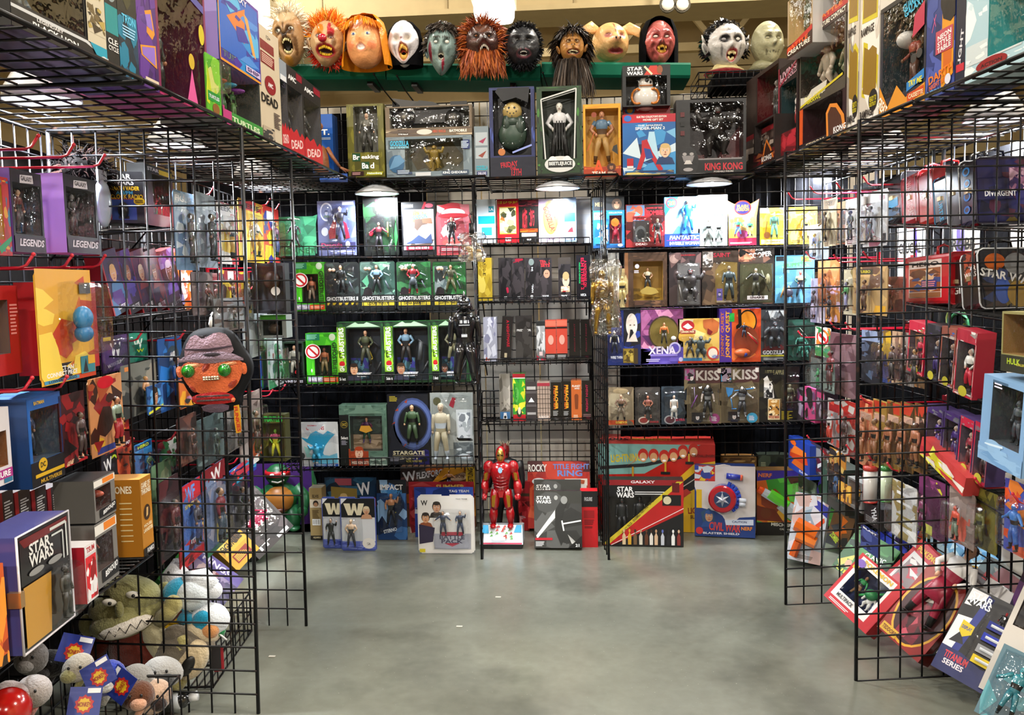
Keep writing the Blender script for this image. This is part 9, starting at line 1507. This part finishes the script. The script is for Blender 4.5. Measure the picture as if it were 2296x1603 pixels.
# monkey
r, u = plush(292, 1400, 113, 'large tan faced monkey plush with a stitched white grin and a rust red body', 'monkey_plush')
S = lambda *v: tuple(x * u for x in v)
P(r, 'body', 'plush', ('e', S(40, 0, -60), S(88, 60, 105), '5e2216', -.35), ('t', [S(-20, 10, -10), S(-60, 0, -30), S(-86, -10, -70)], [28 * u, 24 * u, 18 * u], '5e2216'), ('t', [S(80, -10, 10), S(100, -40, 50)], [26 * u, 24 * u], '5e2216'))
P(r, 'head', 'plush', ('e', S(0, -10, 40), S(84, 56, 52), '8f8c5c'), ('e', S(14, -20, 78), S(62, 46, 38), '8f8c5c', .3), ('e', S(-4, -34, 22), S(74, 44, 36), '8f8c5c', -.2))
P(r, 'grin', 'plush', ('e', S(4, -62, 18), S(60, 22, 20), 'd8d0c4', -.25))
mb = MB(); mb.tube([S(-48 + i * 11, -84 + abs(i - 5) * 1.6, (12 if i % 2 else 28) + (i - 5) * 3) for i in range(11)], 1.4 * u, '1a1410', 5); mb.build('stitches', 'toy', r)
for s, x, z in ((-1, -86, 10), (1, 78, 66)): P(r, 'ear', 'plush', ('e', S(x, -4, z), S(20, 12, 26), '8f8c5c'))
for x, z in ((-26, 76), (22, 88)): P(r, 'eye', 'toy', ('e', S(x, -62, z), S(15, 8, 8), 'd8d4c8', .2), ('e', S(x + 2, -69, z), S(4, 4, 4), '111'))
P(r, 'nose', 'plush', ('e', S(-6, -66, 60), S(9, 10, 18), '8a8758'))
P(r, 'belly', 'plush', ('e', S(72, -46, -40), S(30, 22, 62), 'b0a888', -.5))
for pts in ([(70, -40, 20), (92, -60, 40), (104, -70, 60)], [(40, -40, -90), (92, -60, -70), (120, -70, -30)]): P(r, 'arm', 'plush', ('t', [S(*q) for q in pts], [20 * u, 18 * u, 20 * u], 'a49a62'), ('e', S(*pts[2]), S(20, 16, 22), 'a49a62'))
P(r, 'foot', 'plush', ('e', S(100, -66, -108), S(26, 24, 30), 'a49a62'))
# pointed white plush with a red mouth
r, u = plush(398, 1296, 118, 'pointed white plush with an open red mouth, above the blue and white plush', 'shark_plush')
P(r, 'body', 'plush', ('e', S(0, 0, -30), S(44, 36, 40), 'c4c4c8'), ('t', [S(0, 0, -20), S(-4, 0, 14), S(-2, 4, 44)], [38 * u, 28 * u, 5 * u], 'c4c4c8')); P(r, 'mouth', 'plush', ('e', S(8, -33, -8), S(24, 8, 16), 'a01420')); P(r, 'lip', 'plush', ('t', [S(-16, -38, 2), S(8, -42, 8), S(32, -36, 2)], 3 * u, '2a1416')); P(r, 'eye', 'toy', ('e', S(-14, -26, 22), S(3, 3, 4), '111'))
mb = MB(); mb.box(*(v * u for v in (30, 74, -20, -18, 6, 24)), '1c1416'); mb.box(*(v * u for v in (34, 50, -22, -20, 12, 22)), 'a81c24'); mb.build('tag', 'card', r)
# blue and white plush with a yellow coat
r, u = plush(430, 1372, 114, 'blue and white plush in a yellow coat with round white hands', 'gnome_plush')
P(r, 'body', 'plush', ('e', S(-44, 0, -30), S(44, 36, 58), 'c8a01c', .2), ('e', S(-60, -14, -42), S(40, 30, 34), 'd4d0cc')); P(r, 'head', 'plush', ('e', S(-20, -10, 44), S(40, 34, 40), '2a94b8'), ('e', S(4, -20, 46), S(42, 32, 34), 'd0d8dc'))
P(r, 'hat', 'plush', ('t', [S(0, 0, 60), S(34, -10, 74), S(52, -14, 58)], [34 * u, 26 * u, 16 * u], 'd8dce0'), ('e', S(50, -14, 50), S(20, 18, 20), 'dce0e4'))
P(r, 'arm', 'plush', ('t', [S(-20, -20, 0), S(16, -34, -18), S(44, -36, -44)], [17 * u, 15 * u, 13 * u], '2290b4')); P(r, 'leg', 'plush', ('t', [S(-26, 0, -40), S(-20, -10, -84)], [24 * u, 22 * u], '2290b4'))
P(r, 'hand', 'plush', ('e', S(40, -22, -14), S(44, 34, 38), 'd4d8dc'), ('e', S(30, -40, -10), S(26, 16, 26), '2290b4')); P(r, 'foot', 'plush', ('e', S(-22, -20, -92), S(26, 24, 18), 'c8a01c'))
# elephant like plush
r, u = plush(405, 1452, 112, 'grey brown plush with a cream face and one large black eye', 'elephant_plush')
P(r, 'body', 'plush', ('e', S(0, 0, 0), S(58, 44, 46), '6a6154', -.4)); P(r, 'face', 'plush', ('e', S(26, -26, -20), S(34, 24, 48), 'c8b490', .5)); P(r, 'eye', 'toy', ('e', S(20, -50, -24), S(13, 6, 25), '14120f', .5)); P(r, 'ear', 'plush', ('e', S(-6, -16, 40), S(26, 14, 20), '6a6154'), ('e', S(58, -6, -6), S(18, 12, 26), '7a7164'))
mb = MB(); mb.box(*(v * u for v in (70, 92, -12, -10, -60, -2)), '8a1420'); mb.box(*(v * u for v in (66, 86, -16, -13, -52, 2)), '1a1416'); mb.build('tag', 'card', r)
r, u = plush(452, 1412, 113, 'cream and orange plush with green leaves lying over the bin edge', 'carrot_plush')
P(r, 'body', 'plush', ('e', S(0, 0, 0), S(44, 32, 28), 'c8b89a', .5)); P(r, 'patch', 'plush', ('e', S(20, -14, 6), S(22, 22, 22), 'c88a54')); P(r, 'leaves', 'plush', ('e', S(42, 0, 20), S(16, 14, 12), '1f7a44'), ('e', S(40, -4, -6), S(12, 10, 12), '1f7a44')); P(r, 'tag_string', 'toy', ('t', [S(30, -10, 0), S(54, -14, -24)], 2 * u, 'ddd'))
# small tagged toys in the lower bin
for i, (px, py, dd, c, c2, lab) in enumerate(((175, 1497, 92, 'a59c8c', '8a8458', 'pale egg shaped plush on a stalk with a blue tag'), (75, 1550, 86, 'a8a09c', 'c88a84', 'white plush with a pink snout, bottom left'), (110, 1488, 94, '1c1a1a', '3a3838', 'black plush behind the egg shaped one'), (70, 1475, 92, '6a6664', '8a8684', 'grey plush at the back of the bottom left bin'), (25, 1560, 84, '8a7a74', '5a4a44', 'dusty brown plush at the very bottom left'),
           (240, 1520, 92, '24348a', 'd8d8d8', 'blue and white plush beside the bin rim'), (310, 1560, 96, '5a3420', 'c8967a', 'brown haired pale headed plush on the floor by the bin'), (306, 1528, 98, '8a8884', 'd0ccc8', 'grey and white plush peeking out of the bin rim'), (366, 1506, 104, '9a9894', '4a4a4a', 'shiny grey plush robot head behind the bin rim'), (346, 1562, 98, 'c8a890', '2a1c18', 'tan plush head lying on the floor by the bin'))):
 r, u = plush(px, py, dd, lab, 'small_plush')
 P(r, 'body', 'plush', ('e', S(0, 0, 0), S(36 + i % 3 * 4, 30, 30 + (i * 7) % 13), c, (i % 5 - 2) * .3)); P(r, 'snout', 'plush', ('e', S(-14 + i * 3, -24, -8), S(18, 14, 15), c2))
 P(r, 'limb', 'plush', ('t', [S(10, 0, -20), S(-10, -10, -56)], [9 * u, 7 * u], c2))
 for s in (-1, 1): P(r, 'eye', 'toy', ('e', S(s * 12, -28, 12), S(3, 3, 4), '111'))
for i, (px, py, dd, a) in enumerate(((168, 1455, 93, .3), (220, 1512, 88, -.5), (190, 1572, 84, .1), (268, 1535, 91, -1.0))):
 d = ray(px, py); p = CAM + d * (dd * IN / d.dot(CF)); r = thing('hang_tag', 'blue hang tag with a red burst, %s in the bottom left bin' % ('topmost', 'the slanted one', 'lowest', 'by the rim')[i], 'tag', p, (-.5, a, .3)); mb = MB(); u = dd * IN / FOC; k = 34 * u
 mb.box(-k, k, 0, .001, -k * .9, k * .9, '1c2c7a'); mb.build('card', 'card', r); mb = MB()
 st = [(k * (.62 if j % 2 else .5) * math.cos(j * math.pi / 10), -.001, -k * .2 + k * (.62 if j % 2 else .5) * math.sin(j * math.pi / 10)) for j in range(20)]; mb.face(st, 'a81c1c'); mb.face([(x * .7, -.0014, z * .7 - k * .06) for x, _, z in st], 'c8a01c'); mb.rect(k * .1, k * .5, k * .9, k * .8, -.001, 'd8d8d8'); mb.build('printed_artwork', 'card', r); mb = MB(); put_text(mb, 'MONKEY', 0, -k * .2, k * .8, k * .3, -.002, '8a1414'); mb.build('lettering', 'card', r)
r = thing('bottle', 'small black bottle with a white cap lying by the plush bin', 'bottle', at_z(370, 1580, .03), (0, 1.35, .2)); mb = MB(); mb.tube([(0, 0, -.07), (0, 0, .06), (0, 0, .08)], [.026, .026, .014], '141416', 14); mb.build('body', 'shiny', r, True); mb = MB(); mb.tube([(0, 0, .08), (0, 0, .105)], .015, 'd0d0d0', 12); mb.build('cap', 'toy', r, True); mb = MB(); mb.tube([(0, 0, .02), (0, 0, .05)], .0268, 'b8bcc0', 14); mb.build('label', 'toy', r, True)
d = ray(18, 1592); p = CAM + d * (78 * IN / d.dot(CF)); mb = MB(); mb.ell((0, 0, 0), (.05, .05, .05), 'a8120c', 20, 14); tag(mb.build('red_ball', 'shiny', None, True), 'glossy red ball at the bottom left corner', 'ball').location = p
for i, (px, py) in enumerate(((610, 1472), (1117, 1339), (1030, 1405))): mb = MB(); p = at_z(px, py, .001); mb.box(-.012, .012, -.006, .006, 0, .002, 'b8b4a8'); tag(link('paper_scrap', mb.mesh('paper_scrap', 'card')), ('torn pale scrap of paper on the floor near the left divider', 'tiny pale scrap on the floor in front of the red armoured toy', 'tiny pale scrap in the middle of the open floor')[i], 'scrap').location = p
# ------------------------------------------------------------------ big button eyed plush hung on the near left divider
p = back(100.5); a, z = p.hit(478, 832); u = 98.5 * IN / FOC
r = thing('pillow_plush', 'flat plush head with a mauve hat, green button eyes and a red striped body', 'plush toy', p.pt(a, z), (0, -.04, .04))
def pad(pts, y0, th, col, name, m='plush', dome=True):
 mb = MB(); n = len(pts); cx, cz = sum(p[0] for p in pts) / n, sum(p[1] for p in pts) / n; rings = ((1, 0), (.97, .45), (.85, .8), (.55, .97), (.0, 1))
 for k, hgt in rings: mb.v += [((cx + (x - cx) * k) * u, y0 - th * hgt, (cz + (zz - cz) * k) * u) for x, zz in pts]
 for i in range(4):
  for j in range(n): mb.f.append((i * n + j, i * n + (j + 1) % n, i * n + n + (j + 1) % n, i * n + n + j)); mb.c.append(lin(col))
 mb.f.append(tuple(range(n))[::-1]); mb.c.append(lin(col)); return mb.build(name, m, r, True)
def smooth(pts, k=2):
 for _ in range(k):
  q = []
  for i in range(len(pts)):
   a, b = pts[i], pts[(i + 1) % len(pts)]; q += [(a[0] * .75 + b[0] * .25, a[1] * .75 + b[1] * .25), (a[0] * .25 + b[0] * .75, a[1] * .25 + b[1] * .75)]
  pts = q
 return pts
out = smooth([(-60, 98), (10, 106), (50, 92), (72, 50), (92, 18), (88, -18), (64, -52), (58, -66), (56, -88), (20, -104), (-30, -102), (-50, -84), (-64, -62), (-78, -38), (-92, 0), (-90, 30)])
pad(out, .03, .03, '101114', 'outline_pad', 'wall'); pad(out, .03, -.02, '101114', 'backing_pad', 'wall')
def onp(pts, y, col, name, m='plush', k=1):
 mb = MB(); q = smooth(pts, k); n = len(q); cx, cz = sum(p[0] for p in q) / n, sum(p[1] for p in q) / n
 mb.v += [(cx * u, y - .004, cz * u)] + [(x * u, y, zz * u) for x, zz in q]
 for j in range(n): mb.f.append((0, 1 + j, 1 + (j + 1) % n)); mb.c.append(lin(col))
 return mb.build(name, m, r)
onp([(-76, 30), (74, 32), (72, -8), (52, -44), (0, -62), (-48, -48), (-74, -14)], -.006, 'd8693a', 'face', k=2)
for s, x in ((-1, -80), (1, 74)): onp([(x - 9, 14), (x + 8, 18), (x + 9, -10), (x - 5, -12)], -.005, 'd8693a', 'ear', k=2)
onp([(-60, 60), (-38, 92), (-12, 78), (20, 94), (48, 84), (60, 36), (0, 28), (-62, 34)], -.012, '9a7f8a', 'hat_crown', k=1)
onp([(-86, 26), (-50, 44), (0, 48), (50, 44), (90, 22), (50, 24), (0, 18), (-50, 26)], -.019, '84707c', 'hat_brim', k=1)
onp([(-20, 42), (10, 46), (34, 40), (4, 34)], -.023, '3a343c', 'brim_shadow_patch', k=1); onp([(-60, 58), (0, 52), (58, 60), (58, 56), (0, 48), (-60, 54)], -.0235, '4a3c48', 'hat_seam', k=0)  # darker patch set on the hat brim, then the seam
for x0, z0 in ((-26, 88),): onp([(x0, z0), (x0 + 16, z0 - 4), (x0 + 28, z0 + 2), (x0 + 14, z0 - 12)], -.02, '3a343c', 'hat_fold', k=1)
for pts in ([(-66, 20), (-30, 22), (-22, 14), (-60, 8)], [(18, 16), (60, 22), (62, 14), (24, 10)]): onp(pts, -.012, 'e89a6a', 'brow', k=1)
for pts in ([(-20, 18), (-2, 20), (-8, 4), (-24, -2)], [(-60, -30), (-44, -34), (-40, -50), (-52, -44)], [(40, -28), (62, -20), (48, -44), (34, -38)], [(-70, 16), (-62, 22), (-60, 4), (-68, 2)]): onp(pts, -.012, '94341f', 'face_patch', k=1)
for x, z in ((-54, 4), (33, 2)):
 b = MB(); b.tube([(x * u, -.012, z * u), (x * u, -.024, z * u), (x * u, -.026, z * u)], [15 * u, 15 * u, 12 * u], '17661a', 22); b.tube([(x * u, -.024, z * u), (x * u, -.0265, z * u)], [10.5 * u, 10.5 * u], '1c7a20', 18)
 for dx, dz in ((-2, -2), (2, -2), (-2, 2), (2, 2)): b.ell(((x + dx) * u, -.027, (z + dz) * u), (1.1 * u, .002, 1.1 * u), '0a1a0a', 6, 4)
 b.build('button_eye', 'shiny', r, True)
onp([(-24, -10), (18, -12), (18, -22), (-22, -20)], -.012, '5a2416', 'mouth', k=1)
for i in range(6):
 x = -19 + i * 6.6; onp([(x - 2.8, -11), (x + 2.8, -11), (x + 2.8, -15.4), (x - 2.8, -15.4)], -.014, 'd8cca8', 'tooth', k=0); onp([(x - 2.8, -16.2), (x + 2.8, -16.2), (x + 2.8, -20), (x - 2.8, -20)], -.014, 'd8cca8', 'tooth', k=0)
onp([(-52, -54), (0, -48), (40, -54), (50, -66), (44, -78), (-40, -78), (-56, -68)], -.008, 'a81c1c', 'sweater', k=1)
for zz in (-56, -66): onp([(-42, zz), (38, zz), (38, zz - 4), (-42, zz - 4)], -.014, '4a3c3c', 'sweater_stripe', k=0)
onp([(-36, -78), (34, -78), (30, -98), (-28, -98)], -.007, '5a4a58', 'trousers', k=1); onp([(42, -64), (52, -66), (48, -76), (40, -74)], -.012, 'd8693a', 'hand', k=1)
mb = MB(); mb.tube([(5 * u, -.004, 104 * u), (6 * u, -.008, 112 * u), (10 * u, -.012, 128 * u)], [3 * u, 4.5 * u, 3 * u], 'd8d8d8', 8); mb.tube([(10 * u, -.012, 128 * u), (8 * u, .01, 138 * u), (3 * u, .01, 132 * u)], 2 * u, 'c8c8cc', 6); mb.build('hanging_clip', 'toy', r, True)
mb = MB(); mb.prism([(x * u, z * u) for x, z in ((46, -84), (58, -82), (60, -110), (58, -148), (46, -150), (44, -120))], -.014, -.012, 'c8901c'); mb.build('hang_tag', 'card', r); mb = MB(); put_text(mb, 'FUNKIES', 52 * u, -116 * u, 60 * u, 9 * u, -.0148, 'b8241c', -86); mb.build('lettering', 'card', r)
